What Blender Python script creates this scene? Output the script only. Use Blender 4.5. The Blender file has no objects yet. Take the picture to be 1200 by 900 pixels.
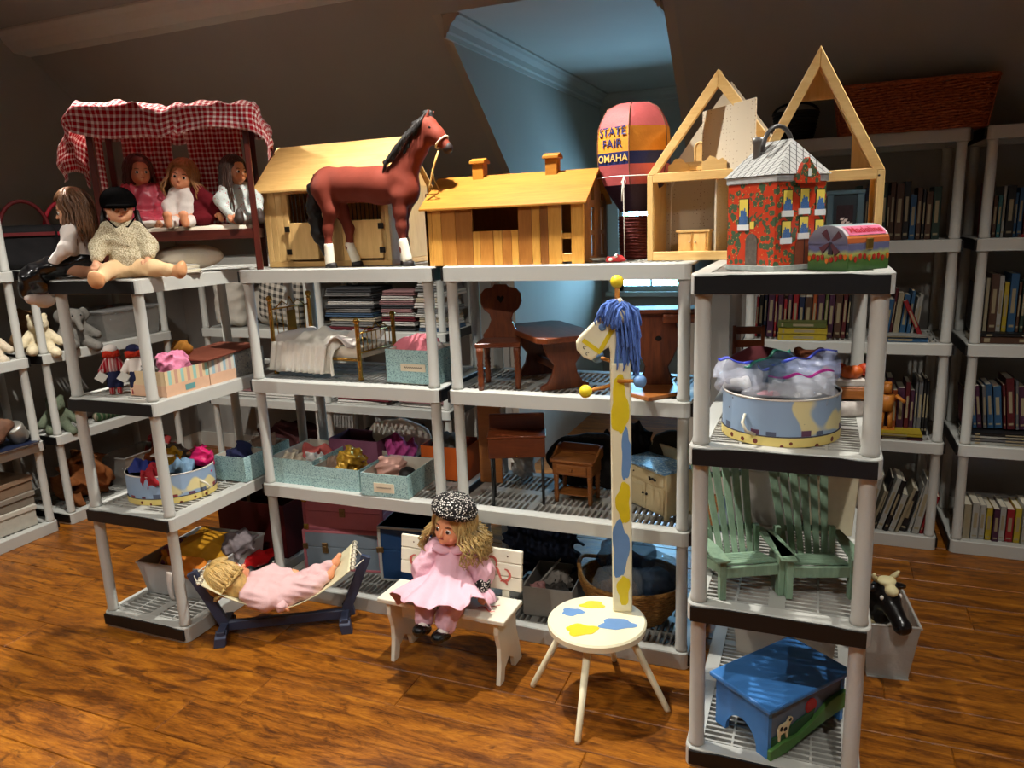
import bpy, bmesh, math, random
import numpy as np
from mathutils import Vector, Matrix, Euler

random.seed(7)
rnd = random.Random(11)
scene = bpy.context.scene
COL = scene.collection
PI = math.pi

# ------------------------------------------------------------------ camera
CAM_H = 1.6203
F_PX = 871.9
cp, sp = math.cos(math.radians(12.2415)), math.sin(math.radians(12.2415))
cy_, sy_ = math.cos(math.radians(22.5296)), math.sin(math.radians(22.5296))
fw = Vector((-sy_ * cp, cy_ * cp, -sp))
rt = Vector((cy_, sy_, 0.0))
up = rt.cross(fw)
cr, sr = math.cos(math.radians(2.3089)), math.sin(math.radians(2.3089))
RX = rt * cr - up * sr
UY = rt * sr + up * cr
cam_data = bpy.data.cameras.new('camera')
cam = bpy.data.objects.new('camera', cam_data)
COL.objects.link(cam)
cam.matrix_world = Matrix(((RX.x, UY.x, -fw.x, 0), (RX.y, UY.y, -fw.y, 0), (RX.z, UY.z, -fw.z, CAM_H), (0, 0, 0, 1)))
cam_data.sensor_fit = 'HORIZONTAL'
cam_data.sensor_width = 36.0
cam_data.lens = F_PX / 1200 * 36.0
cam_data.clip_start = 0.02
scene.camera = cam

# ------------------------------------------------------------------ daylight outside, exposure
world = bpy.data.worlds.new('World')
scene.world = world
world.use_nodes = True
wn = world.node_tree.nodes
wn['Background'].inputs[0].default_value = (0.46, 0.71, 1.0, 1)
wn['Background'].inputs[1].default_value = 55.0
scene.view_settings.view_transform = 'Standard'
scene.view_settings.look = 'None'
scene.view_settings.gamma = 1.0
scene.view_settings.use_curve_mapping = False
scene.view_settings.exposure = 0.34
try:
    scene.cycles.use_denoising = True
    scene.cycles.max_bounces = 7
    scene.cycles.diffuse_bounces = 4
    scene.cycles.transparent_max_bounces = 12
    scene.cycles.caustics_reflective = False
    scene.cycles.caustics_refractive = False
    scene.cycles.sample_clamp_indirect = 6.0
except Exception:
    pass
# recessed ceiling lamps: (x, y, power)
CEIL_Z = 2.82
CANS = [(-2.90, 2.33, 205.0), (-1.20, 2.27, 195.0), (0.50, 2.30, 80.0),
        (-2.90, 0.45, 74.0), (-1.20, 0.45, 66.0), (0.50, 0.45, 66.0)]
CAN_COL = (1.0, 0.965, 0.885)
CAN_SPOT = (math.radians(122), math.radians(150))      # rear row, front row
CAN_BLEND = (0.85, 0.65)
# ------------------------------------------------------------------ helpers
def lin(c):
    out = []
    for v in c[:3]:
        v = v / 255.0
        out.append(v / 12.92 if v <= 0.04045 else ((v + 0.055) / 1.055) ** 2.4)
    return (out[0], out[1], out[2], 1.0)

_mats = {}
class NT:
    """tiny node-graph writer"""
    def __init__(s, name):
        s.m = bpy.data.materials.new(name)
        s.m.use_nodes = True
        s.t = s.m.node_tree
        s.b = s.t.nodes['Principled BSDF']
    def n(s, typ, **kw):
        nd = s.t.nodes.new(typ)
        for k, v in kw.items():
            if k == 'ins':
                for i, val in v.items():
                    if isinstance(val, bpy.types.NodeSocket):
                        s.t.links.new(val, nd.inputs[i])
                    else:
                        nd.inputs[i].default_value = val
            else:
                setattr(nd, k, v)
        return nd
    def link(s, a, b):
        s.t.links.new(a, b)
    def math(s, op, a, b=0.0, c=0.0):
        return s.n('ShaderNodeMath', operation=op, ins={0: a, 1: b, 2: c}).outputs[0]
    def mix(s, f, a, b):
        nd = s.n('ShaderNodeMix', data_type='RGBA')
        for i, v in ((0, f), (6, a), (7, b)):
            if isinstance(v, bpy.types.NodeSocket):
                s.link(v, nd.inputs[i])
            else:
                nd.inputs[i].default_value = v
        return nd.outputs[2]
    def coord(s, which='Object', scale=(1, 1, 1), rnd_off=False):
        tc = s.n('ShaderNodeTexCoord')
        mp = s.n('ShaderNodeMapping', ins={0: tc.outputs[which], 3: scale})
        if rnd_off:
            oi = s.n('ShaderNodeObjectInfo')
            k = s.math('MULTIPLY', oi.outputs['Random'], 37.0)
            cb = s.n('ShaderNodeCombineXYZ', ins={0: k, 1: k, 2: k})
            s.link(cb.outputs[0], mp.inputs[1])
        return mp.outputs[0]
    def noise(s, vec, scale, detail=3.0, rough=0.55, dist=0.0):
        nd = s.n('ShaderNodeTexNoise', ins={'Vector': vec, 'Scale': scale, 'Detail': detail, 'Roughness': rough, 'Distortion': dist})
        return nd.outputs[0]
    def ramp(s, fac, stops, interp='LINEAR'):
        nd = s.n('ShaderNodeValToRGB', ins={0: fac})
        cr_ = nd.color_ramp
        cr_.interpolation = interp
        while len(cr_.elements) < len(stops):
            cr_.elements.new(0.5)
        for e, (p, c) in zip(cr_.elements, stops):
            e.position = p
            e.color = c
        return nd.outputs[0]
    def bump(s, h, strength=0.3, dist=0.01):
        nd = s.n('ShaderNodeBump', ins={'Strength': strength, 'Distance': dist, 'Height': h})
        s.link(nd.outputs[0], s.b.inputs['Normal'])
    def fin(s, base=None, rough=0.6, spec=0.4, metal=0.0):
        if base is not None:
            if isinstance(base, bpy.types.NodeSocket):
                s.link(base, s.b.inputs['Base Color'])
            else:
                s.b.inputs['Base Color'].default_value = base
        if isinstance(rough, bpy.types.NodeSocket):
            s.link(rough, s.b.inputs['Roughness'])
        else:
            s.b.inputs['Roughness'].default_value = rough
        s.b.inputs['Specular IOR Level'].default_value = spec
        s.b.inputs['Metallic'].default_value = metal
        return s.m

def sc(c, k):
    return (min(c[0] * k, 1), min(c[1] * k, 1), min(c[2] * k, 1), 1)

def plain(key, col, rough=0.6, spec=0.35, var=0.10, vs=14.0, bump=0.0, bs=180.0, metal=0.0, sheen=0.0):
    """one colour with soft mottling and optional fine relief"""
    if key in _mats:
        return _mats[key]
    g = NT(key)
    v = g.coord('Object')
    c = lin(col)
    f = g.noise(v, vs)
    base = g.mix(f, sc(c, 1 - var * 1.6), sc(c, 1 + var * 1.6))
    if bump:
        g.bump(g.noise(v, bs, 2.0), bump, 0.004)
    m = g.fin(base, rough, spec, metal)
    if sheen:
        g.b.inputs['Sheen Weight'].default_value = sheen
    _mats[key] = m
    return m

def wood(key, c1, c2, axis='x', scale=9.0, rough=0.45, spec=0.4, stretch=9.0, ring=0.0, bump=0.12, contrast=(0.3, 0.7)):
    """grain running along one object axis, offset for every object"""
    if key in _mats:
        return _mats[key]
    g = NT(key)
    st = {'x': (1, stretch, stretch), 'y': (stretch, 1, stretch), 'z': (stretch, stretch, 1)}[axis]
    v = g.coord('Object', st, True)
    a = g.noise(v, scale * 0.45, 5.0, 0.62, 1.2)
    b = g.noise(v, scale * 2.6, 3.0, 0.7, 0.3)
    f = g.math('ADD', g.math('MULTIPLY', a, 0.7), g.math('MULTIPLY', b, 0.3))
    base = g.ramp(f, [(contrast[0], lin(c1)), (contrast[1], lin(c2))])
    oi = g.n('ShaderNodeObjectInfo')
    hv = g.n('ShaderNodeHueSaturation', ins={2: g.math('ADD', g.math('MULTIPLY', oi.outputs['Random'], 0.30), 0.85), 4: base})
    if bump:
        g.bump(b, bump, 0.003)
    m = g.fin(hv.outputs[0], rough, spec)
    _mats[key] = m
    return m

def floral(key, ground, motif, motif2=None, scale=60.0, rough=0.75, thr=0.34, line=True):
    """small all-over print on paper or cloth"""
    if key in _mats:
        return _mats[key]
    g = NT(key)
    v = g.coord('Object')
    vo = g.n('ShaderNodeTexVoronoi', ins={'Vector': v, 'Scale': scale, 'Randomness': 0.8})
    d = g.math('LESS_THAN', vo.outputs['Distance'], thr)
    base = g.mix(d, lin(ground), lin(motif))
    if motif2:
        vo2 = g.n('ShaderNodeTexVoronoi', ins={'Vector': v, 'Scale': scale * 1.7, 'Randomness': 1.0})
        d2 = g.math('LESS_THAN', vo2.outputs['Distance'], thr * 0.7)
        base = g.mix(d2, base, lin(motif2))
    if line:
        nz = g.noise(v, scale * 0.9, 2.0, 0.5, 1.5)
        band = g.math('LESS_THAN', g.math('ABSOLUTE', g.math('SUBTRACT', nz, 0.5)), 0.025)
        base = g.mix(band, base, lin(motif))
    m = g.fin(base, rough, 0.25)
    _mats[key] = m
    return m

def gingham(key, a, b, cell=0.02, coord='UV', rough=0.85):
    """woven check"""
    if key in _mats:
        return _mats[key]
    g = NT(key)
    tc = g.n('ShaderNodeTexCoord')
    sp_ = g.n('ShaderNodeSeparateXYZ', ins={0: tc.outputs[coord]})
    def stripe(o):
        q = g.math('FRACT', g.math('DIVIDE', o, cell))
        return g.math('GREATER_THAN', q, 0.42)
    s1, s2 = stripe(sp_.outputs[0]), stripe(sp_.outputs[1])
    f = g.math('MULTIPLY', g.math('ADD', s1, s2), 0.5)
    la, lb = lin(a), lin(b)
    mid = tuple(.32 * la[i] + .68 * lb[i] for i in range(3)) + (1,)
    base = g.ramp(f, [(0.0, la), (0.25, mid), (0.75, lb)], 'CONSTANT')
    m = g.fin(base, rough, 0.15)
    tl = g.n('ShaderNodeBsdfTranslucent', ins={0: base})
    mx = g.n('ShaderNodeMixShader', ins={0: 0.5, 1: g.b.outputs[0], 2: tl.outputs[0]})
    g.link(mx.outputs[0], [n for n in g.t.nodes if n.type == 'OUTPUT_MATERIAL'][0].inputs[0])
    _mats[key] = m
    return m

def stripes(key, cols, width, axis=0, coord='Object', rough=0.7):
    if key in _mats:
        return _mats[key]
    g = NT(key)
    tc = g.n('ShaderNodeTexCoord')
    sp_ = g.n('ShaderNodeSeparateXYZ', ins={0: tc.outputs[coord]})
    q = g.math('FRACT', g.math('DIVIDE', sp_.outputs[axis], width * len(cols)))
    base = g.ramp(q, [(i / len(cols), lin(c)) for i, c in enumerate(cols)], 'CONSTANT')
    m = g.fin(base, rough, 0.3)
    _mats[key] = m
    return m

def film(key, tint, alpha=0.35, rough=0.12):
    """thin clear plastic"""
    if key in _mats:
        return _mats[key]
    g = NT(key)
    v = g.coord('Object')
    c = lin(tint)
    g.bump(g.noise(v, 35.0, 3.0, 0.6, 1.0), 0.5, 0.01)
    m = g.fin(c, rough, 0.6)
    g.b.inputs['Alpha'].default_value = alpha
    _mats[key] = m
    return m

def glass(key, tint=(215, 235, 240)):
    if key in _mats:
        return _mats[key]
    g = NT(key)
    g.n('ShaderNodeTexCoord')
    tr = g.n('ShaderNodeBsdfTransparent', ins={0: lin(tint)})
    gl = g.n('ShaderNodeBsdfGlossy', ins={0: (1, 1, 1, 1), 1: 0.03})
    fr = g.n('ShaderNodeFresnel', ins={0: 1.45})
    mx = g.n('ShaderNodeMixShader', ins={0: fr.outputs[0], 1: tr.outputs[0], 2: gl.outputs[0]})
    out = [n for n in g.t.nodes if n.type == 'OUTPUT_MATERIAL'][0]
    g.link(mx.outputs[0], out.inputs[0])
    _mats[key] = g.m
    return g.m

# ---- mesh building
class MB:
    def __init__(s):
        s.v, s.f, s.uv, s.mi = [], [], {}, []
        s.cur = 0
    def add(s, vs, fs, xf=None):
        o = len(s.v)
        for p in vs:
            p = Vector(p)
            s.v.append(xf @ p if xf is not None else p)
        for f in fs:
            s.f.append(tuple(i + o for i in f))
            s.mi.append(s.cur)
        return s
    def box(s, x0, x1, y0, y1, z0, z1, xf=None):
        vs = [(x, y, z) for z in (z0, z1) for y in (y0, y1) for x in (x0, x1)]
        return s.add(vs, [(0, 2, 3, 1), (4, 5, 7, 6), (0, 1, 5, 4), (2, 6, 7, 3), (0, 4, 6, 2), (1, 3, 7, 5)], xf)
    def cbox(s, c, d, xf=None):
        return s.box(c[0] - d[0] / 2, c[0] + d[0] / 2, c[1] - d[1] / 2, c[1] + d[1] / 2, c[2] - d[2] / 2, c[2] + d[2] / 2, xf)
    def hexa(s, bot, top):
        """8-corner block from two quads (same winding)"""
        return s.add(list(bot) + list(top), [(3, 2, 1, 0), (4, 5, 6, 7), (0, 1, 5, 4), (1, 2, 6, 5), (2, 3, 7, 6), (3, 0, 4, 7)])
    def bar(s, p0, p1, w, h, upv=(0, 0, 1)):
        """rectangular stick between two points"""
        p0, p1 = Vector(p0), Vector(p1)
        d = (p1 - p0).normalized()
        u = Vector(upv)
        if abs(d.dot(u)) > 0.98:
            u = Vector((0, 1, 0))
        a = d.cross(u).normalized() * (w / 2)
        b = a.cross(d).normalized() * (h / 2)
        return s.hexa([p0 - a - b, p0 + a - b, p0 + a + b, p0 - a + b], [p1 - a - b, p1 + a - b, p1 + a + b, p1 - a + b])
    def cyl(s, p0, p1, r0, r1=None, n=12):
        return s.tube([p0, p1], [r0, r0 if r1 is None else r1], n)
    def tube(s, pts, r, n=8, closed=False, caps=True):
        pts = [Vector(p) for p in pts]
        m = len(pts)
        rs = r if isinstance(r, (list, tuple)) else [r] * m
        o = len(s.v)
        prev = None
        for i, p in enumerate(pts):
            if closed:
                d = pts[(i + 1) % m] - pts[i - 1]
            else:
                d = pts[min(i + 1, m - 1)] - pts[max(i - 1, 0)]
            d = d.normalized() if d.length > 1e-9 else Vector((0, 0, 1))
            if prev is None:
                a = d.orthogonal().normalized()
            else:
                a = prev - d * prev.dot(d)
                a = a.normalized() if a.length > 1e-6 else d.orthogonal().normalized()
            prev = a
            b = d.cross(a)
            for k in range(n):
                t = 2 * PI * k / n
                s.v.append(p + (a * math.cos(t) + b * math.sin(t)) * rs[i])
        segs = m if closed else m - 1
        for i in range(segs):
            j = (i + 1) % m
            for k in range(n):
                l = (k + 1) % n
                s.f.append((o + i * n + k, o + i * n + l, o + j * n + l, o + j * n + k))
                s.mi.append(s.cur)
        if caps and not closed:
            s.f.append(tuple(o + k for k in reversed(range(n)))); s.mi.append(s.cur)
            s.f.append(tuple(o + (m - 1) * n + k for k in range(n))); s.mi.append(s.cur)
        return s
    def lathe(s, prof, n=24, c=(0, 0, 0), xf=None, sx=1.0, sy=1.0):
        o = len(s.v)
        for r, z in prof:
            for k in range(n):
                t = 2 * PI * k / n
                p = Vector((c[0] + r * sx * math.cos(t), c[1] + r * sy * math.sin(t), c[2] + z))
                s.v.append(xf @ p if xf is not None else p)
        for i in range(len(prof) - 1):
            for k in range(n):
                l = (k + 1) % n
                s.f.append((o + i * n + k, o + i * n + l, o + (i + 1) * n + l, o + (i + 1) * n + k)); s.mi.append(s.cur)
        if prof[0][0] > 1e-6:
            s.f.append(tuple(o + k for k in reversed(range(n)))); s.mi.append(s.cur)
        if prof[-1][0] > 1e-6:
            s.f.append(tuple(o + (len(prof) - 1) * n + k for k in range(n))); s.mi.append(s.cur)
        return s
    def prism(s, poly, a0, a1, plane='xz', xf=None):
        """extrude a 2-D outline; plane names the outline's axes"""
        def P(p, a):
            return {'xz': (p[0], a, p[1]), 'yz': (a, p[0], p[1]), 'xy': (p[0], p[1], a)}[plane]
        n = len(poly)
        vs = [P(p, a0) for p in poly] + [P(p, a1) for p in poly]
        fs = [tuple(range(n)), tuple(reversed(range(n, 2 * n)))]
        fs += [(i, i + n, (i + 1) % n + n, (i + 1) % n) for i in range(n)]
        return s.add(vs, fs, xf)
    def ell(s, c, r, nu=16, nv=10, xf=None):
        prof = []
        o = len(s.v)
        for j in range(nv + 1):
            a = PI * j / nv
            for k in range(nu):
                t = 2 * PI * k / nu
                p = Vector((c[0] + r[0] * math.sin(a) * math.cos(t), c[1] + r[1] * math.sin(a) * math.sin(t), c[2] - r[2] * math.cos(a)))
                s.v.append(xf @ p if xf is not None else p)
        for j in range(nv):
            for k in range(nu):
                l = (k + 1) % nu
                s.f.append((o + j * nu + k, o + j * nu + l, o + (j + 1) * nu + l, o + (j + 1) * nu + k)); s.mi.append(s.cur)
        return s
    def sheet(s, fn, nu, nv, uvs=(1.0, 1.0), thick=0.0):
        """surface fn(u,v) with u,v in 0..1; thick>0 closes it into a slab"""
        o = len(s.v)
        P = [[Vector(fn(i / nu, j / nv)) for i in range(nu + 1)] for j in range(nv + 1)]
        for j in range(nv + 1):
            for i in range(nu + 1):
                s.v.append(P[j][i]); s.uv[len(s.v) - 1] = (i / nu * uvs[0], j / nv * uvs[1])
        w = nu + 1
        for j in range(nv):
            for i in range(nu):
                s.f.append((o + j * w + i, o + j * w + i + 1, o + (j + 1) * w + i + 1, o + (j + 1) * w + i)); s.mi.append(s.cur)
        if thick:
            o2 = len(s.v)
            for j in range(nv + 1):
                for i in range(nu + 1):
                    a = P[j][min(i + 1, nu)] - P[j][max(i - 1, 0)]
                    b = P[min(j + 1, nv)][i] - P[max(j - 1, 0)][i]
                    nn = a.cross(b)
                    nn = nn.normalized() if nn.length > 1e-12 else Vector((0, 0, 1))
                    s.v.append(P[j][i] - nn * thick); s.uv[len(s.v) - 1] = (i / nu * uvs[0], j / nv * uvs[1])
            for j in range(nv):
                for i in range(nu):
                    s.f.append((o2 + (j + 1) * w + i, o2 + (j + 1) * w + i + 1, o2 + j * w + i + 1, o2 + j * w + i)); s.mi.append(s.cur)
            rim = [(0, i, 0, i + 1) for i in range(nu)] + [(nv, i + 1, nv, i) for i in range(nu)]
            rim += [(j + 1, 0, j, 0) for j in range(nv)] + [(j, nu, j + 1, nu) for j in range(nv)]
            for j0, i0, j1, i1 in rim:
                a, b = j0 * w + i0, j1 * w + i1
                s.f.append((o + b, o + a, o2 + a, o2 + b)); s.mi.append(s.cur)
        return s
    def mesh(s, name):
        me = bpy.data.meshes.new(name)
        me.from_pydata([tuple(p) for p in s.v], [], s.f)
        if s.uv:
            ul = me.uv_layers.new(name='UVMap')
            idx = np.zeros(len(me.loops), dtype=np.int32)
            me.loops.foreach_get('vertex_index', idx)
            tab = np.zeros((len(s.v), 2), dtype=np.float32)
            for k, q in s.uv.items():
                tab[k] = q
            ul.data.foreach_set('uv', tab[idx].ravel())
        if any(s.mi):
            me.polygons.foreach_set('material_index', s.mi)
        me.update()
        return me
    def build(s, name, mat, parent=None, smooth=False, bevel=0.0, seg=1, kind=None, label=None):
        bmx = bmesh.new()
        me = s.mesh(name)
        bmx.from_mesh(me)
        bmesh.ops.recalc_face_normals(bmx, faces=bmx.faces)
        bmx.to_mesh(me)
        bmx.free()
        return link(name, me, mat, parent, smooth, bevel, seg, kind, label)

def link(name, me, mat, parent=None, smooth=False, bevel=0.0, seg=1, kind=None, label=None):
    for m in (mat if isinstance(mat, (list, tuple)) else [mat]):
        me.materials.append(m)
    o = bpy.data.objects.new(name, me)
    COL.objects.link(o)
    if parent is not None:
        o.parent = parent
    if smooth:
        me.polygons.foreach_set('use_smooth', [True] * len(me.polygons))
        if smooth == 'auto':
            try:
                me.set_sharp_from_angle(angle=math.radians(40))
            except Exception:
                pass
    if bevel:
        md = o.modifiers.new('bevel', 'BEVEL')
        md.width = bevel; md.segments = seg; md.limit_method = 'ANGLE'; md.angle_limit = math.radians(40)
    if kind:
        o['kind'] = kind
    if label:
        o['label'] = label
    return o

def inst(name, me, parent=None, loc=(0, 0, 0), rot=(0, 0, 0), scale=(1, 1, 1), label=None, kind=None):
    """another object on shared mesh data"""
    o = bpy.data.objects.new(name, me)
    COL.objects.link(o)
    o.parent = parent
    o.location = loc
    o.rotation_euler = rot
    o.scale = scale
    if label: o['label'] = label
    if kind: o['kind'] = kind
    return o

def thing(name, label, cat, loc=(0, 0, 0), rz=0.0, group=None, rot=None, scale=None):
    o = bpy.data.objects.new(name, None)
    o.empty_display_size = 0.05
    COL.objects.link(o)
    o.location = loc
    o.rotation_euler = rot if rot else (0, 0, rz)
    if scale: o.scale = scale
    o['label'] = label; o['category'] = cat
    if group: o['group'] = group
    return o

def tag(o, label, cat, group=None):
    o['label'] = label; o['category'] = cat
    if group: o['group'] = group
    return o

def struct(o):
    o['kind'] = 'structure'
    return o

def copy_tree(o, parent=None):
    c = o.copy(); COL.objects.link(c); c.parent = parent
    for ch in list(o.children):
        copy_tree(ch, c)
    return c

# ---- soft bodies: signed-distance primitives blended and meshed
def caps(a, b, ra, rb=None):
    return ('c', np.array(a, float), np.array(b, float), ra, ra if rb is None else rb)
def elli(c, r, rot=None):
    R = None if rot is None else np.array(Euler(rot).to_matrix().transposed(), float)
    return ('e', np.array(c, float), np.array(r, float), R)
def rbox(c, h, r=0.01, rot=None):
    R = None if rot is None else np.array(Euler(rot).to_matrix().transposed(), float)
    return ('b', np.array(c, float), np.array(h, float), r, R)

def _dist(P, p):
    if p[0] == 'c':
        _, a, b, ra, rb = p
        ba = b - a
        h = np.clip(((P - a) @ ba) / max(ba @ ba, 1e-9), 0, 1)
        return np.linalg.norm(P - a - h[..., None] * ba, axis=-1) - (ra + (rb - ra) * h)
    if p[0] == 'e':
        q = P - p[1]
        if p[3] is not None:
            q = q @ p[3].T
        k0 = np.linalg.norm(q / p[2], axis=-1)
        k1 = np.linalg.norm(q / (p[2] ** 2), axis=-1)
        return k0 * (k0 - 1.0) / np.maximum(k1, 1e-6)
    if p[0] == 'b':
        q = P - p[1]
        if p[4] is not None:
            q = q @ p[4].T
        q = np.abs(q) - (p[2] - p[3])
        return np.linalg.norm(np.maximum(q, 0), axis=-1) + np.minimum(q.max(-1), 0) - p[3]

def _bb(p):
    if p[0] == 'c':
        r = max(p[3], p[4])
        return np.minimum(p[1], p[2]) - r, np.maximum(p[1], p[2]) + r
    r = p[2] if p[3 if p[0] == 'e' else 4] is None else np.full(3, np.linalg.norm(p[2]))
    return p[1] - r, p[1] + r

def soft(prims, vox, k=0.02, cut=(), warp=None, xf=None):
    """mesh of the smooth union of prims (minus cut); warp(P) adds folds"""
    bbs = [_bb(p) for p in prims]
    lo = np.min([b[0] for b in bbs], 0) - 3 * vox - k * 0.3
    hi = np.max([b[1] for b in bbs], 0) + 3 * vox + k * 0.3
    n = np.maximum(np.ceil((hi - lo) / vox).astype(int) + 1, 4)
    if n.prod() > 900000:
        s_ = (n.prod() / 900000) ** (1 / 3)
        vox *= s_
        n = np.maximum(np.ceil((hi - lo) / vox).astype(int) + 1, 4)
    ax = [lo[i] + vox * np.arange(n[i]) for i in range(3)]
    P = np.stack(np.meshgrid(*ax, indexing='ij'), -1)
    D = None
    for p in prims:
        d = _dist(P, p)
        if D is None:
            D = d
        else:
            h = np.maximum(k - np.abs(D - d), 0) / k
            D = np.minimum(D, d) - h * h * k * 0.25
    for p in cut:
        D = np.maximum(D, -_dist(P, p))
    if warp is not None:
        D = D + warp(P)
    return nets(D, lo, vox, xf)

def nets(D, lo, vox, xf=None):
    S = D < 0
    c = [S[a:S.shape[0] - 1 + a, b:S.shape[1] - 1 + b, e:S.shape[2] - 1 + e] for a in (0, 1) for b in (0, 1) for e in (0, 1)]
    cnt = sum(x.astype(np.int8) for x in c)
    act = (cnt > 0) & (cnt < 8)
    idx = np.argwhere(act)
    num = -np.ones(act.shape, dtype=np.int64)
    num[act] = np.arange(len(idx))
    corners = [(a, b, e) for a in (0, 1) for b in (0, 1) for e in (0, 1)]
    val = np.stack([D[idx[:, 0] + a, idx[:, 1] + b, idx[:, 2] + e] for a, b, e in corners], 1)
    acc = np.zeros((len(idx), 3)); w = np.zeros(len(idx))
    for i, ca in enumerate(corners):
        for j, cb in enumerate(corners):
            if j <= i or sum(abs(ca[q] - cb[q]) for q in range(3)) != 1:
                continue
            va, vb = val[:, i], val[:, j]
            m = (va < 0) != (vb < 0)
            t = np.where(m, va / np.where(np.abs(va - vb) < 1e-12, 1e-12, va - vb), 0)
            p = np.array(ca)[None] + t[:, None] * (np.array(cb) - np.array(ca))[None]
            acc += np.where(m[:, None], p, 0); w += m
    V = lo + vox * (idx + acc / np.maximum(w, 1)[:, None])
    F = []
    for axn in range(3):
        o = [q for q in range(3) if q != axn]
        sl0 = [slice(None)] * 3; sl1 = [slice(None)] * 3
        sl0[axn] = slice(0, -1); sl1[axn] = slice(1, None)
        e = S[tuple(sl0)] != S[tuple(sl1)]
        pos = np.argwhere(e)
        ok = (pos[:, o[0]] > 0) & (pos[:, o[1]] > 0) & (pos[:, o[0]] < S.shape[o[0]] - 1) & (pos[:, o[1]] < S.shape[o[1]] - 1)
        pos = pos[ok]
        ins_ = S[pos[:, 0], pos[:, 1], pos[:, 2]]
        q = []
        for da, db in ((-1, -1), (0, -1), (0, 0), (-1, 0)):
            pp = pos.copy(); pp[:, o[0]] += da; pp[:, o[1]] += db
            q.append(num[pp[:, 0], pp[:, 1], pp[:, 2]])
        q = np.stack(q, 1)
        flip = ins_ if axn != 1 else ~ins_
        q = np.where(flip[:, None], q, q[:, ::-1])
        F.append(q)
    F = np.concatenate(F)
    F = F[(F >= 0).all(1)]
    me = bpy.data.meshes.new('soft')
    me.vertices.add(len(V)); me.vertices.foreach_set('co', V.astype(np.float32).ravel())
    me.loops.add(len(F) * 4); me.loops.foreach_set('vertex_index', F.astype(np.int32).ravel())
    me.polygons.add(len(F)); me.polygons.foreach_set('loop_start', np.arange(0, len(F) * 4, 4, dtype=np.int32))
    me.polygons.foreach_set('use_smooth', np.ones(len(F), dtype=bool))
    me.update(calc_edges=True); me.validate()
    if xf is not None:
        me.transform(xf)
    return me

def sob(name, prims, mat, parent, vox=0.006, k=0.02, cut=(), warp=None, kind=None, label=None):
    me = soft(prims, vox, k, cut, warp)
    return link(name, me, mat, parent, True, 0, 1, kind, label)

def folds(amp, fx, fy, fz, seed=0.0):
    return crumple(amp * 3.0, (fx + fy + fz) / 3 * .62, seed)

def aim(d, crown):
    """Euler turning a face (-Y) toward d with its crown (Z) toward crown"""
    y = -Vector(d).normalized(); z = Vector(crown); z = (z - y * z.dot(y)).normalized(); x = y.cross(z)
    return tuple(Matrix((x, y, z)).transposed().to_euler())

def crumple(amp, freq, seed=0.0):
    """ridged creases running in random directions"""
    rr = random.Random(int(seed * 1000) + 5)
    ds = [(np.array(Vector((rr.gauss(0, 1), rr.gauss(0, 1), rr.gauss(0, 1))).normalized()), rr.uniform(0, 6), freq * rr.uniform(.6, 1.7)) for _ in range(6)]
    def w(P):
        o = 0
        for i, (d, ph, f) in enumerate(ds):
            q = P @ d
            o = o + np.abs(np.sin(f * q + ph + 1.2 * np.sin(f * .45 * (P @ ds[i - 1][0]) + ph * 2)))
        return amp * (o / 3.0 - 1.25)
    return w

def text_mesh(s, size=1.0, bold=False, extrude=0.0):
    """flat lettering as a mesh, centred on the origin in the xy plane"""
    cu = bpy.data.curves.new('lettering', 'FONT')
    cu.body = s; cu.size = size; cu.align_x = 'CENTER'; cu.align_y = 'CENTER'
    cu.extrude = extrude
    if bold:
        cu.offset = size * 0.015
    ob = bpy.data.objects.new('lettering', cu)
    COL.objects.link(ob)
    dg = bpy.context.evaluated_depsgraph_get()
    me = bpy.data.meshes.new_from_object(ob.evaluated_get(dg))
    bpy.data.objects.remove(ob); bpy.data.curves.remove(cu)
    return me

def lettering(name, s, size, mat, parent, xf, bold=True, warp=None, label=None):
    me = text_mesh(s, size, bold)
    if warp:
        bm_ = bmesh.new(); bm_.from_mesh(me)
        bmesh.ops.triangulate(bm_, faces=bm_.faces)
        bmesh.ops.subdivide_edges(bm_, edges=[e for e in bm_.edges if e.calc_length() > size * 0.25], cuts=1)
        for v in bm_.verts:
            v.co = warp(v.co)
        bm_.to_mesh(me); bm_.free()
    else:
        me.transform(xf)
    me.materials.clear()
    return link(name, me, mat, parent, False, 0, 1, None, label)
# ------------------------------------------------------------------ the room
XL, XR, YB, YK = -4.47, 2.70, -2.60, 4.31
KZ, SLO = 1.92, 0.86
YC = YK - (CEIL_Z - KZ) / SLO            # where the slope meets the flat ceiling
DX0, DX1, DY, DZ = -1.746, -0.690, 6.35, 2.62
YD = YK - (DZ - KZ) / SLO

m_wall = plain('wall_paint', (158, 154, 148), 0.85, 0.2, 0.04, 3.0, 0.05, 60)
m_dorm = plain('dormer_paint', (168, 158, 146), 0.8, 0.2, 0.03, 3.0, 0.05, 60)
m_trim = plain('trim_paint', (205, 200, 190), 0.45, 0.4, 0.03)

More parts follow.
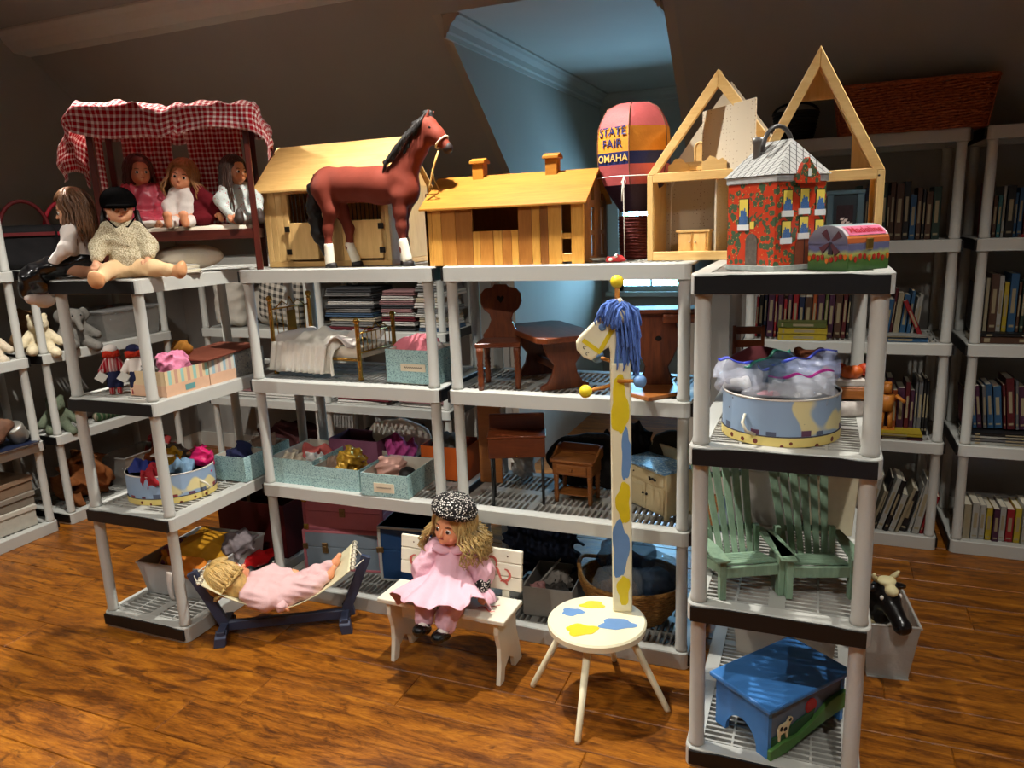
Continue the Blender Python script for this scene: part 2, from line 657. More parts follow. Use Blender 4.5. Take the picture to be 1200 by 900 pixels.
def floor_material():
    g = NT('laminate_planks')
    v = g.coord('Object', (1.0, 7.0, 7.0), True)
    a = g.noise(v, 2.2, 6.0, 0.62, 1.6)
    b = g.noise(v, 19.0, 5.0, 0.75, 0.8)
    v2 = g.coord('Object', (1.0, 2.2, 2.2), True)
    kn = g.noise(v2, 4.5, 3.0, 0.6, 2.4)
    f = g.math('ADD', g.math('MULTIPLY', a, 0.62), g.math('MULTIPLY', b, 0.38))
    base = g.ramp(f, [(0.31, lin((52, 24, 5))), (0.43, lin((104, 57, 13))), (0.53, lin((148, 87, 20))), (0.70, lin((190, 122, 34)))])
    dark = g.ramp(kn, [(0.55, (0, 0, 0, 1)), (0.72, (1, 1, 1, 1))])
    base = g.mix(g.math('MULTIPLY', dark, 0.75), base, lin((52, 22, 8)))
    g.bump(g.math('ADD', b, g.math('MULTIPLY', a, 0.6)), 0.16, 0.004)
    rg = g.ramp(b, [(0.3, (0.30, 0.30, 0.30, 1)), (0.7, (0.46, 0.46, 0.46, 1))])
    return g.fin(base, rg, 0.33)
m_floor = floor_material()
m_gap = plain('joint_brown', (96, 58, 26), 0.4, 0.5)  # brown for plank joints, not assigned to any mesh

floor = struct(MB().box(XL, XR, YB, YK, -0.06, -0.004).box(DX0, DX1, YK, DY, -0.06, -0.004).build('floor', m_floor))
PW, PL = 0.1915, 1.215
plank_cache = {}
def plank_mesh(x0, x1, w):
    key = (round(x1 - x0, 3), round(w, 3))
    if key not in plank_cache:
        L, e, d = x1 - x0, 0.0011, 0.0028
        m = MB()
        m.hexa([(e, e, -d), (L - e, e, -d), (L - e, w - e, -d), (e, w - e, -d)],
               [(e + d, e + d, 0), (L - e - d, e + d, 0), (L - e - d, w - e - d, 0), (e + d, w - e - d, 0)])
        me = m.mesh('plank'); me.materials.append(m_floor)
        plank_cache[key] = me
    return plank_cache[key]
row = 0
y = 1.558 - PW * 4
while y < YK - 0.01:
    w = min(PW, YK - y)
    off = -2.0 + ((row * 0.43) % 1.0) * PL - PL * 6 if row != 4 else -2.0 - PL * 6
    x = off
    while x < XR:
        a, b = max(x, XL), min(x + PL, XR)
        if b - a > 0.03:
            o = inst('plank', plank_mesh(a, b, w), floor, (a, y, 0))
        x += PL
    y += PW
    row += 1

ceiling = struct(MB().box(XL, XR, YB, YC, CEIL_Z, CEIL_Z + 0.06).build('ceiling', m_wall))
def slope_z(yy):
    return KZ + SLO * (YK - yy)
def slope_piece(m, xa, xb, ya, yb):
    m.prism([(ya, slope_z(ya)), (yb, slope_z(yb)), (yb, slope_z(yb) + 0.06), (ya, slope_z(ya) + 0.06)], xa, xb, 'yz')
m = MB()
slope_piece(m, XL, DX0 - .045, YC - 0.01, YK + 0.03); slope_piece(m, DX1 + .045, XR, YC - 0.01, YK + 0.03); slope_piece(m, DX0 - .045, DX1 + .045, YC - 0.01, YD)
struct(m.build('wall_slope', m_wall))
struct(MB().box(XL - 0.06, XL, YB, YK + 0.1, 0, 2.95).build('wall_left', m_wall))
struct(MB().box(XR, XR + 0.06, YB, YK + 0.1, 0, 2.95).build('wall_right', m_wall))
struct(MB().box(XL, XR, YB - 0.06, YB, 0, 2.95).build('wall_front', m_wall))
m = MB(); m.box(XL, DX0 - .045, YK, YK + 0.05, -.05, KZ + 0.03); m.box(DX1 + .045, XR, YK, YK + 0.05, 0, KZ + 0.03)
struct(m.build('wall_back', m_wall))
cheek = [(YK, -.06), (DY + .08, -.06), (DY + .08, DZ + .05), (YD, DZ + .05), (YD, DZ), (YK, KZ)]
struct(MB().prism(cheek, DX0 - 0.05, DX0, 'yz').build('wall_dormer_left', m_dorm))
struct(MB().prism(cheek, DX1, DX1 + 0.05, 'yz').build('wall_dormer_right', m_dorm))
struct(MB().box(DX0 - 0.05, DX1 + 0.05, YD, DY, DZ, DZ + 0.05).build('ceiling_dormer', m_dorm))
WX0, WX1, WZ0, WZ1 = -1.60, -0.80, 1.00, 1.80
m = MB()
m.box(DX0 - .05, WX0, DY, DY + .08, 0, DZ + .05).box(WX1, DX1 + .05, DY, DY + .08, 0, DZ + .05)
m.box(WX0, WX1, DY, DY + .08, 0, WZ0).box(WX0, WX1, DY, DY + .08, WZ1, DZ + .05)
struct(m.build('wall_dormer_back', m_dorm))

# window in the dormer: casing, sash bars, panes
win = struct(thing('window_1', 'white window with divided panes at the end of the dormer', 'window', ((WX0 + WX1) / 2, DY, WZ0)))
hw, hh = (WX1 - WX0) / 2, WZ1 - WZ0
m = MB()
m.box(-hw - .08, -hw + .01, -.03, .0, -.02, hh + .08).box(hw - .01, hw + .08, -.03, 0, -.02, hh + .08).box(-hw - .08, hw + .08, -.035, 0, hh - .01, hh + .09)
m.build('casing', m_trim, win, bevel=.004)
MB().box(-hw - .10, hw + .10, -.07, .01, -.04, 0).build('window_sill', m_trim, win, bevel=.004)
m = MB()
for zz in (0.0, hh * .5 - .02, hh - .04): m.box(-hw, hw, .02, .05, zz, zz + .045)
for xx in (-hw, hw - .04): m.box(xx, xx + .04, .02, .05, 0, hh)
m.build('sash', m_trim, win)
mg = glass('window_glass')
for i in range(3):
    for j in range(2):
        x0 = -hw + .04 + i * (2 * hw - .08) / 3; x1 = x0 + (2 * hw - .08) / 3
        z0 = .045 + j * (hh * .5 - .02); z1 = z0 + hh * .5 - .065
        MB().box(x0, x1, .034, .038, z0, z1).build('pane', mg, win)
        if i: MB().box(x0 - .009, x0 + .009, .025, .046, z0, z1).build('glazing_bar', m_trim, win)
portal = bpy.data.lights.new('window_daylight', 'AREA')
portal.shape = 'RECTANGLE'; portal.size = 0.8; portal.size_y = 0.8
portal.cycles.is_portal = True
po = bpy.data.objects.new('window_daylight', portal); COL.objects.link(po)
po.location = ((WX0 + WX1) / 2, DY + .09, (WZ0 + WZ1) / 2); po.rotation_euler = (-PI / 2, 0, 0)

# crown mouldings
CR = [(0, 0), (0, -.105), (.012, -.105), (.018, -.085), (.030, -.078), (.040, -.050), (.066, -.028), (.074, -.016), (.090, -.012), (.090, 0)]
def crown_y(name, x, side, y0, y1, z, mat=None):      # runs along y, against a wall at x
    return struct(MB().prism([(x + side * a, z + b) for a, b in CR], y0, y1, 'xz').build(name, mat or m_trim))
crown_y('trim_1', DX0, 1, YD + .02, DY, DZ, m_dorm)
crown_y('trim_2', DX1, -1, YD + .02, DY, DZ, m_dorm)
struct(MB().prism([(DY - a, DZ + b) for a, b in CR], DX0, DX1, 'yz').build('trim_3', m_dorm))
struct(MB().prism([(YC + .02 - a, CEIL_Z + b) for a, b in [(-.1, -.11), (0, -.105), (.02, -.085), (.05, -.06), (.07, -.03), (.1, -.012), (.1, 0), (0, 0)]], XL, XR, 'yz').build('trim_4', m_trim))
for nm, args in (('baseboard_left', (XL, XL + .012, YB, YK, 0, .11)), ('baseboard_back', (XL, DX0, YK - .012, YK, 0, .11)), ('baseboard_right', (DX1, XR, YK - .012, YK, 0, .11))):
    struct(MB().box(*args).build(nm, m_trim))

# recessed lamps, each with its own spot
m_can = plain('can_trim', (230, 226, 218), 0.4)
m_bulb = NT('lamp_glow'); m_bulb.b.inputs['Emission Color'].default_value = (1, .82, .6, 1); m_bulb.b.inputs['Emission Strength'].default_value = 8; m_bulb = m_bulb.fin((.9, .85, .8, 1))
for i, (x, y, pw) in enumerate(CANS):
    t = thing('recessed_lamp', 'round white recessed ceiling lamp ' + ('over the canopy bed', 'over the toy cabin', 'over the bookshelf aisle', 'near the camera at left', 'near the camera at middle', 'near the camera at right')[i], 'lamp', (x, y, CEIL_Z), group='recessed ceiling lamps')
    MB().lathe([(.052, -.002), (.085, -.002), (.085, -.010), (.056, -.006)], 24).build('trim_ring', m_can, t, True)
    MB().lathe([(.0, -.0015), (.05, -.0015), (.05, -.0035), (.0, -.0035)], 20).build('bulb', m_bulb, t)
    ld = bpy.data.lights.new('recessed_lamp_spot', 'SPOT')
    ld.energy = pw; ld.color = CAN_COL; ld.spot_size = CAN_SPOT[0 if y > 1 else 1]; ld.spot_blend = CAN_BLEND[0 if y > 1 else 1]; ld.shadow_soft_size = .035
    lo = bpy.data.objects.new('recessed_lamp_spot', ld); COL.objects.link(lo); lo.parent = t; lo.location = (0, 0, -.03)

# trees outside the window
def leaf_tree(name, label, c, r, n, col, seed):
    rr = random.Random(seed)
    t = thing(name, label, 'tree', (c[0], c[1], c[2] - r * 1.6))
    mm = MB()
    for _ in range(n):
        d = Vector((rr.gauss(0, 1), rr.gauss(0, 1), rr.gauss(0, 1))).normalized() * r * (rr.random() ** .4)
        d.z += r * 1.6
        a = Vector((rr.gauss(0, 1), rr.gauss(0, 1), rr.gauss(0, 1))).normalized() * .07
        b = a.orthogonal().normalized() * .045
        mm.add([d - a, d + b, d + a, d - b], [(0, 1, 2, 3)])
    mm.build('foliage', plain('leaf_' + str(seed), col, .6, .3, .3, 3), t, kind='stuff')
    MB().tube([(0, 0, -3), (.03, .02, 0), (0, 0, r * 1.6)], [.12, .09, .03]).build('trunk', plain('bark', (84, 66, 50), .9), t)
leaf_tree('garden_tree', 'leafy green tree outside the dormer window, left', (-3.2, 9.2, 1.5), 1.0, 1500, (92, 150, 60), 3)
leaf_tree('garden_tree', 'leafy green tree outside the dormer window, right', (-1.2, 10.2, 1.0), 0.85, 1100, (120, 170, 80), 4)
# ------------------------------------------------------------------ plastic shelving
SW, SD = 0.914, 0.466
Z3, Z2, Z1, Z0 = 1.4714, 1.0059, 0.5361, 0.0656
ZT = 1.9400
RIM = 0.054
m_shelf = plain('grey_plastic', (186, 186, 180), 0.42, 0.4, 0.03, 8, 0.03, 300)
m_deck = plain('grey_plastic_deck', (168, 167, 161), 0.5, 0.35, 0.03, 8)
m_cap = plain('black_plastic', (17, 16, 16), 0.42, 0.4, 0.1)

def rrect(w, d, r, n=4):
    pts = []
    for cx, cy, a0 in ((w / 2 - r, d / 2 - r, 0), (-w / 2 + r, d / 2 - r, PI / 2), (-w / 2 + r, -d / 2 + r, PI), (w / 2 - r, -d / 2 + r, 1.5 * PI)):
        for k in range(n + 1):
            a = a0 + PI / 2 * k / n
            pts.append((cx + r * math.cos(a), cy + r * math.sin(a)))
    return pts
def ring_mesh(w, d, r, rim, t):
    o, i = rrect(w, d, r), rrect(w - 2 * t, d - 2 * t, max(r - t, .004))
    o2 = rrect(w - .006, d - .006, max(r - .003, .003))
    n = len(o); m = MB()
    rings = [[(x, y, -rim) for x, y in o], [(x, y, -.004) for x, y in o], [(x, y, 0.0) for x, y in o2], [(x, y, 0.0) for x, y in i], [(x, y, -rim) for x, y in i]]
    m.v = [Vector(p) for rg in rings for p in rg]
    for a in range(5):
        b = (a + 1) % 5
        for k in range(n):
            l = (k + 1) % n
            m.f.append((a * n + k, a * n + l, b * n + l, b * n + k)); m.mi.append(0)
    return m
_rim = {}
def rim_mesh(rim):
    if rim not in _rim:
        m = ring_mesh(SW, SD, .026, rim, .046)
        me = m.mesh('shelf_frame')
        b = bmesh.new(); b.from_mesh(me); bmesh.ops.recalc_face_normals(b, faces=b.faces); b.to_mesh(me); b.free()
        me.materials.append(m_shelf); _rim[rim] = me
    return _rim[rim]
def grating():
    m = MB(); ix, iy = SW / 2 - .044, SD / 2 - .044
    m.box(-ix, ix, -.022, .022, -.022, -.0015)                     # spine along the length
    for sx in (-.16, .16): m.box(sx - .016, sx + .016, -iy, iy, -.022, -.002)
    for sy in (-1, 1):
        m.box(-ix, ix, sy * (iy / 2 + .011) - .003, sy * (iy / 2 + .011) + .003, -.02, -.0015)
    n = 36
    for k in range(n):
        x = -ix + (k + .5) * 2 * ix / n
        for sy in (-1, 1):
            a, b = sorted((sy * .02, sy * iy))
            m.box(x - .0042, x + .0042, a, b, -.02, -.002)
    me = m.mesh('grating'); me.materials.append(m_deck)
    return me
ME_GRATE = grating()
def cap_mesh():
    m = MB(); w = SD / 2 - .012
    # end panel, scooped down a little between the posts
    pts = [(-w, -.052), (w, -.052), (w, -.007), (w * .80, -.007), (w * .62, -.003), (-w * .62, -.003), (-w * .80, -.007), (-w, -.007)]
    m.prism(pts, -.003, .006, 'yz')
    me = m.mesh('end_cap'); me.materials.append(m_cap)
    return me
ME_CAP = cap_mesh()
def post_mesh(h):
    m = MB(); r = .0212
    m.lathe([(r * .96, 0), (r * 1.10, .004), (r * 1.10, .012), (r, .02), (r, h * .6), (r * .96, h - .012), (r * 1.05, h - .008), (r * 1.05, h)], 18)
    me = m.mesh('post'); me.polygons.foreach_set('use_smooth', [True] * len(me.polygons)); me.materials.append(m_shelf)
    return me
_post = {}
def shelf_unit(x0, y0, along, zs, label, depth=SD):
    """x0,y0: smaller corner; along 'x' or 'y'"""
    if along == 'x':
        c, rz = (x0 + SW / 2, y0 + depth / 2), 0
    else:
        c, rz = (x0 + depth / 2, y0 + SW / 2), PI / 2
    t = thing('shelving_unit', label, 'shelf', (c[0], c[1], 0), rz, 'grey plastic shelving units', scale=(1, depth / SD, 1))
    for k, z in enumerate(zs):
        f = inst('shelf', rim_mesh(.0636 if k == 0 else RIM), t, (0, 0, z))
        inst('grating', ME_GRATE, f, (0, 0, 0), kind='stuff')
        for s in (-1, 1):
            inst('end_cap', ME_CAP, f, (s * (SW / 2), 0, 0), (0, 0, 0 if s > 0 else PI), label='black end panel')
        if k + 1 < len(zs):
            h = zs[k + 1] - RIM - z
            if round(h, 3) not in _post: _post[round(h, 3)] = post_mesh(h)
            for sx in (-1, 1):
                for sy in (-1, 1):
                    inst('post', _post[round(h, 3)], t, (sx * (SW / 2 - .030), sy * (SD / 2 - .030), z))
    return t
Z4 = [Z0, Z1, Z2, Z3]
Z5 = Z4 + [ZT]
shelf_unit(-2.770, 2.010, 'y', Z4, 'grey plastic shelving unit under the canopy doll bed, end toward the camera')
shelf_unit(-2.243, 2.4626, 'x', Z4, 'grey plastic shelving unit holding the brass doll bed, behind the hammock')
shelf_unit(-1.2892, 2.4626, 'x', Z4, 'grey plastic shelving unit behind the giraffe stool, log cabin on top')
shelf_unit(-.3088, 1.980, 'y', Z4, 'grey plastic shelving unit holding the green chairs and blue step stool', .482)
shelf_unit(-.3325, 3.816, 'x', Z5, 'tall grey shelving unit of books under the long wicker basket')
shelf_unit(.6355, 3.816, 'x', Z5, 'tall grey bookshelf unit at the right edge of the photo')
shelf_unit(-3.845, 3.816, 'x', Z4, 'grey shelving unit by the back wall with the checked pillow')
shelf_unit(-2.905, 3.816, 'x', Z4, 'grey shelving unit by the back wall stacked with folded linens')
shelf_unit(-3.9586 - SD, 2.7057 - SW, 'y', Z5, 'tall grey shelving unit on the left wall, cut by the photo edge')
shelf_unit(-3.9586 - SD, 2.778, 'y', Z4, 'grey shelving unit on the left wall with plush toys and bags')
# ------------------------------------------------------------------ dolls
def V3(*a): return Vector(a)
def hm(J):
    return Matrix.Translation(Vector(J['head'])) @ Euler(J['hr']).to_matrix().to_4x4()
def skin_mat(key, col): return plain(key, col, 0.42, 0.4, 0.05, 30)
m_eye_w = plain('eye_white', (225, 220, 210), .2, .5, 0)
m_lip = plain('lip_paint', (170, 70, 62), .4, .4, 0)

def hand(root, w, d, side, mat, s=1.0, curl=0.5):
    """palm, four fingers of unequal length and a thumb"""
    w, d = Vector(w), Vector(d).normalized()
    lat = d.cross(Vector((0, 0, 1)))
    lat = lat.normalized() if lat.length > .1 else Vector((1, 0, 0))
    nrm = lat.cross(d).normalized()
    pr = [caps(w - d * .004 * s, w + d * .016 * s, .0085 * s, .0095 * s)]
    base = w + d * .018 * s
    for i, (o, L) in enumerate(((-.0085, .017), (-.003, .021), (.003, .020), (.0085, .015))):
        a = base + lat * o * s
        b = a + (d * .55 - nrm * .25 * curl) * L * s
        c = b + (d * .35 - nrm * .75 * curl) * L * s
        pr += [caps(a, b, .0037 * s, .0033 * s), caps(b, c, .0033 * s, .0028 * s)]
    t0 = w + d * .006 * s + lat * side * .008 * s
    t1 = t0 + (lat * side * .9 + d * .6) * .011 * s
    t2 = t1 + (d * .9 - nrm * .3) * .008 * s
    pr += [caps(t0, t1, .0046 * s, .0040 * s), caps(t1, t2, .0040 * s, .0033 * s)]
    return sob('hand', pr, mat, root, .0026 * s, .004 * s)

def figure(root, J, mat, s=1.0, eye=(40, 28, 20), parts=('arms', 'legs'), feet=True, brow=(90, 60, 40), bare_hands=True):
    """one continuous doll body with a modelled face"""
    H = hm(J); hs = J.get('hs', 1.0) * s
    R = Euler(J['hr'])
    def hp(x, y, z): return H @ (Vector((x, y, z)) * hs)
    pr = [elli(hp(0, .004, .004), (.047 * hs, .052 * hs, .056 * hs), J['hr']),
          elli(hp(0, -.012, -.026), (.036 * hs, .036 * hs, .030 * hs), J['hr']),
          elli(hp(.020, -.030, -.018), (.016 * hs, .014 * hs, .015 * hs), J['hr']),
          elli(hp(-.020, -.030, -.018), (.016 * hs, .014 * hs, .015 * hs), J['hr']),
          elli(hp(0, -.045, -.036), (.011 * hs, .009 * hs, .008 * hs), J['hr']),
          caps(J['neck'], hp(0, .006, -.04), .019 * s, .020 * s),
          caps(J['pelvis'], J['chest'], .046 * s, .042 * s), caps(J['chest'], J['neck'], .040 * s, .02 * s),
          caps(J['shl'], J['shr'], .024 * s)]
    for a in 'lr':
        pr += [caps(J['sh' + a], J['el' + a], .021 * s, .016 * s), caps(J['el' + a], J['wr' + a], .016 * s, .010 * s)]
        pr += [caps(J['hip' + a], J['kn' + a], .030 * s, .022 * s), caps(J['kn' + a], J['an' + a], .022 * s, .015 * s)]
        if feet:
            pr += [caps(J['an' + a], J['to' + a], .015 * s, .011 * s)]
    body = sob('body', pr, mat, root, .0058 * s, .014 * s)
    nose = sob('nose', [caps(hp(0, -.046, .002), hp(0, -.054, -.014), .004 * hs, .0068 * hs)], mat, body, .003, .004)
    if bare_hands:
        for a, sd in (('l', -1), ('r', 1)):
            d = Vector(J['wr' + a]) - Vector(J['el' + a])
            hand(root, J['wr' + a], d, sd, mat, s * 1.15)
    me_ = plain('iris_%d_%d' % (eye[0], eye[2]), eye, .12, .6, 0)
    for sx in (-1, 1):
        MB().ell((0, 0, 0), (.0085 * hs, .005 * hs, .0072 * hs), 14, 8).build('eye', m_eye_w, root, True).matrix_local = H @ Matrix.Translation(Vector((sx * .0195, -.0435, -.001)) * hs) @ Euler((0, 0, sx * .35)).to_matrix().to_4x4()
        MB().ell((0, 0, 0), (.0058 * hs, .0042 * hs, .0062 * hs), 12, 8).build('iris', me_, root, True).matrix_local = H @ Matrix.Translation(Vector((sx * .0190, -.0462, -.001)) * hs)
        bw = MB().tube([Vector((sx * x, y, z)) * hs for x, y, z in ((.010, -.0475, .0125), (.020, -.0455, .0155), (.030, -.040, .0125))], [.0012 * hs, .0018 * hs, .0010 * hs], 6).build('eyebrow', plain('brow_%d' % brow[0], brow, .7), root, True)
        bw.matrix_local = H
    lp = MB().tube([Vector(p) * hs for p in ((-.012, -.0455, -.0265), (-.005, -.0500, -.0260), (0, -.0505, -.0270), (.005, -.0500, -.0260), (.012, -.0455, -.0265))], [.0012 * hs, .0028 * hs, .0026 * hs, .0028 * hs, .0012 * hs], 6)
    lp.build('mouth', m_lip, root, True).matrix_local = H
    return body

def hair(root, J, col, length=.12, n=170, flare=.02, curl=.0, fringe=True, grav=(0, 0, -1), s=1.0, seed=1, r=.0024, part_side=0.0, bulk=1.12, col2=None, skip=None):
    """cap of hair plus falling locks"""
    H = hm(J); hs = J.get('hs', 1.0) * s
    rr = random.Random(seed)
    mat = plain('hair_%d_%d_%d' % tuple(col), col, .42, .5, .32, 60, .25, 120)
    b = bulk * hs
    hd = Vector((0, .016, .006)) * hs
    c = H @ hd
    prims = [elli(c, (.050 * b, .050 * b, .058 * b), J['hr'])]
    prims.append(elli(H @ (Vector((0, .022, -.02)) * hs), (.046 * b, .040 * b, .050 * b), J['hr']))
    cut = [elli(H @ (Vector((0, -.060, -.030)) * hs), (.040 * hs, .055 * hs, .062 * hs), J['hr'])]
    cap = sob('hair', prims, mat, root, .006 * s, .012 * s, cut=cut, warp=crumple(.003 * s, 110 / s, seed))
    g = Vector(grav)
    m = MB()
    for i in range(n):
        az = rr.uniform(-PI, PI)
        front = abs(az) > 2.25
        if front and not fringe:
            az *= .68; front = False
        if skip and skip(az): continue
        pts = []
        rad = (.054 + rr.random() * .006) * b
        phi1 = 1.0 if front else 1.75
        lean = part_side * .5
        steps = 5 if front else 6
        for k in range(steps):
            ph = .12 + (phi1 - .12) * k / (steps - 1)
            wob = az + .10 * math.sin(k * 1.3 + i) + (lean if front else 0) * k * .3
            p = Vector((math.sin(ph) * math.sin(wob) * rad * .95, math.sin(ph) * math.cos(wob) * rad, math.cos(ph) * rad * 1.12)) + hd
            pts.append(H @ p)
        if not front:
            L = length * (0.72 + .45 * rr.random())
            out = (pts[-1] - c); out = out - g * out.dot(g)
            out = out.normalized() if out.length > 1e-4 else Vector((0, 0, 0))
            p = pts[-1]
            for k in range(1, 6):
                q = p + g * L * k / 5 + out * flare * math.sin(k / 5 * 2.2) + Vector((rr.gauss(0, 1), rr.gauss(0, 1), rr.gauss(0, 1))) * curl * .3
                if curl:
                    q += (out.cross(g) * math.sin(k * 2.4 + i) + out * math.cos(k * 2.4 + i)) * curl
                pts.append(q)
        w = r * s * (0.8 + .7 * rr.random())
        m.tube(pts, [w * .7] + [w] * (len(pts) - 2) + [w * .3], 4)
    m.build('lock', mat, cap, True, kind='stuff')
    return cap

def bulge(J, a, b, ra, rb): return caps(J[a], J[b], ra, rb)
def base_pose(**kw):
    J = dict(pelvis=(0, 0, .048), chest=(0, .004, .150), neck=(0, .004, .200), head=(0, -.004, .262), hr=(0, 0, 0),
             shl=(-.048, .004, .182), shr=(.048, .004, .182), ell=(-.085, -.01, .125), elr=(.085, -.01, .125), wrl=(-.09, -.06, .075), wrr=(.09, -.06, .075),
             hipl=(-.030, -.01, .042), hipr=(.030, -.01, .042), knl=(-.045, -.10, .040), knr=(.045, -.10, .040), anl=(-.055, -.19, .022), anr=(.055, -.19, .022),
             tol=(-.06, -.20, .055), tor=(.06, -.20, .055))
    J.update(kw)
    return J
def add_l(root, loc, rz): pass

skin1 = skin_mat('vinyl_fair', (222, 164, 128))
skin2 = skin_mat('vinyl_tan', (196, 132, 96))
skin3 = skin_mat('vinyl_peach', (232, 158, 116))

def knit(key, a, b, sc_=230):
    if key in _mats: return _mats[key]
    g = NT(key); v = g.coord('Object')
    vo = g.n('ShaderNodeTexVoronoi', ins={'Vector': v, 'Scale': sc_})
    base = g.ramp(vo.outputs['Distance'], [(0.0, lin(b)), (0.8, lin(a))])
    g.bump(vo.outputs['Distance'], .6, -.004)
    _mats[key] = g.fin(base, .9, .15)
    return _mats[key]

# -- rider doll on the end of the shelf under the canopy
def rider():
    t = thing('doll', 'doll in black riding helmet, cream knitted sweater and tan breeches', 'doll', (-2.415, 2.085, Z3), math.radians(47))
    J = base_pose(hr=(.10, 0, .05), knl=(-.060, -.085, .034), anl=(-.090, -.158, .010), tol=(-.098, -.172, .030), knr=(.090, -.070, .034), anr=(.158, -.105, .022), tor=(.184, -.112, .040),
                  ell=(-.084, -.008, .120), wrl=(-.098, -.062, .068), elr=(.084, .0, .120), wrr=(.075, -.055, .070), head=(0, -.004, .258), hs=1.0)
    figure(t, J, skin1, 1.0, feet=False, brow=(60, 45, 35))
    kn = knit('cream_knit', (158, 144, 112), (238, 228, 200))
    sob('sweater', [caps((0, .0, .075), (0, .004, .150), .058, .050), caps((0, .004, .15), (0, .002, .198), .046, .032), caps(J['shl'], J['ell'], .029, .029), caps(J['ell'], (-.094, -.050, .085), .029, .022),
                    caps(J['shr'], J['elr'], .029, .029), caps(J['elr'], (.080, -.04, .085), .029, .023)], kn, t, .0055, .022, warp=folds(.0018, 90, 80, 120, 1))
    sob('collar', [caps((0, 0, .196), (0, -.002, .212), .036, .034)], kn, t, .005, .01)
    bm_ = plain('tan_breeches', (222, 186, 142), .85, .2, .06, 20, .3, 300)
    sob('breeches', [elli((0, 0, .045), (.062, .052, .046)), caps(J['hipl'], J['knl'], .037, .030), caps(J['knl'], J['anl'], .030, .022), caps(J['hipr'], J['knr'], .037, .030), caps(J['knr'], J['anr'], .030, .022)], bm_, t, .0055, .016, warp=folds(.0015, 110, 90, 100, 2))
    bt = plain('tan_shoe', (206, 150, 104), .5, .35, .05)
    for a in 'lr':
        A, T = Vector(J['an' + a]), Vector(J['to' + a])
        d = (A - Vector(J['kn' + a])).normalized()
        sob('shoe', [caps(A, A + d * .018, .022, .024), elli(A + d * .026 + Vector((0, 0, .008)), (.026, .018, .034), (.3, 0, math.atan2(d.y, d.x) + PI / 2))], bt, t, .005, .012)
    vel = plain('black_velvet', (11, 10, 10), 1.0, .0, .2, 60)
    H = hm(J)
    sob('helmet', [elli(H @ Vector((0, .004, .022)), (.062, .066, .056), J['hr']), elli(H @ Vector((0, -.056, .012)), (.046, .036, .008), J['hr'])], vel, t, .0055, .012, cut=[rbox(H @ Vector((0, 0, -.034)), (.1, .1, .036), .002, J['hr'])])
    MB().tube([H @ Vector(p) for p in ((-.056, .0, .01), (-.052, -.01, -.03), (-.02, -.035, -.066), (.02, -.035, -.066), (.052, -.01, -.03), (.056, 0, .01))], .003, 6).build('chin_strap', vel, t, True)
    MB().tube([H @ Vector(p) for p in ((.055, .02, -.01), (.062, .015, -.06), (.085, 0, -.10), (.105, -.005, -.135))], [.010, .011, .010, .004], 8).build('hair', plain('dark_hair', (26, 18, 14), .5), t, True)
    MB().tube([H @ Vector(p) for p in ((-.052, .025, -.01), (-.060, .02, -.05), (-.062, .02, -.09))], [.010, .011, .006], 8).build('hair', plain('dark_hair', (26, 18, 14), .5), t, True)
rider()

# -- seated doll with the black skirt, turned away, at the shelf's left corner
def skirt_doll():
    t = thing('doll', 'long-haired doll in white blouse and glossy black skirt, face turned away', 'doll', (-2.700, 2.115, Z3), math.radians(-62))
    J = base_pose(hr=(.25, 0, .35), ell=(-.070, -.03, .120), wrl=(-.070, -.115, .035), elr=(.09, .0, .12), wrr=(.09, -.06, .07), knl=(-.045, -.10, .05), knr=(.045, -.10, .05), anl=(-.05, -.17, -.05), anr=(.05, -.17, -.05), tol=(-.05, -.20, -.06), tor=(.05, -.20, -.06))
    figure(t, J, skin1, 1.0)
    wh = plain('white_cotton', (226, 216, 208), .9, .2, .05, 20, .3, 250)
    sob('blouse', [caps((0, 0, .08), (0, .004, .15), .054, .052), caps(J['shl'], J['shr'], .032), caps(J['shl'], J['ell'], .030, .026), caps(J['ell'], J['wrl'], .026, .018), caps(J['shr'], J['elr'], .030, .026), caps(J['elr'], J['wrr'], .026, .018)], wh, t, .0055, .02, warp=folds(.0015, 120, 90, 90, 3))
    bk = plain('black_taffeta', (12, 12, 14), .22, .6, .2, 12)
    sob('skirt', [elli((0, -.010, .070), (.070, .064, .040)), elli((0, -.085, .052), (.118, .078, .040)), elli((0, -.150, .018), (.128, .062, .050)), elli((.0, -.178, -.030), (.120, .036, .050))], bk, t, .006, .03, warp=folds(.0045, 75, 30, 26, 1.1))
    sob('petticoat', [elli((-.01, -.170, -.060), (.112, .030, .040)), elli((-.05, -.172, -.085), (.06, .02, .030))], wh, t, .006, .03, warp=folds(.004, 90, 30, 20, .4))
    hair(t, J, (104, 68, 40), .125, 200, .012, .003, True, seed=4, bulk=1.2)
    MB().tube([hm(J) @ Vector(p) for p in ((-.04, -.03, .04), (-.058, .0, .03), (-.055, .04, .02))], .006, 6).build('headband', plain('gold_ribbon', (176, 140, 90), .4, .5), t, True)
skirt_doll()
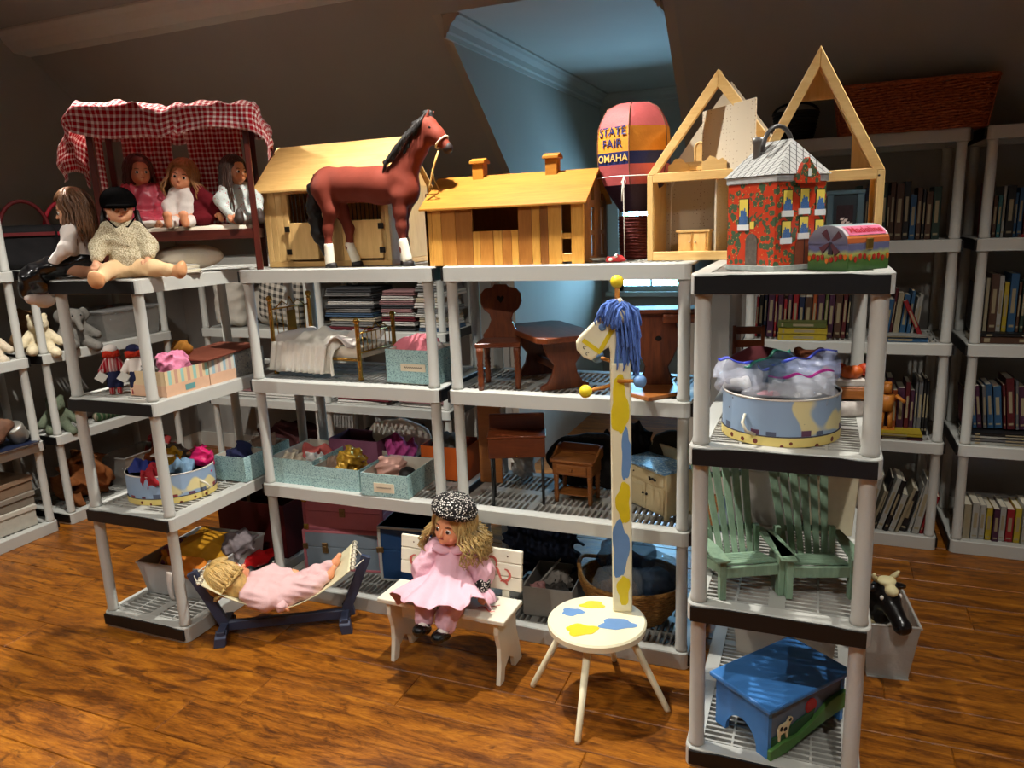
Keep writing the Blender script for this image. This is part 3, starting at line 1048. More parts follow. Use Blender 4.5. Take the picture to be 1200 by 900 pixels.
# ------------------------------------------------------------------ canopy doll bed and its dolls
BED_RZ = math.atan2(.33, .46)
BED = Matrix.Translation((-2.590, 2.150, Z3)) @ Matrix.Rotation(BED_RZ, 4, 'Z')
BL, BD, BH = .566, .27, .635
m_mahog = wood('mahogany', (46, 14, 9), (84, 30, 19), 'z', 10, .35, .45)
m_mahog_x = wood('mahogany_rail', (46, 14, 9), (88, 32, 20), 'x', 10, .35, .45)
m_check = gingham('red_gingham', (238, 226, 220), (168, 20, 34), .021)
def canopy_bed():
    t = thing('canopy_bed', 'dark red wooden four-post doll bed with red gingham canopy', 'bed', (-2.590, 2.150, Z3), BED_RZ)
    for x in (0, BL):
        for y in (0, BD):
            MB().prism([(-.0125, 0), (.0125, 0), (.011, BH), (-.011, BH)], y - .0115, y + .0115, 'xz', Matrix.Translation((x, 0, 0))).build('post', m_mahog, t, bevel=.002)
    for y in (0, BD):
        MB().box(.011, BL - .011, y - .008, y + .008, .128, .168).build('side_rail', m_mahog_x, t, bevel=.002)
    for x in (0, BL):
        MB().box(x - .008, x + .008, .011, BD - .011, .128, .168).build('end_rail', m_mahog_x, t, bevel=.002)
        MB().box(x - .006, x + .006, .011, BD - .011, BH - .03, BH - .008).build('canopy_rail', m_mahog_x, t)
    MB().box(.008, BL - .008, .008, BD - .008, .13, .142).build('slat_base', m_mahog_x, t)
    sob('mattress', [rbox((BL / 2, BD / 2, .160), (BL / 2 - .014, BD / 2 - .014, .026), .02)], plain('off_white_sheet', (224, 212, 192), .9, .15, .05, 18, .3, 200), t, .008, .01, warp=folds(.003, 40, 50, 30, 2))
    # canopy: arched top, hanging valance in front, long flaps at the ends
    top = BH + .006
    def can(u, v):
        s = -.30 + u * (BL + .52)                     # run along the length
        if s < -.045: x, dx = -.045 - .055 * min(1, (-.045 - s) / .15), (-.045 - s)
        elif s > BL + .04: x, dx = BL + .04 + .045 * min(1, (s - BL - .04) / .12), (s - BL - .04)
        else: x, dx = s, 0
        c = v * (BD + .20)                            # run across the depth
        drop = .095 + .03 * math.sin(s * 9 + .6) + (.02 if s > BL * .55 else 0)
        if c < .10:
            k = (1 - c / .10)
            y, dy = -.022 - .022 * k, drop * k
        elif c > .10 + BD: y, dy = BD + .012, c - .10 - BD
        else: y, dy = c - .10 - .02, 0
        arch = .028 * math.sin(PI * min(max((y + .02) / (BD + .04), 0), 1))
        sag = -.020 * math.exp(-((s - BL * .47) / .05) ** 2)
        flap = dx * (1.0 if s < 0 else .95)
        z = top + arch + sag - max(flap, dy * (1 - .3 * min(1, flap * 8))) - .35 * min(flap, dy)
        w = .006 * math.sin(s * 38 + c * 21) + .005 * math.sin(c * 45 - s * 17) + .004 * math.sin(s * 83)
        return (x + w * (1 if dx else .3), y + w * (1 if dy else .2), z + (w if not dx and not dy else 0))
    MB().sheet(can, 84, 44, (BL + .52, BD + .20), .0018).build('canopy', m_check, t, True)
    for x0, x1, z0 in ((.055, .245, .185), (.305, .520, .178)):
        def cur(u, v, x0=x0, x1=x1, z0=z0):
            z = z0 + (BH - .015 - z0) * v
            x = x0 + (x1 - x0) * u + .012 * math.sin(v * 4 + x0 * 20) * (1 - v)
            return (x, BD - .020 + .010 * math.sin(u * 26) * (1.15 - .5 * v) + .004 * math.sin(u * 61), z)
        MB().sheet(cur, 60, 24, ((x1 - x0) * 1.25, BH - z0), .0015).build('curtain', m_check, t, True)
    for xa in (.012,):
        def end(u, v):
            return (xa + .006 * math.sin(u * 20), .02 + .07 * u, .19 + (BH - .21) * v)
        MB().sheet(end, 20, 16, (.10, .42), .0015).build('curtain', m_check, t, True)
    MB().tube([(.335, -.012, top - .03), (.334, -.018, top - .06), (.338, -.018, top - .12)], .0022, 6).build('tie', plain('cream_cord', (214, 190, 160), .8), t, True)
canopy_bed()
def on_bed(x, y, z=.186): return BED @ Vector((x, y, z))

def rose_doll():
    t = thing('doll', 'auburn-haired doll in rose satin dress sitting behind the rider doll', 'doll', on_bed(.125, .150, .178), BED_RZ + .22, scale=(.88,) * 3)
    J = base_pose(hr=(.06, 0, .22), knl=(-.05, -.09, .03), anl=(-.05, -.13, .02), tol=(-.05, -.15, .03), knr=(.05, -.09, .03), anr=(.05, -.13, .02), tor=(.05, -.15, .03), wrl=(-.07, -.08, .06), wrr=(.06, -.085, .06))
    figure(t, J, skin2, 1.0)
    st = plain('rose_satin', (176, 62, 78), .38, .5, .16, 16)
    sob('dress', [caps((0, .0, .06), (0, .004, .150), .062, .050), caps((0, .004, .15), (0, .004, .192), .046, .026), caps(J['shl'], J['ell'], .036, .038), caps(J['ell'], J['wrl'], .034, .018), caps(J['shr'], J['elr'], .036, .038), caps(J['elr'], J['wrr'], .034, .018),
                  elli((0, -.055, .042), (.098, .088, .040))], st, t, .0055, .022, warp=folds(.0042, 110, 90, 60, 1.4))
    sob('petticoat', [elli((0, -.07, .030), (.104, .088, .022))], plain('white_cotton', (226, 216, 208)), t, .006, .02, warp=folds(.002, 140, 60, 40, 2))
    hair(t, J, (74, 30, 18), .045, 150, .006, 0, False, seed=8, bulk=1.16)
rose_doll()

def cardigan_doll():
    t = thing('doll', 'blonde doll in white top and dark red cardigan, bare feet forward, on the canopy bed', 'doll', on_bed(.290, .120, .180), BED_RZ - .10, scale=(.88,) * 3)
    J = base_pose(chest=(.006, .022, .130), neck=(.006, .030, .172), head=(-.006, .026, .232), hr=(.05, .22, .02), shl=(-.044, .024, .155), shr=(.056, .024, .160), ell=(-.07, -.01, .10), wrl=(-.06, -.06, .055), elr=(.115, .0, .105), wrr=(.150, -.035, .060),
                  knl=(-.035, -.075, .030), anl=(-.040, -.150, .020), tol=(-.042, -.160, .060), knr=(.035, -.075, .030), anr=(.030, -.150, .020), tor=(.036, -.160, .060), hs=1.04)
    figure(t, J, skin3, 1.0, feet=True)
    for a in 'lr':
        A = Vector(J['an' + a])
        sob('foot', [elli(A + Vector((0, -.010, .016)), (.019, .012, .034)), elli(A + Vector((0, -.014, .040)), (.021, .012, .014))], skin3, t, .005, .01)
    wh = plain('white_cotton', (226, 216, 208))
    red = plain('crimson_knit', (96, 14, 24), .9, .2, .12, 40, .4, 300)
    sob('blouse', [caps((0, .004, .06), (.006, .022, .135), .056, .050), caps((.006, .02, .13), (.006, .028, .166), .044, .028), caps(J['shl'], J['ell'], .034, .028), caps(J['ell'], (-.062, -.045, .065), .028, .02)], wh, t, .0055, .02, warp=folds(.0018, 100, 70, 90, 5))
    sob('cardigan', [caps(J['shr'], J['elr'], .038, .034), caps(J['elr'], (.142, -.026, .068), .034, .022), caps((.050, .02, .15), (.062, -.01, .05), .026, .036), elli((.075, -.03, .036), (.055, .06, .030)), elli((-.03, -.045, .026), (.062, .055, .020))], red, t, .0055, .02, warp=folds(.002, 110, 90, 90, 6))
    sob('sock', [caps((-.036, -.078, .03), (-.040, -.140, .022), .027, .024), caps((.035, -.078, .03), (.031, -.13, .022), .027, .022)], plain('white_cotton', (226, 216, 208)), t, .005, .005)
    hair(t, J, (168, 116, 66), .085, 240, .030, .004, True, seed=12, bulk=1.20, r=.0026, part_side=.4)
cardigan_doll()

def flower_doll():
    t = thing('doll', 'brown-haired doll in pale floral dress and dark boots at the bed end', 'doll', on_bed(.500, .100, .178), BED_RZ + .45, scale=(.84,) * 3)
    J = base_pose(hr=(.06, 0, .35), wrl=(-.08, -.07, .06), wrr=(.07, -.07, .06), knl=(-.05, -.08, .035), anl=(-.055, -.125, .030), tol=(-.055, -.135, .06), knr=(.04, -.08, .035), anr=(.045, -.125, .030), tor=(.045, -.135, .06))
    figure(t, J, skin2, 1.0)
    fl = floral('pale_floral', (196, 204, 200), (190, 120, 120), (110, 140, 130), 70, .85, .25, False)
    sob('dress', [caps((0, .0, .06), (0, .004, .150), .058, .048), caps((0, .004, .15), (0, .004, .190), .044, .026), caps(J['shl'], J['ell'], .034, .034), caps(J['ell'], J['wrl'], .032, .018), caps(J['shr'], J['elr'], .034, .034), caps(J['elr'], J['wrr'], .032, .018), elli((0, -.04, .036), (.080, .070, .034))], fl, t, .0055, .02, warp=folds(.002, 100, 80, 80, 2.2))
    bt = plain('dark_boot', (52, 38, 32), .5, .4, .1)
    for a in 'lr':
        A = Vector(J['an' + a])
        sob('boot', [caps(A, A + Vector((0, -.012, 0)), .022), elli(A + Vector((0, -.018, .018)), (.021, .013, .036))], bt, t, .005, .01)
    hair(t, J, (62, 38, 26), .17, 220, .012, .002, True, seed=15, bulk=1.14)
flower_doll()

# white pillow stored under the bed and a stack of paper beside the rider
tag(sob('pillow', [elli(on_bed(.28, .11, .062), (.135, .07, .052), (0, 0, BED_RZ))], plain('off_white_sheet', (224, 212, 192)), None, .008, .01), 'small off-white pillow pushed under the canopy bed', 'pillow')
m_paper = plain('paper_edge', (222, 214, 190), .8, .2, .05, 40)
m_paper2 = plain('paper_grey', (186, 180, 170), .8, .2, .05, 40)
rp = random.Random(5)
zz = Z3
for i in range(7):
    h = rp.uniform(.0035, .006)
    o = MB().box(-.10, .10, -.075, .075, 0, h).build('magazine', m_paper if i % 3 else m_paper2, None, bevel=.0008)
    o.location = (-2.395 + rp.uniform(-.006, .006), 2.255 + rp.uniform(-.01, .01), zz); o.rotation_euler = (0, 0, math.radians(62) + rp.uniform(-.06, .06))
    tag(o, 'thin cream booklet, %s from the bottom of the pile beside the rider doll' % ('first', 'second', 'third', 'fourth', 'fifth', 'sixth', 'seventh')[i], 'booklet', 'booklets beside the rider doll')
    zz += h + .0004
# ------------------------------------------------------------------ toys standing on top of the shelves
m_ply = wood('pale_plywood', (206, 158, 90), (234, 192, 122), 'x', 7, .5, .35)
m_plyz = wood('pale_plywood_upright', (204, 160, 96), (232, 194, 130), 'z', 7, .5, .35)
m_iron = plain('dark_iron', (40, 34, 28), .5, .5, .2, 40, 0, 100, .6)
m_dark = plain('hole_shade', (20, 16, 14), .9)

def stable():
    L, D, hE, hR = .612, .33, .318, .500
    t = thing('toy_stable', 'pale wooden toy stable with half doors behind the brown horse', 'toy stable', (-2.195, 2.615, Z3))
    MB().box(0, L, 0, D, 0, .022).build('base', m_ply, t, bevel=.002)
    xs = [0, .030, .062, .095, .125, .285, .330, .385, .420, .575, .592, L]
    for a, b in zip(xs, xs[1:]):
        if (a, b) in ((.125, .285), (.420, .575)):
            continue
        MB().box(a + .0006, b - .0006, 0, .012 + .002 * ((a * 100) % 2), .022, hE).build('board', m_plyz, t, bevel=.0015)
    MB().box(.125, .285, 0, .010, .300, hE).build('lintel', m_ply, t); MB().box(.420, .575, 0, .010, .300, hE).build('lintel', m_ply, t)
    for x0, x1, hx in ((.122, .268, .122), (.424, .578, .578)):
        d = MB().box(x0, x1, -.010, -.001, .030, .182).build('half_door', m_plyz, t, bevel=.002)
        for z in (.052, .146):
            MB().box(hx - .012, hx + .012, -.013, -.009, z, z + .022).build('hinge', m_iron, d)
    for x0, x1 in ((.125, .285), (.420, .575)):
        for k in range(1, 8):
            x = x0 + (x1 - x0) * k / 8
            MB().cyl((x, .008, .182), (x, .008, .300), .0022, n=6).build('bar', m_iron, t)
    MB().box(0, .010, .012, D, .022, hE).build('side_wall', m_plyz, t); MB().box(L - .010, L, .012, D, .022, hE).build('side_wall', m_plyz, t)
    for x in (.001, L - .009):
        MB().prism([(0, hE), (D, hE), (D / 2, hR - .012)], x, x + .008, 'yz').build('gable', m_plyz, t)
    MB().box(.010, L - .010, D - .010, D, .022, hE).build('back_wall', m_plyz, t)
    for s in (0, 1):
        y0, y1 = (-.030, D / 2) if s == 0 else (D + .030, D / 2)
        zl = hE - .010
        MB().prism([(y0, zl), (y1, hR), (y1, hR + .009), (y0, zl + .009)], -.030, L + .014, 'yz').build('roof_panel', m_ply, t, bevel=.001)
stable()

def horse():
    t = thing('toy_horse', 'bay toy horse with white socks and black mane before the stable', 'toy horse', (-1.640, 2.555, Z3), .02)
    def q(px, py, y=0.0): return Vector(((px - 433) * .00396, y, (312 - py) * .00361))
    red = plain('flocked_bay', (112, 45, 30), .75, .25, .14, 18, .25, 400)
    W = .052
    pr = [caps(q(392, 222), q(414, 224), .068, .062), caps(q(414, 224), q(450, 226), .066, .070), caps(q(450, 228), q(472, 228), .066, .060), elli(q(480, 232), (.042, .052, .060)),
          caps(q(474, 218), q(492, 190), .058, .040), caps(q(492, 190), q(504, 172), .040, .032),
          caps(q(504, 171), q(513, 181), .035, .030), caps(q(513, 181), q(523, 193), .027, .019), elli(q(503, 181), (.026, .023, .030))]
    for s, hk, ft in ((-1, (391, 270), (390, 306)), (1, (404, 270), (409, 305))):
        y = s * .036
        pr += [caps(q(390, 228, y), q(396, 250, y), .050, .030), caps(q(396, 250, y), q(*hk, y), .026, .018), caps(q(*hk, y), q(hk[0] - 1, 290, y), .017, .013), caps(q(hk[0] - 1, 290, y), q(*ft, y), .013, .015)]
    for s, kn, ft in ((-1, (474, 270), (478, 304)), (1, (467, 270), (466, 304))):
        y = s * .034
        pr += [caps(q(474, 240, y), q(kn[0], 256, y), .036, .024), caps(q(kn[0], 256, y), q(*kn, y), .022, .018), caps(q(*kn, y), q(kn[0] + 1, 294, y), .017, .0125), caps(q(kn[0] + 1, 294, y), q(*ft, y), .013, .015)]
    sob('body', pr, red, t, .0062, .022)
    for s in (-1, 1):
        sob('ear', [caps(q(505, 166, s * .016), q(509, 157, s * .020), .009, .003)], red, t, .003, .004)
        MB().ell(q(510, 174, s * .031), (.006, .004, .006), 10, 8).build('eye', plain('horse_eye', (12, 8, 6), .1, .6), t, True)
    sock = plain('white_sock', (226, 218, 198), .7, .3, .05)
    hoof = plain('hoof', (34, 28, 26), .5, .4, .1)
    for y, a, b in ((-.036, (390.2, 288), (390, 306)), (.036, (403, 288), (409, 305)), (-.034, (475, 286), (478, 304)), (.034, (468, 286), (466, 304))):
        sob('sock', [caps(q(*a, y), q(*b, y), .0185, .0195)], sock, t, .004, .004)
        bx, bz = q(*b, y).x, .0
        MB().lathe([(.022, 0), (.0195, .018), (.012, .022)], 14, (bx + .005, y, 0), sx=1.15).build('hoof', hoof, t, True)
    blk = plain('black_mane', (22, 17, 15), .55, .4, .25, 60, .3, 160)
    sob('mane', [caps(q(505, 160), q(494, 172), .016, .020), caps(q(494, 172), q(482, 186), .022, .024), caps(q(482, 186), q(466, 199), .024, .016), caps(q(466, 199), q(455, 203), .014, .006), caps(q(496, 178, -.028), q(484, 196, -.040), .010, .008), caps(q(508, 160), q(512, 168), .010, .005)], blk, t, .005, .012, warp=folds(.003, 60, 140, 150, 1))
    m = MB(); r_ = random.Random(3)
    for i in range(60):
        u = i / 59; y = -.022 - .02 * math.sin(u * 3) + r_.uniform(-.004, .004)
        p = q(505 - 42 * u, 160 + 40 * u, y)
        m.tube([p, p + Vector((-.004, -.018, -.02)), p + Vector((-.010 + r_.uniform(-.006, .006), -.024, -.045 - r_.random() * .02))], [.003, .0028, .0008], 4)
    m.build('mane_strand', blk, t, True, kind='stuff')
    tail = [caps(q(379, 212), q(371, 226), .016, .020), caps(q(371, 226), q(370, 250), .022, .028), caps(q(370, 250), q(374, 276), .028, .028), caps(q(374, 276), q(380, 298), .026, .010)]
    sob('tail', tail, blk, t, .005, .012, warp=folds(.003, 160, 160, 26, .3))
    nb = plain('white_leather', (224, 210, 180), .6)
    c, d = q(518, 188), (q(523, 194) - q(513, 182)).normalized()
    ring = [c + (Vector((0, 1, 0)) * math.cos(a) * .029 + d.cross(Vector((0, 1, 0))) * math.sin(a) * .030) for a in [k * PI / 8 for k in range(16)]]
    MB().tube(ring, .0035, 6, True).build('noseband', nb, t, True)
    sob('muzzle', [elli(q(523.5, 194), (.021, .019, .022))], plain('dark_muzzle', (40, 30, 30), .6), t, .004, .004)
    rope = plain('straw_rope', (206, 164, 92), .8)
    MB().tube([q(517, 197, -.024), q(513, 208, -.027), q(510, 218, -.03), q(507, 230, -.03), q(505, 237, -.03)], .004, 6).build('lead_rope', rope, t, True)
    MB().tube([q(510, 214, -.032), q(512, 226, -.032), q(517, 236, -.032), q(515, 239, -.032), q(502, 239, -.032), q(502, 242, -.032)], .0022, 6).build('lead_clip', plain('brass_clip', (150, 110, 50), .3, .5, .1, 20, 0, 1, .8), t, True)
horse()

def cabin():
    t = thing('toy_cabin', 'varnished toy cabin of vertical boards with two roof chimneys', 'toy cabin', (-1.362, 2.505, Z3), .0)
    kx = .62 / 687.0
    L, D, hE, hR = .612, .30, .216, .318
    def X(z): return (z - 78) * kx
    tones = [wood('cabin_board_%d' % i, a, b, 'z', 9, .35, .45) for i, (a, b) in enumerate((((196, 134, 52), (230, 172, 84)), ((150, 92, 36), (184, 120, 54)), ((178, 112, 44), (208, 144, 68)), ((120, 72, 30), (156, 98, 46))))]
    ed = [78, 108, 150, 215, 290, 322, 380, 418, 458, 488, 545, 580, 612, 668]
    tn = [0, 0, 2, 1, 0, 2, 0, 1, 0, 1, 0, 3, 0, 2]
    w0, w1, wz0, wz1 = X(318), X(486), .122, .204
    for i, (a, b) in enumerate(zip(ed, ed[1:])):
        a, b = X(a), X(b)
        if b <= w0 + .003 or a >= w1 - .003:
            MB().box(a + .0005, b - .0005, 0, .010, 0, hE).build('board', tones[tn[i]], t, bevel=.001)
        else:
            MB().box(a + .0005, b - .0005, 0, .010, 0, wz0).build('board', tones[tn[i]], t, bevel=.001)
            MB().box(a + .0005, b - .0005, 0, .010, wz1, hE).build('board', tones[(tn[i] + 1) % 3], t, bevel=.001)
    MB().box(X(706), L - .001, 0, .010, 0, hE).build('board', tones[0], t, bevel=.001)
    for z0, z1 in ((.008, .036), (.086, .106), (.204, hE)):
        MB().box(X(668), X(706), .001, .010, z0, z1).build('door_bar', tones[0], t, bevel=.001)
    gable_shade = tones[3]  # darkest tone for this gable: its shade is put into the colour
    n = 7
    for k in range(n):
        if k in (2, 5): continue
        y0, y1 = .010 + (D - .010) * k / n, .010 + (D - .010) * (k + 1) / n
        zt = lambda yy: hE + (hR - hE) * (1 - abs(yy - D / 2) / (D / 2)) - .004
        MB().prism([(y0 + .0006, 0), (y1 - .0006, 0), (y1 - .0006, zt(y1)), (y0 + .0006, zt(y0))], L - .010, L, 'yz').build('gable_board', gable_shade, t)
    for k in (2, 5):
        y0, y1 = .010 + (D - .010) * k / n, .010 + (D - .010) * (k + 1) / n
        for z0, z1 in ((0, .02), (.095, .11), (.19, hE)):
            MB().box(L - .010, L, y0, y1, z0, z1).build('gable_bar', gable_shade, t)
    MB().prism([(0, 0), (D, 0), (D, hE), (D / 2, hR - .004), (0, hE)], 0, .010, 'yz').build('end_wall', tones[1], t)
    m = MB(); m.box(.010, L * .42, D - .010, D, 0, hE); m.box(L * .42, L * .62, D - .010, D, 0, .10); m.box(L * .62, L * .80, D - .010, D, 0, hE)
    m.build('back_wall', tones[1], t)
    roof = wood('cabin_roof', (150, 92, 22), (186, 126, 42), 'x', 6, .55, .25)
    for s in (0, 1):
        y0 = -.022 if s == 0 else D + .022
        zl = hE - (hR - hE) * .022 / (D / 2)
        MB().prism([(y0, zl), (D / 2, hR), (D / 2, hR + .008), (y0, zl + .008)], -.014, L + .016, 'yz').build('roof_panel', roof, t, bevel=.001)
    for x in (.165, .455):
        c = MB().prism([(D / 2 - .022, hR - .014), (D / 2 + .022, hR - .014), (D / 2 + .022, hR + .050), (D / 2 - .022, hR + .050)], x - .022, x + .022, 'yz').build('chimney', roof, t, bevel=.001)
        MB().prism([(D / 2 - .030, hR + .050), (D / 2 + .030, hR + .050), (D / 2 + .030, hR + .060), (D / 2, hR + .070), (D / 2 - .030, hR + .060)], x - .030, x + .030, 'yz').build('chimney_cap', roof, c, bevel=.001)
cabin()

def balloon():
    t = thing('toy_balloon', 'cloth hot-air balloon toy with orange and navy lettered bands', 'toy balloon', (-.628, 2.745, Z3), math.radians(5))
    n = 6
    prof = [(.000, .545), (.060, .540), (.100, .520), (.124, .480), (.134, .455), (.138, .410), (.138, .372), (.136, .330), (.128, .300), (.116, .262), (.094, .225), (.072, .195), (.056, .170)]
    cols = {'pink': (186, 88, 88), 'orange': (214, 138, 42), 'navy': (24, 34, 88), 'plum': (44, 24, 44)}
    ms = {k: plain('balloon_' + k, c, .6, .3, .1, 20, .3, 90) for k, c in cols.items()}
    def ringpt(r, z, k, sub):
        a0 = -PI / 2 + 2 * PI * k / n; a1 = a0 + 2 * PI / n
        p0, p1 = Vector((math.cos(a0), math.sin(a0), 0)), Vector((math.cos(a1), math.sin(a1), 0))
        p = p0.lerp(p1, sub)
        bul = 1 + .045 * math.sin(PI * sub)
        return Vector((p.x * r * bul, p.y * r * bul, z))
    def band(name, idx0, idx1, mat):
        m = MB(); sub = 5; o = 0
        for i in range(idx0, idx1 + 1):
            for k in range(n):
                for j in range(sub):
                    m.v.append(ringpt(prof[i][0], prof[i][1], k, j / sub))
        w = n * sub
        for i in range(idx1 - idx0):
            for c in range(w):
                d = (c + 1) % w
                m.f.append((i * w + c, i * w + d, (i + 1) * w + d, (i + 1) * w + c)); m.mi.append(0)
        return m.build(name, mat, t, 'auto')
    band('crown_band', 0, 4, ms['pink']); b1 = band('orange_band', 4, 6, ms['orange']); b2 = band('navy_band', 6, 7, ms['navy']); band('lower_band', 7, 9, ms['pink']); band('throat', 9, 12, ms['plum'])
    tri = MB()
    for k in range(n):
        a = [ringpt(.1295, .300, k, .02), ringpt(.1295, .300, k, .98), ringpt(.100, .236, k, .5)]
        tri.add([p * 1.0 + Vector((p.x, p.y, 0)).normalized() * .003 for p in a], [(0, 1, 2)])
    for k in range(n):
        sm = MB().tube([ringpt(prof[i][0] + .001, prof[i][1], k, 0) for i in range(1, 10)], .0018, 5).build('seam', plain('seam_thread', (120, 80, 60), .7), t, True)
    # lettering on the panel left of the front seam
    def warp(z0):
        def f(co):
            sub = min(max(co.x / .135 + .5, 0), 1)
            zz = z0 + co.y
            r = .1385 if zz < .43 else .136
            p = ringpt(r, zz, n - 1, sub)
            return p + Vector((p.x, p.y, 0)).normalized() * .0022
        return f
    mn = plain('navy_print', (36, 40, 96), .6); mo = plain('gold_print', (214, 170, 90), .6)
    lettering('lettering', 'STATE', .040, mn, b1, None, True, warp(.440))
    lettering('lettering', 'FAIR', .040, mn, b1, None, True, warp(.400))
    lettering('lettering', 'OMAHA', .034, mo, b2, None, True, warp(.351))
    wire = plain('white_wire', (226, 222, 212), .5)
    R = .135
    MB().tube([(R * math.cos(a), R * math.sin(a), .290) for a in [k * PI / 12 for k in range(24)]], .0022, 6, True).build('hoop', wire, t, True)
    for a in (-PI / 2 - .15, -PI / 2 - 1.75, -PI / 2 + 1.5, PI / 2):
        x, y = R * math.cos(a), R * math.sin(a)
        MB().tube([(x, y, .292), (x * .97, y * .97, .16), (x * .95, y * .95, .006)], .0020, 6).build('cord', wire, t, True)
        MB().tube([(x, y, .290), (x + .008, y - .004, .272), (x + .003, y - .004, .252), (x - .006, y - .002, .27), (x, y, .288), (x - .004, y - .004, .24), (x - .006, y - .004, .205)], .0022, 5).build('knot', wire, t, True)
    wk = plain('red_wicker', (84, 28, 24), .7, .3, .25, 60, .5, 120)
    bk = MB().lathe([(.040, 0), (.052, .004), (.058, .15), (.062, .155), (.054, .155), (.048, .02), (0, .02)], 20).build('basket', wk, t, True)
    for z in [k * .011 for k in range(1, 14)]:
        MB().tube([((.053 + .006 * z / .15) * math.cos(a), (.053 + .006 * z / .15) * math.sin(a), z) for a in [k * PI / 10 for k in range(20)]], .003, 5, True).build('weave', wk, bk, True)
balloon()

# odds and ends beside the balloon
o = MB().lathe([(.0, .004), (.018, .002), (.036, .014), (.038, .016), (.034, .016), (.018, .006), (0, .008)], 20).build('toy_bowl', plain('pewter', (150, 146, 138), .35, .5, .1, 30, 0, 1, .6), None, True); o.location = (-.705, 2.54, Z3); tag(o, 'small shallow metal bowl on the shelf beside the balloon', 'bowl')
t = thing('toy_figure', 'tiny red and white toy lying next to the metal bowl', 'toy', (-.640, 2.520, Z3))
sob('body', [caps((-.03, 0, .010), (.012, .004, .014), .009, .011), caps((.012, .004, .014), (.03, -.004, .010), .010, .005), caps((-.02, 0, .01), (-.028, -.01, .02), .005, .004), caps((.0, 0, .012), (.004, -.008, .026), .005, .004)], plain('toy_red', (170, 36, 34), .5), t, .003, .006)
MB().ell((.0, -.006, .024), (.007, .007, .007)).build('head', plain('toy_white', (226, 218, 208), .5), t, True); MB().ell((-.02, -.008, .012), (.008, .005, .006)).build('collar', plain('toy_white', (226, 218, 208)), t, True)
# ------------------------------------------------------------------ wooden doll house, tin house, tin chest
m_pine = wood('pine', (216, 170, 100), (242, 206, 138), 'x', 6, .45, .4)
m_pinez = wood('pine_upright', (216, 170, 100), (242, 206, 138), 'z', 6, .45, .4)
def wallpaper():
    g = NT('doll_wallpaper'); v = g.coord('Object')
    vo = g.n('ShaderNodeTexVoronoi', ins={'Vector': v, 'Scale': 85.0, 'Randomness': .35})
    d = g.math('LESS_THAN', vo.outputs['Distance'], .16)
    return g.fin(g.mix(d, lin((206, 194, 172)), lin((150, 128, 108))), .85, .2)
m_wp = wallpaper()

def frame_half(t, xf, W, hE, hR, D, back):
    """one open half: posts, base, attic floor, rafters; local x across, y to the back"""
    th = .020
    def bx(nm, a, mat): MB().box(*a, xf).build(nm, mat, t, bevel=.0015)
    for x in (0, W - th):
        bx('wall_post', (x, x + th, 0, .018, 0, hE), m_pinez)
    bx('base_board', (th, W - th, 0, .018, 0, .030), m_pine)
    bx('attic_beam', (th, W - th, 0, .018, hE - .024, hE + .006), m_pine)
    bx('floor_panel', (.004, W - .004, .018, D, .010, .020), m_pine)
    bx('attic_floor', (.004, W - .004, .018, D, hE - .012, hE), m_pine)
    for s in (0, 1):
        x0, x1 = (0, W / 2) if s == 0 else (W, W / 2)
        sg = 1 if s == 0 else -1
        ins = .040
        poly = [(x0, hE), (x1, hR), (x1, hR - ins * 1.35), (x0 + sg * ins * .75, hE)]
        MB().prism(poly, 0, .018, 'xz', xf).build('rafter', m_pine, t, bevel=.0015)
        poly = [(x0, hE), (x1, hR), (x1, hR - .012), (x0 + sg * .008, hE)]
        if back == 'paper' or s == 0 or True:
            if s == 0: MB().prism(poly, .018, .060, 'xz', xf).build('roof_panel', m_pine, t)
    if back == 'paper':
        bx('side_panel', (0, .010, .018, D, 0, hE), m_pinez)
        MB().prism([(.006, .020), (W - .006, .020), (W - .006, hE), (W / 2, hR - .012), (.006, hE)], D - .006, D, 'xz', xf).build('back_panel', m_wp, t)
    else:
        for x in (0, W - th):
            bx('rear_post', (x, x + th, D - .018, D, 0, hE), m_pinez)
        # rear gable board with a wide opening
        MB().prism([(W * .36, hR * .80), (W * .64, hR * .80), (W / 2 + .004, hR), (W / 2 - .004, hR)], D - .010, D, 'xz', xf).build('gable_board', m_pinez, t)
        MB().prism([(W - .010, hE), (W * .79, hE), (W * .79, hE + (hR - hE) * .42)], D - .010, D, 'xz', xf).build('gable_board', m_pinez, t)
        MB().prism([(.010, hE), (W * .16, hE), (W * .16, hE + (hR - hE) * .31)], D - .010, D, 'xz', xf).build('gable_board', m_pinez, t)
        for s in (0, 1):
            x0, x1 = (0, W / 2) if s == 0 else (W, W / 2); sg = 1 if s == 0 else -1
            MB().prism([(x0, hE), (x1, hR), (x1, hR - .026), (x0 + sg * .016, hE)], D - .018, D, 'xz', xf).build('rafter', m_pine, t)
            MB().prism([(x0, hE), (x1, hR), (x1, hR - .010), (x0 + sg * .007, hE)], .018, D - .018, 'xz', xf).build('roof_panel', m_pine, t)
        bx('side_panel', (W - .008, W, .018, D - .018, 0, hE * .92), m_pinez)
        bx('door_post', (W * .52, W * .57, .004, .016, .020, hE - .02), m_pinez)

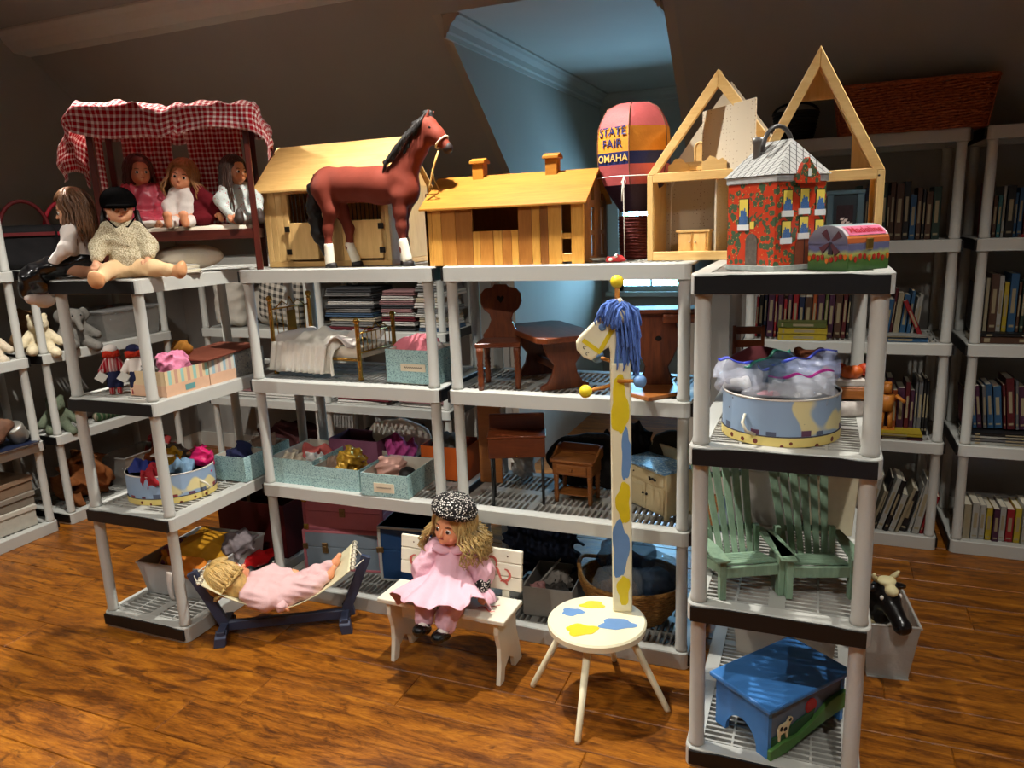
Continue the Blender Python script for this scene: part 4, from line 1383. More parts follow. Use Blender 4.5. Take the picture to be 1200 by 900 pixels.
def dollhouse():
    t = thing('dollhouse', 'open pine dollhouse of two steep gables with patterned paper walls', 'dollhouse', (0, 0, Z3))
    A = Matrix.Translation((-.552, 2.600, 0)) @ Matrix.Rotation(math.radians(-6), 4, 'Z')
    frame_half(t, A, .465, .285, .598, .20, 'paper')
    MB().box(.225, .231, .018, .196, .020, .285, A).build('partition', m_wp, t)
    # papered panel standing up out of the attic
    B = Matrix.Translation((-.378, 2.668, 0)) @ Matrix.Rotation(math.radians(-41), 4, 'Z')
    MB().prism([(0, .286), (.240, .286), (.240, .492), (0, .484)], -.003, .003, 'xz', B).build('attic_panel', m_wp, t, bevel=.001)
    C = Matrix.Translation((-.198, 2.335, 0)) @ Matrix.Rotation(math.radians(2), 4, 'Z')
    frame_half(t, C, .357, .250, .588, .20, 'open')
    for k in (0, 1):
        MB().ell(C @ Vector((.342, -.001, .236)), (.003, .002, .003), 8, 6).build('screw', m_iron, t)
    return A
DH = dollhouse()

def dh(x, y, z): return DH @ Vector((x, y, z)) + Vector((0, 0, Z3))
DHR = math.radians(-6)
# miniature furniture in the doll house
t = thing('miniature_cupboard', 'tiny pine cupboard with two doors on the dollhouse ground floor', 'cupboard', dh(.145, .075, .020), DHR)
MB().box(-.052, .052, -.024, .030, 0, .072).build('cabinet', m_pine, t, bevel=.001)
MB().box(-.058, .058, -.030, .034, .072, .080).build('top', m_pine, t, bevel=.001)
for s in (-1, 1):
    d = MB().box(min(s * .004, s * .044), max(s * .004, s * .044), -.0275, -.024, .006, .068).build('door', m_pinez, t)
    MB().ell((s * .010, -.030, .040), (.003, .003, .003), 8, 6).build('knob', m_trim, d, True)
t = thing('miniature_bed', 'tiny pine bed standing at the front of the dollhouse attic', 'bed', dh(.100, .045, .285), DHR)
MB().prism([(-.035, 0), (.035, 0), (.035, .030), (.022, .036), (.012, .050), (-.012, .050), (-.022, .036), (-.035, .030)], -.018, -.012, 'xz').build('headboard', m_pine, t)
MB().box(-.033, .150, -.012, .040, .010, .022).build('bed_frame', m_pine, t, bevel=.001); MB().box(.148, .156, -.016, .042, 0, .034).build('footboard', m_pine, t)
sob('bedding', [rbox((.06, .014, .028), (.085, .024, .010), .008)], plain('cream_bedding', (226, 200, 150), .9), t, .005, .006)
for x in (-.03, .145):
    MB().box(x - .003, x + .003, .034, .040, 0, .012).build('leg', m_pine, t)
t = thing('miniature_mirror', 'tiny arched pine mirror stand in the dollhouse attic', 'mirror', dh(.150, .110, .285), DHR)
MB().box(-.020, .020, -.008, .008, 0, .006).build('stand', m_pine, t)
arch = [(-.016, .006), (-.016, .085)] + [(-.016 * math.cos(a), .085 + .020 * math.sin(a)) for a in [k * PI / 8 for k in range(1, 8)]] + [(.016, .085), (.016, .006)]
MB().tube([(x, 0, z) for x, z in arch], .0035, 6).build('frame', m_pine, t, True); MB().prism([(-.014, .03), (.014, .03), (.014, .085), (.008, .10), (-.008, .10), (-.014, .085)], -.001, .001, 'xz').build('panel', m_pine, t)
t = thing('miniature_crib', 'tiny pine crib with scrolled sides in the dollhouse attic', 'crib', dh(.215, .022, .285), DHR)
for y in (-.018, .018):
    MB().prism([(-.03, .004), (.05, .004), (.05, .03), (.036, .042), (.02, .034), (-.004, .052), (-.022, .034), (-.03, .036)], y - .002, y + .002, 'xz').build('side', m_pine, t)
MB().box(-.028, .048, -.016, .016, .004, .016).build('bottom', m_pine, t)
for x in (-.028, .046): MB().box(x - .002, x + .002, -.018, .018, 0, .03).build('end', m_pine, t)

def blue_cabinet():
    t = thing('miniature_cabinet', 'tall slate-blue miniature cabinet with a framed picture, behind the tin chest', 'cabinet', (.062, 2.425, Z3), .05)
    mb_ = plain('slate_blue', (70, 98, 112), .5, .4, .08)
    MB().box(-.045, .045, -.030, .030, 0, .190).build('body', plain('slate_blue_dark', (38, 52, 60), .6), t)
    MB().box(-.052, .052, -.038, .036, .190, .202).build('cornice', mb_, t, bevel=.002); MB().box(-.050, .050, -.036, .034, 0, .016).build('plinth', mb_, t, bevel=.002)
    for x in (-.040, .040):
        MB().box(x - .009, x + .009, -.038, -.028, .016, .190).build('pilaster', mb_, t, bevel=.002)
    pic = MB().box(-.022, .022, -.033, -.030, .060, .160).build('picture', plain('picture_dark', (46, 30, 36), .6, .3, .6, 90), t)
    m = MB(); r_ = random.Random(2)
    for _ in range(9):
        x, z = r_.gauss(0, .007), .115 + r_.gauss(0, .014)
        m.add([(x - .006, -.0336, z - .002), (x + .002, -.0336, z - .004), (x + .006, -.0336, z + .004), (x - .003, -.0336, z + .004)], [(0, 1, 2, 3)])
    m.build('flower_print', plain('petal_white', (226, 214, 210), .6), pic, kind='stuff')
blue_cabinet()

def tin_print(key, ground, leaf=(58, 84, 50), berry=(196, 150, 60), dens=.40):
    g = NT(key); v = g.coord('Object')
    nz = g.noise(v, 16.0, 2.0, .5, .8)
    vine = g.math('LESS_THAN', g.math('ABSOLUTE', g.math('SUBTRACT', nz, .5)), .085)
    vo = g.n('ShaderNodeTexVoronoi', ins={'Vector': v, 'Scale': 62.0, 'Randomness': 1.0})
    leafm = g.math('MULTIPLY', g.math('LESS_THAN', vo.outputs['Distance'], dens), vine)
    vo2 = g.n('ShaderNodeTexVoronoi', ins={'Vector': v, 'Scale': 120.0, 'Randomness': 1.0})
    bm2 = g.math('MULTIPLY', g.math('LESS_THAN', vo2.outputs['Distance'], .20), vine)
    base = g.mix(leafm, lin(ground), lin(leaf))
    base = g.mix(bm2, base, lin(berry))
    return g.fin(base, .3, .5)

def tin_house():
    t = thing('tin_house', 'orange-red printed tin house with grey roof, yellow windows and climbing ivy', 'tin', (-.105, 2.018, Z3), math.radians(50))
    W, D, hE, hA = .180, .167, .222, .330          # x: right-hand face, y: left-hand face runs back
    mr = tin_print('tin_brick_red', (190, 58, 30), (64, 86, 62), (190, 160, 90), .52)
    b = MB().box(0, W, 0, D, .012, hE).build('body', mr, t, bevel=.001)
    MB().box(-.002, W + .002, -.002, D + .002, 0, .014).build('plinth', plain('tin_stone', (150, 156, 150), .4, .4, .25, 60), t, bevel=.001)
    g = NT('tin_roof'); tc = g.n('ShaderNodeTexCoord'); sx = g.n('ShaderNodeSeparateXYZ', ins={0: tc.outputs['Object']})
    h = g.math('ADD', sx.outputs[0], sx.outputs[1])
    def ln(o): return g.math('LESS_THAN', g.math('FRACT', g.math('MULTIPLY', o, 42.0)), .13)
    f = g.math('MAXIMUM', ln(g.math('ADD', h, sx.outputs[2])), ln(g.math('SUBTRACT', h, sx.outputs[2])))
    mrf = g.fin(g.mix(f, lin((188, 188, 184)), lin((70, 66, 66))), .35, .5)
    MB().box(-.004, W + .004, -.004, D + .004, hE, hE + .018).build('cornice', plain('tin_cornice', (176, 178, 176), .4, .4, .3, 50), t, bevel=.002)
    z0 = hE + .018
    MB().add([(-.008, -.008, z0), (W + .008, -.008, z0), (W + .008, D + .008, z0), (-.008, D + .008, z0), (W / 2, D * .22, hA), (W / 2, D * .80, hA)],
             [(0, 1, 4), (1, 2, 5, 4), (2, 3, 5), (3, 0, 4, 5), (3, 2, 1, 0)]).build('roof', mrf, t)
    MB().prism([(W * .30, hE - .004), (W * .78, hE - .004), (W * .78, hE + .012), (W * .54, hE + .058), (W * .30, hE + .012)], -.013, .002, 'xz').build('gablet', mr, t)
    ch = MB().lathe([(.013, hE + .03), (.013, hE + .100), (.016, hE + .104), (.016, hE + .118), (.011, hE + .118)], 16, (W * .30, D * .70, 0)).build('chimney', plain('tin_grey', (120, 118, 116), .3, .5, .1, 20, 0, 1, .5), t, True)
    MB().tube([(W * .5 + .055 * math.cos(a), D * .5, hA - .03 + .066 * math.sin(a)) for a in [k * PI / 12 for k in range(13)]], .006, 8).build('handle', plain('tin_dark_handle', (60, 58, 58), .4, .5), t, True)
    yel, blu, wht, brn, drk = plain('tin_yellow', (222, 200, 86), .35, .5), plain('tin_blue', (64, 104, 160), .35), plain('tin_white', (214, 218, 216), .35), plain('tin_door', (116, 62, 44), .35, .4, .2, 40), plain('tin_ink', (34, 36, 40), .4)
    def put(nm, face, u0, u1, z0, z1, mat, par=t, lift=.0012):
        if face == 'r': m = MB().box(u0, u1, -lift, 0, z0, z1)
        else: m = MB().box(-lift, 0, u0, u1, z0, z1)
        return m.build(nm, mat, par)
    def window(face, u, z, w=.030, h=.050):
        f = put('window', face, u - w / 2 - .002, u + w / 2 + .002, z - .002, z + h + .002, drk)
        put('yellow_pane', face, u - w / 2, u + w / 2, z, z + h, yel, f, .0020)  # flat yellow print
        mm = MB(); n = 7
        for k in range(n):
            a = u - w / 2 + w * (k + .1) / n; hh_ = h * (.35 + .35 * math.sin(PI * (k + .5) / n)) * (.8 + .3 * ((k * 7) % 3) / 3)
            if face == 'r': mm.box(a, a + w / n * .8, -.0026, 0, z, z + hh_)
            else: mm.box(-.0026, 0, a, a + w / n * .8, z, z + hh_)
        mm.build('window_print', blu, f, kind='stuff')
        put('sill', face, u - w / 2 - .005, u + w / 2 + .005, z - .014, z + .001, wht, f, .0030)
    for u in (.040, .100, .158): window('r', u, .150 if u != .100 else .154)
    for u, z in ((.038, .082), (.100, .092), (.158, .082)): window('r', u, z, .030, .042)
    window('l', D - .060, .118, .030, .066)
    def arch_door(face, u, w, h, mat):
        pts = [(u - w / 2, .014), (u + w / 2, .014), (u + w / 2, h - w / 2)] + [(u + w / 2 * math.cos(a), h - w / 2 + w / 2 * math.sin(a)) for a in [k * PI / 8 for k in range(1, 8)]] + [(u - w / 2, h - w / 2)]
        m = MB()
        if face == 'r': m.prism(pts, -.0016, 0, 'xz')
        else: m.prism(pts, -.0016, 0, 'yz')
        return m.build('door', mat, t)
    d = arch_door('r', .105, .066, .088, brn); MB().box(.104, .106, -.0022, 0, .016, .084).build('door_seam', drk, d)
    arch_door('l', .078, .040, .096, plain('tin_door_grey', (92, 84, 76), .4, .4, .4, 80))
    put('lamp_print', 'l', .070, .084, .108, .126, yel)
    put('emblem', 'r', .095, .105, hE + .012, hE + .030, wht, t, .0145)
tin_house()

def tin_chest():
    t = thing('tin_chest', 'small barrel-lid tin chest printed with windmill and red tulips', 'tin', (.065, 1.992, Z3), math.radians(50))
    W, D, hB, hT = .152, .119, .066, .112
    def field(key, top, mid, low):
        g = NT(key); v = g.coord('Object'); sx = g.n('ShaderNodeSeparateXYZ', ins={0: v})
        z = g.math('ADD', sx.outputs[2], g.math('MULTIPLY', g.noise(v, 45.0, 3.0), .020))
        base = g.ramp(g.math('DIVIDE', z, .125), [(.0, lin((30, 70, 34))), (.30, lin((74, 110, 50))), (.40, lin(low)), (.50, lin(mid)), (.72, lin(top)), (.95, lin((150, 150, 160)))])
        return g.fin(base, .3, .5)
    mb_ = field('tin_landscape', (112, 108, 124), (96, 100, 140), (170, 176, 96))
    body = MB().box(0, W, 0, D, 0, hB).build('body', mb_, t, bevel=.001)
    arc = [(D / 2 - D / 2 * math.cos(a), hB + (hT - hB) * math.sin(a)) for a in [k * PI / 12 for k in range(13)]]
    g = NT('tin_lid'); v = g.coord('Object'); sx = g.n('ShaderNodeSeparateXYZ', ins={0: v})
    base = g.ramp(g.math('DIVIDE', sx.outputs[2], .12), [(.0, lin((170, 90, 50))), (.66, lin((190, 110, 60))), (.70, lin((206, 196, 200))), (.9, lin((150, 170, 176)))], 'CONSTANT')
    lid = MB().prism(arc, -.001, W + .001, 'yz').build('lid', [g.fin(base, .3, .5)], t, bevel=.001)
    MB().prism([(y * .985 + .001, z - .001) for y, z in arc], -.0020, -.0010, 'yz').build('lid_end_print', mb_, lid)
    # windmill on the arched end
    mx = plain('mill_brown', (92, 54, 62), .4); cx, cz = D * .42, hB + .004
    mill = MB().prism([(cx - .007, .040), (cx + .007, .040), (cx + .004, cz), (cx - .004, cz)], -.0028, -.0010, 'yz').build('windmill_print', plain('mill_dark', (50, 44, 54), .4), t)
    for k in range(4):
        a = PI / 4 + k * PI / 2 + .15
        u, w_ = Vector((math.cos(a), math.sin(a))), Vector((-math.sin(a), math.cos(a)))
        c = Vector((cx, cz))
        MB().prism([tuple(c + u * .006 - w_ * .003), tuple(c + u * .034 - w_ * .009), tuple(c + u * .034 + w_ * .009), tuple(c + u * .006 + w_ * .003)], -.0034, -.0014, 'yz').build('sail', mx, mill)
    rt_ = plain('tulip_red', (168, 40, 32), .4); ro = plain('tulip_orange', (210, 110, 40), .4)
    r_ = random.Random(6)
    for face in 'lr':
        for k in range(9):
            u = (k + .5) / 9 * (D if face == 'l' else W); z = .026 + r_.uniform(-.004, .008)
            p = [(u - .0045, z), (u, z - .005), (u + .0045, z), (u + .0045, z + .009), (u + .0016, z + .006), (u, z + .011), (u - .0016, z + .006), (u - .0045, z + .009)]
            m = MB(); m.prism(p, -.0026, -.0008, 'yz' if face == 'l' else 'xz')
            m.build('tulip_print', rt_ if k % 4 else ro, body)
    MB().box(W * .40, W * .56, -.006, 0, hB - .016, hB + .012).build('latch', plain('brass_latch', (170, 140, 70), .3, .5, .1, 20, 0, 1, .8), t, bevel=.002)
    # pink banner with lettering across the lid front
    def lidp(x, s):
        a = s * PI
        return Vector((x, D / 2 - (D / 2 + .0012) * math.cos(a), hB + (hT - hB + .0012) * math.sin(a)))
    MB().sheet(lambda u, v: lidp(.008 + u * (W - .016), .14 + v * .20), 12, 6).build('banner_print', plain('banner_pink', (214, 110, 140), .35), lid)
    lettering('lettering', 'Madeline', .034, plain('banner_red', (170, 22, 40), .35), lid, None, True, lambda co: lidp(W / 2 + co.x, .235 + co.y * 5.0) + Vector((0, -.0008, .0006)))
tin_chest()
# ------------------------------------------------------------------ things on the shelves of the front units
def cloth_lump(name, label, cat, loc, r, mat, seed=1.0, amp=.006, rz=0.0, group=None, k=.03, extra=()):
    """a crumpled piece of cloth"""
    rr = random.Random(int(seed * 100))
    pr = [elli((0, 0, r[2] * .8), (r[0] * .8, r[1] * .8, r[2] * .8))]
    for i in range(5):
        a = rr.uniform(0, 2 * PI)
        pr.append(elli((math.cos(a) * r[0] * .55, math.sin(a) * r[1] * .55, r[2] * rr.uniform(.5, 1.1)), (r[0] * rr.uniform(.35, .5), r[1] * rr.uniform(.3, .5), r[2] * rr.uniform(.35, .7)), (0, rr.uniform(-.5, .5), a)))
    pr += list(extra)
    vx = max(.0045, min(r) * .085)
    o = sob(name, pr, mat, None, vx, k, warp=crumple(max(amp * 2.0, min(r) * .55), 2.6 / min(r[0], r[1]), seed))
    o.location = loc; o.rotation_euler = (0, 0, rz)
    return tag(o, label, cat, group)

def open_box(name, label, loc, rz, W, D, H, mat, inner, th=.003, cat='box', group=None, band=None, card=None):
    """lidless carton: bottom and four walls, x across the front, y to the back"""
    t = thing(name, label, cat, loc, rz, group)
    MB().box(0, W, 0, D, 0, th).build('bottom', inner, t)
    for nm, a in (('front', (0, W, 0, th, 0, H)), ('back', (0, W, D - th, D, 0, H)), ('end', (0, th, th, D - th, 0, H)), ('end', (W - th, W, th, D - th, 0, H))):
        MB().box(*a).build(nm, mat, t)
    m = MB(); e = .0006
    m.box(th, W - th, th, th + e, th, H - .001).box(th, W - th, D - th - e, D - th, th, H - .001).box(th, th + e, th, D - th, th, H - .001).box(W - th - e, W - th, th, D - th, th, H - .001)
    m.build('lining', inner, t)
    if band:
        m = MB(); m.box(-.0012, W + .0012, -.0012, 0, 0, band[0]); m.box(W, W + .0012, 0, D, 0, band[0]); m.box(-.0012, 0, 0, D, 0, band[0])
        m.build('lower_band', band[1], t)
    if card:
        c = MB().box(card[0], card[1], -.0016, 0, card[2], card[3]).build('label_card', plain('card_cream', (226, 212, 184), .7), t)
        m = MB(); w = card[1] - card[0]
        pts = [(card[0] + w * (.15 + .7 * i / 26), -.0022, (card[2] + card[3]) / 2 + .006 * math.sin(i * 2.1) * (1 - .3 * (i % 3))) for i in range(27)]
        m.tube(pts, .0011, 4); m.build('script', plain('ink', (60, 52, 46), .7), c)
    return t

m_aqua = floral('aqua_paper', (172, 206, 204), (92, 124, 132), None, 95, .7, .22, True)
m_boxin = plain('box_lining', (196, 186, 170), .85)
m_grey_card = plain('grey_card', (150, 146, 138), .85)
pinkc = plain('pink_cloth', (216, 122, 134), .8, .2, .1, 30, .3, 150)
# --- shelf with the brass bed
t = open_box('gift_box', 'aqua patterned box with pink cloth, at the foot of the brass bed', (-1.598, 2.535, Z2), -.05, .232, .19, .138, m_aqua, m_boxin, group='aqua patterned boxes', card=(.07, .185, .052, .082))
cloth_lump('doll_garment', 'pink doll garment heaped in the aqua box by the brass bed', 'cloth', (-1.500, 2.63, Z2 + .055), (.095, .065, .075), pinkc, 1.2)
cloth_lump('doll_garment', 'white doll garment in the aqua box by the brass bed', 'cloth', (-1.405, 2.61, Z2 + .06), (.035, .05, .055), plain('white_cotton', (226, 216, 208)), 1.7)

m_brass = plain('polished_brass', (190, 146, 66), .22, .6, .12, 25, 0, 1, .9)
def brass_bed():
    t = thing('brass_bed', 'brass doll bed with spindled ends and white frilled coverlet', 'bed', (-2.205, 2.600, Z2), math.radians(-6))
    L, W = .475, .240
    def post(x, y, h, r=.0095):
        p = MB().lathe([(r * 1.25, 0), (r * 1.25, .008), (r, .014), (r, h * .32), (r * 1.2, h * .34), (r, h * .36), (r, h - .02), (r * 1.15, h - .016), (r * .8, h - .010), (r * 1.35, h - .004), (r * 1.45, h + .006), (r * .9, h + .014), (0, h + .016)], 14, (x, y, 0)).build('post', m_brass, t, True)
    for y in (0, W):
        post(0, y, .330); post(L, y, .245)
    for x, z0, z1, n in ((0, .15, .285, 7), (L, .115, .195, 8)):
        for z in (z0, z1):
            MB().cyl((x, 0, z), (x, W, z), .0035, n=8).build('rail', m_brass, t, True)
        for k in range(1, n):
            y = W * k / n
            MB().cyl((x, y, z0), (x, y, z1), .0022, n=6).build('spindle', m_brass, t, True)
        zt = z1 + (.045 if x == 0 else .036)
        MB().tube([(x, W * .12, z1), (x, W * .30, zt - .016), (x, W * .42, z1 + .012), (x, W * .5, zt), (x, W * .58, z1 + .012), (x, W * .70, zt - .016), (x, W * .88, z1)], .003, 6).build('scroll', m_brass, t, True)
    MB().box(-.003, .003, W * .40, W * .62, .17, .27).build('head_plate', m_brass, t, bevel=.002)
    for y in (0, W):
        MB().cyl((0, y, .085), (L, y, .085), .006, n=8).build('side_rail', m_brass, t, True)
    sob('mattress', [rbox((L / 2, W / 2, .108), (L / 2 - .012, W / 2 - .010, .026), .018)], plain('off_white_sheet', (224, 212, 192)), t, .008, .01)
    wv = plain('white_coverlet', (234, 228, 216), .85, .2, .05, 20, .3, 150)
    def cov(u, v):
        x = .03 + u * (L * .70)
        s = -.145 + v * (W + .20)
        drop = .115 * min(1, max(0, (.02 - s)) / .12) if s < .02 else .05 * max(0, s - W) / .05
        y = max(s, -.016 - .012 * math.sin(u * 40)) if s < .02 else min(s, W + .012)
        puff = .052 * math.exp(-((u - .42) / .35) ** 2) * math.exp(-((s - W * .55) / .11) ** 2)
        hump = .03 * math.exp(-((u - .85) / .12) ** 2)
        z = .140 - drop + puff + (hump if drop < .03 else 0) + .005 * math.sin(u * 23 + s * 30) + .004 * math.sin(s * 70 + u * 9)
        if drop > .01:
            y -= .010 * math.sin(u * 42) * (drop / .11) - .002
        if u > .9: y -= .02 * (u - .9) * 10 * (drop > .02)
        return (x, y, z)
    MB().sheet(cov, 60, 40, thick=.003).build('coverlet', wv, t, True)
    def fold_(u, v):
        x = L * .66 + v * .11; y = -.015 + u * (W + .02)
        return (x + .01 * math.sin(u * 9), y, .150 + .030 * math.sin(PI * v) + .012 * math.sin(u * 11 + v * 3) - .03 * max(0, .25 - u) * 2)
    MB().sheet(fold_, 40, 14, thick=.004).build('turned_sheet', plain('white_cotton', (226, 216, 208)), t, True)
    fr = MB().sheet(lambda u, v: (-.006 - .012 * v + .31 * u + .02, -.022 - .020 * v - .006 * math.sin(u * 60), .150 - .125 * v), 60, 6, thick=.002)
    fr.build('frill', wv, t, True)
    sob('bolster', [caps((.030, .03, .150), (.030, W - .03, .150), .034)], plain('white_cotton', (226, 216, 208)), t, .008, .01, warp=folds(.003, 50, 70, 40, 2))
brass_bed()

# --- wooden doll furniture
m_oak = wood('dark_oak', (66, 28, 12), (124, 62, 28), 'x', 9, .38, .45)
m_oakz = wood('dark_oak_upright', (70, 30, 12), (128, 64, 28), 'z', 9, .38, .45)
m_oakl = wood('light_oak', (150, 86, 38), (186, 116, 56), 'x', 9, .38, .45)
def turned_leg(t, x, y, h, r=.013, mat=None, name='leg'):
    MB().lathe([(r * .8, 0), (r * .85, h * .10), (r, h * .13), (r * .8, h * .17), (r, h * .30), (r * .75, h * .35), (r, h * .40), (r * .75, h * .45), (r, h * .50), (r * .75, h * .55), (r, h * .60), (r * .8, h * .66), (r * 1.05, h * .9), (r, h)], 12, (x, y, 0)).build(name, mat or m_oakz, t, True)
def heart_chair():
    t = thing('doll_chair', 'dark wooden doll chair with rounded heart-cut back and turned legs', 'chair', (-1.115, 2.585, Z2), math.radians(16))
    MB().prism([(-.085, -.085), (.085, -.075), (.075, .075), (-.075, .075)], .160, .178, 'xy').build('seat', m_oak, t, bevel=.003)
    for x, y in ((-.068, -.080), (.070, -.060), (-.060, .060), (.060, .060)): turned_leg(t, x, y, .160)
    out = []
    prof = [(.070, 0), (.074, .018), (.052, .045), (.040, .075), (.046, .098), (.070, .118), (.082, .145), (.080, .175), (.062, .196), (.030, .202), (.026, .212)]
    out = [(x, z) for x, z in prof] + [(-x, z) for x, z in reversed(prof)]
    b = MB().prism(out, .060, .074, 'xz', Matrix.Translation((0, 0, .178)) @ Matrix.Rotation(-.10, 4, 'X')).build('backrest', m_oakz, t, bevel=.003)
    hp = [(0, -.016), (.010, -.004), (.014, .006), (.010, .013), (.004, .012), (0, .006), (-.004, .012), (-.010, .013), (-.014, .006), (-.010, -.004)]
    MB().prism([(x, z + .155) for x, z in hp], .0585, .0602, 'xz', Matrix.Translation((0, 0, .178)) @ Matrix.Rotation(-.10, 4, 'X')).build('heart_dark_plate', m_dark, b)  # dark plate stands in for the shade inside a heart-shaped hole
heart_chair()
def trestle_outline(h, w):
    half = [(w * .50, 0), (w * .50, h * .08), (w * .36, h * .14), (w * .26, h * .30), (w * .22, h * .50), (w * .34, h * .66), (w * .40, h * .80), (w * .46, h * 1.0)]
    return [(x, z) for x, z in half] + [(-x, z) for x, z in reversed(half)]
def trestle_table():
    t = thing('doll_table', 'dark wooden trestle doll table between the chair and giraffe post', 'table', (-.955, 2.700, Z2), math.radians(-50))
    L, W, H = .46, .25, .185
    MB().prism([(-L / 2 + .03, -W / 2), (L / 2 - .03, -W / 2), (L / 2, -W / 2 + .03), (L / 2, W / 2 - .03), (L / 2 - .03, W / 2), (-L / 2 + .03, W / 2), (-L / 2, W / 2 - .03), (-L / 2, -W / 2 + .03)], H, H + .022, 'xy').build('tabletop', m_oak, t, bevel=.003)
    for x in (-.15, .15):
        MB().prism(trestle_outline(H, .19), x - .010, x + .010, 'yz').build('trestle', m_oakz, t, bevel=.002)
    MB().box(-.14, .14, -.008, .008, .055, .085).build('stretcher', m_oak, t, bevel=.002)
trestle_table()
def trestle_bench():
    t = thing('doll_bench', 'dark wooden doll bench with pierced end panel and wide orange foot board', 'bench', (-.530, 2.665, Z2), math.radians(12))
    pr = [(.060, .012), (.048, .035), (.040, .080), (.060, .120), (.078, .165), (.076, .215), (.060, .250), (.085, .275)]
    MB().prism([(x, z) for x, z in pr] + [(-x, z) for x, z in reversed(pr)], -.010, .010, 'xz').build('end_panel', m_oakz, t, bevel=.003)
    MB().ell((.005, -.0105, .185), (.012, .002, .010), 12, 8).build('hole_dark_disc', plain('disc_hole_shade', (14, 9, 6), .9), t, True)  # dark disc laid on the panel as the shade of a hole
    MB().box(-.115, .150, -.035, .090, .275, .292).build('seat', m_oak, t, bevel=.003)
    MB().box(.020, .140, -.050, .030, .245, .275).build('apron', m_oak, t, bevel=.003)
    MB().prism([(-.115, -.120), (-.030, -.215), (.085, -.115), (.065, .04), (-.10, .04)], 0, .014, 'xy').build('foot_board', m_oakl, t, bevel=.002)
    MB().prism([(x, z) for x, z in pr] + [(-x, z) for x, z in reversed(pr)], .125, .143, 'xz').build('end_panel', m_oakz, t, bevel=.003)
trestle_bench()
# --- lower shelf furniture
def school_desk():
    t = thing('doll_desk', 'reddish brown doll desk on thin black metal legs', 'desk', (-1.060, 2.580, Z1), math.radians(20))
    mo = wood('desk_brown', (78, 34, 14), (120, 58, 26), 'x', 8, .4, .4)
    MB().box(-.110, .110, -.045, .075, .195, .275).build('drawer_box', mo, t, bevel=.003)
    MB().box(-.110, .110, .058, .075, .275, .345).build('back_board', mo, t, bevel=.003)
    MB().box(-.114, .114, -.050, .058, .275, .283).build('desktop', mo, t, bevel=.002)
    bl = plain('black_metal', (18, 17, 17), .4, .5)
    for x in (-.098, .098):
        for y in (-.035, .062):
            MB().cyl((x, y, 0), (x, y, .195), .006, n=8).build('leg', bl, t, True)
    MB().ell((0, -.047, .205), (.003, .003, .003), 8, 6).build('pull', m_brass, t)
school_desk()
def washstand():
    t = thing('doll_washstand', 'honey brown doll washstand with one drawer and splashback', 'washstand', (-.845, 2.665, Z1), math.radians(-4))
    mo = wood('washstand_oak', (104, 58, 22), (150, 92, 42), 'x', 8, .4, .4)
    MB().box(-.090, .090, -.060, .060, .165, .177).build('top', mo, t, bevel=.003)
    MB().box(-.082, .082, -.052, .055, .115, .165).build('case', mo, t, bevel=.002)
    d = MB().box(-.062, .062, -.056, -.050, .122, .158).build('drawer', mo, t, bevel=.002)
    MB().ell((0, -.060, .140), (.006, .006, .006), 10, 8).build('knob', mo, d, True)
    MB().prism([(-.090, .177), (.090, .177), (.090, .205), (.075, .218), (-.075, .218), (-.090, .205)], .050, .058, 'xz').build('splashback', mo, t, bevel=.002)
    for x in (-.088, .088):
        MB().prism([(-.055, .177), (.055, .177), (.055, .215), (.03, .212), (-.02, .185)], x - .004, x + .004, 'yz').build('side_rail', mo, t)
    for x in (-.070, .070):
        for y in (-.042, .045): turned_leg(t, x, y, .115, .0105, mo)
    MB().box(-.068, .068, -.038, .042, .030, .036).build('lower_shelf', mo, t)
washstand()
def dresser():
    t = thing('doll_cupboard', 'cream doll cupboard with two doors and blue daylight reflection painted on top', 'cupboard', (-.648, 2.680, Z1), math.radians(-38))
    W, D, H = .222, .135, .178
    mc = plain('cream_paint', (206, 188, 146), .5, .4, .06)
    MB().box(0, W, .004, D, .012, H).build('case', mc, t, bevel=.002)
    for x in (0, W - .014):
        for y in (.004, D - .014):
            MB().box(x, x + .014, y, y + .014, 0, .014).build('foot', mc, t)
    for i, x0 in enumerate((.012, W / 2 + .002)):
        d = MB().box(x0, x0 + W / 2 - .014, -.001, .004, .022, .118).build('door', mc, t, bevel=.0015)
        MB().box(x0 + .014, x0 + W / 2 - .028, -.003, -.0008, .036, .104).build('panel', mc, d, bevel=.001)
        MB().ell((W / 2 + (-.010 if i == 0 else .010), -.006, .078), (.005, .005, .005), 10, 8).build('knob', m_iron, d, True)
    dr = MB().box(.012, W - .012, -.001, .004, .126, .166).build('drawer', mc, t, bevel=.0015)
    MB().tube([(W * .62, -.006, .15), (W * .66, -.010, .142), (W * .72, -.010, .15), (W * .78, -.006, .142)], .004, 6).build('handle', m_iron, dr, True)
    MB().ell((W * .2, -.003, .148), (.003, .003, .003), 8, 6).build('knob', m_iron, dr, True)
    MB().box(-.010, W + .006, -.014, D + .002, H, H + .010).build('top', floral('blue_reflection', (96, 146, 190), (190, 214, 226), (60, 100, 150), 60, .3, .3, True), t, bevel=.002)  # speckled blue imitates window daylight reflected on the top
    MB().box(-.004, W + .004, D - .010, D, H + .010, H + .052).build('backboard', mc, t, bevel=.002)
dresser()
o = sob('backpack', [elli((0, 0, .13), (.10, .07, .14)), elli((0, -.05, .08), (.075, .045, .07))], plain('dark_olive_canvas', (50, 48, 42), .9, .15, .15, 25, .3, 200), None, .009, .03, warp=folds(.004, 40, 40, 50, 1)); o.location = (-.500, 2.800, Z1); tag(o, 'dark olive bag standing behind the cream doll cupboard', 'bag')
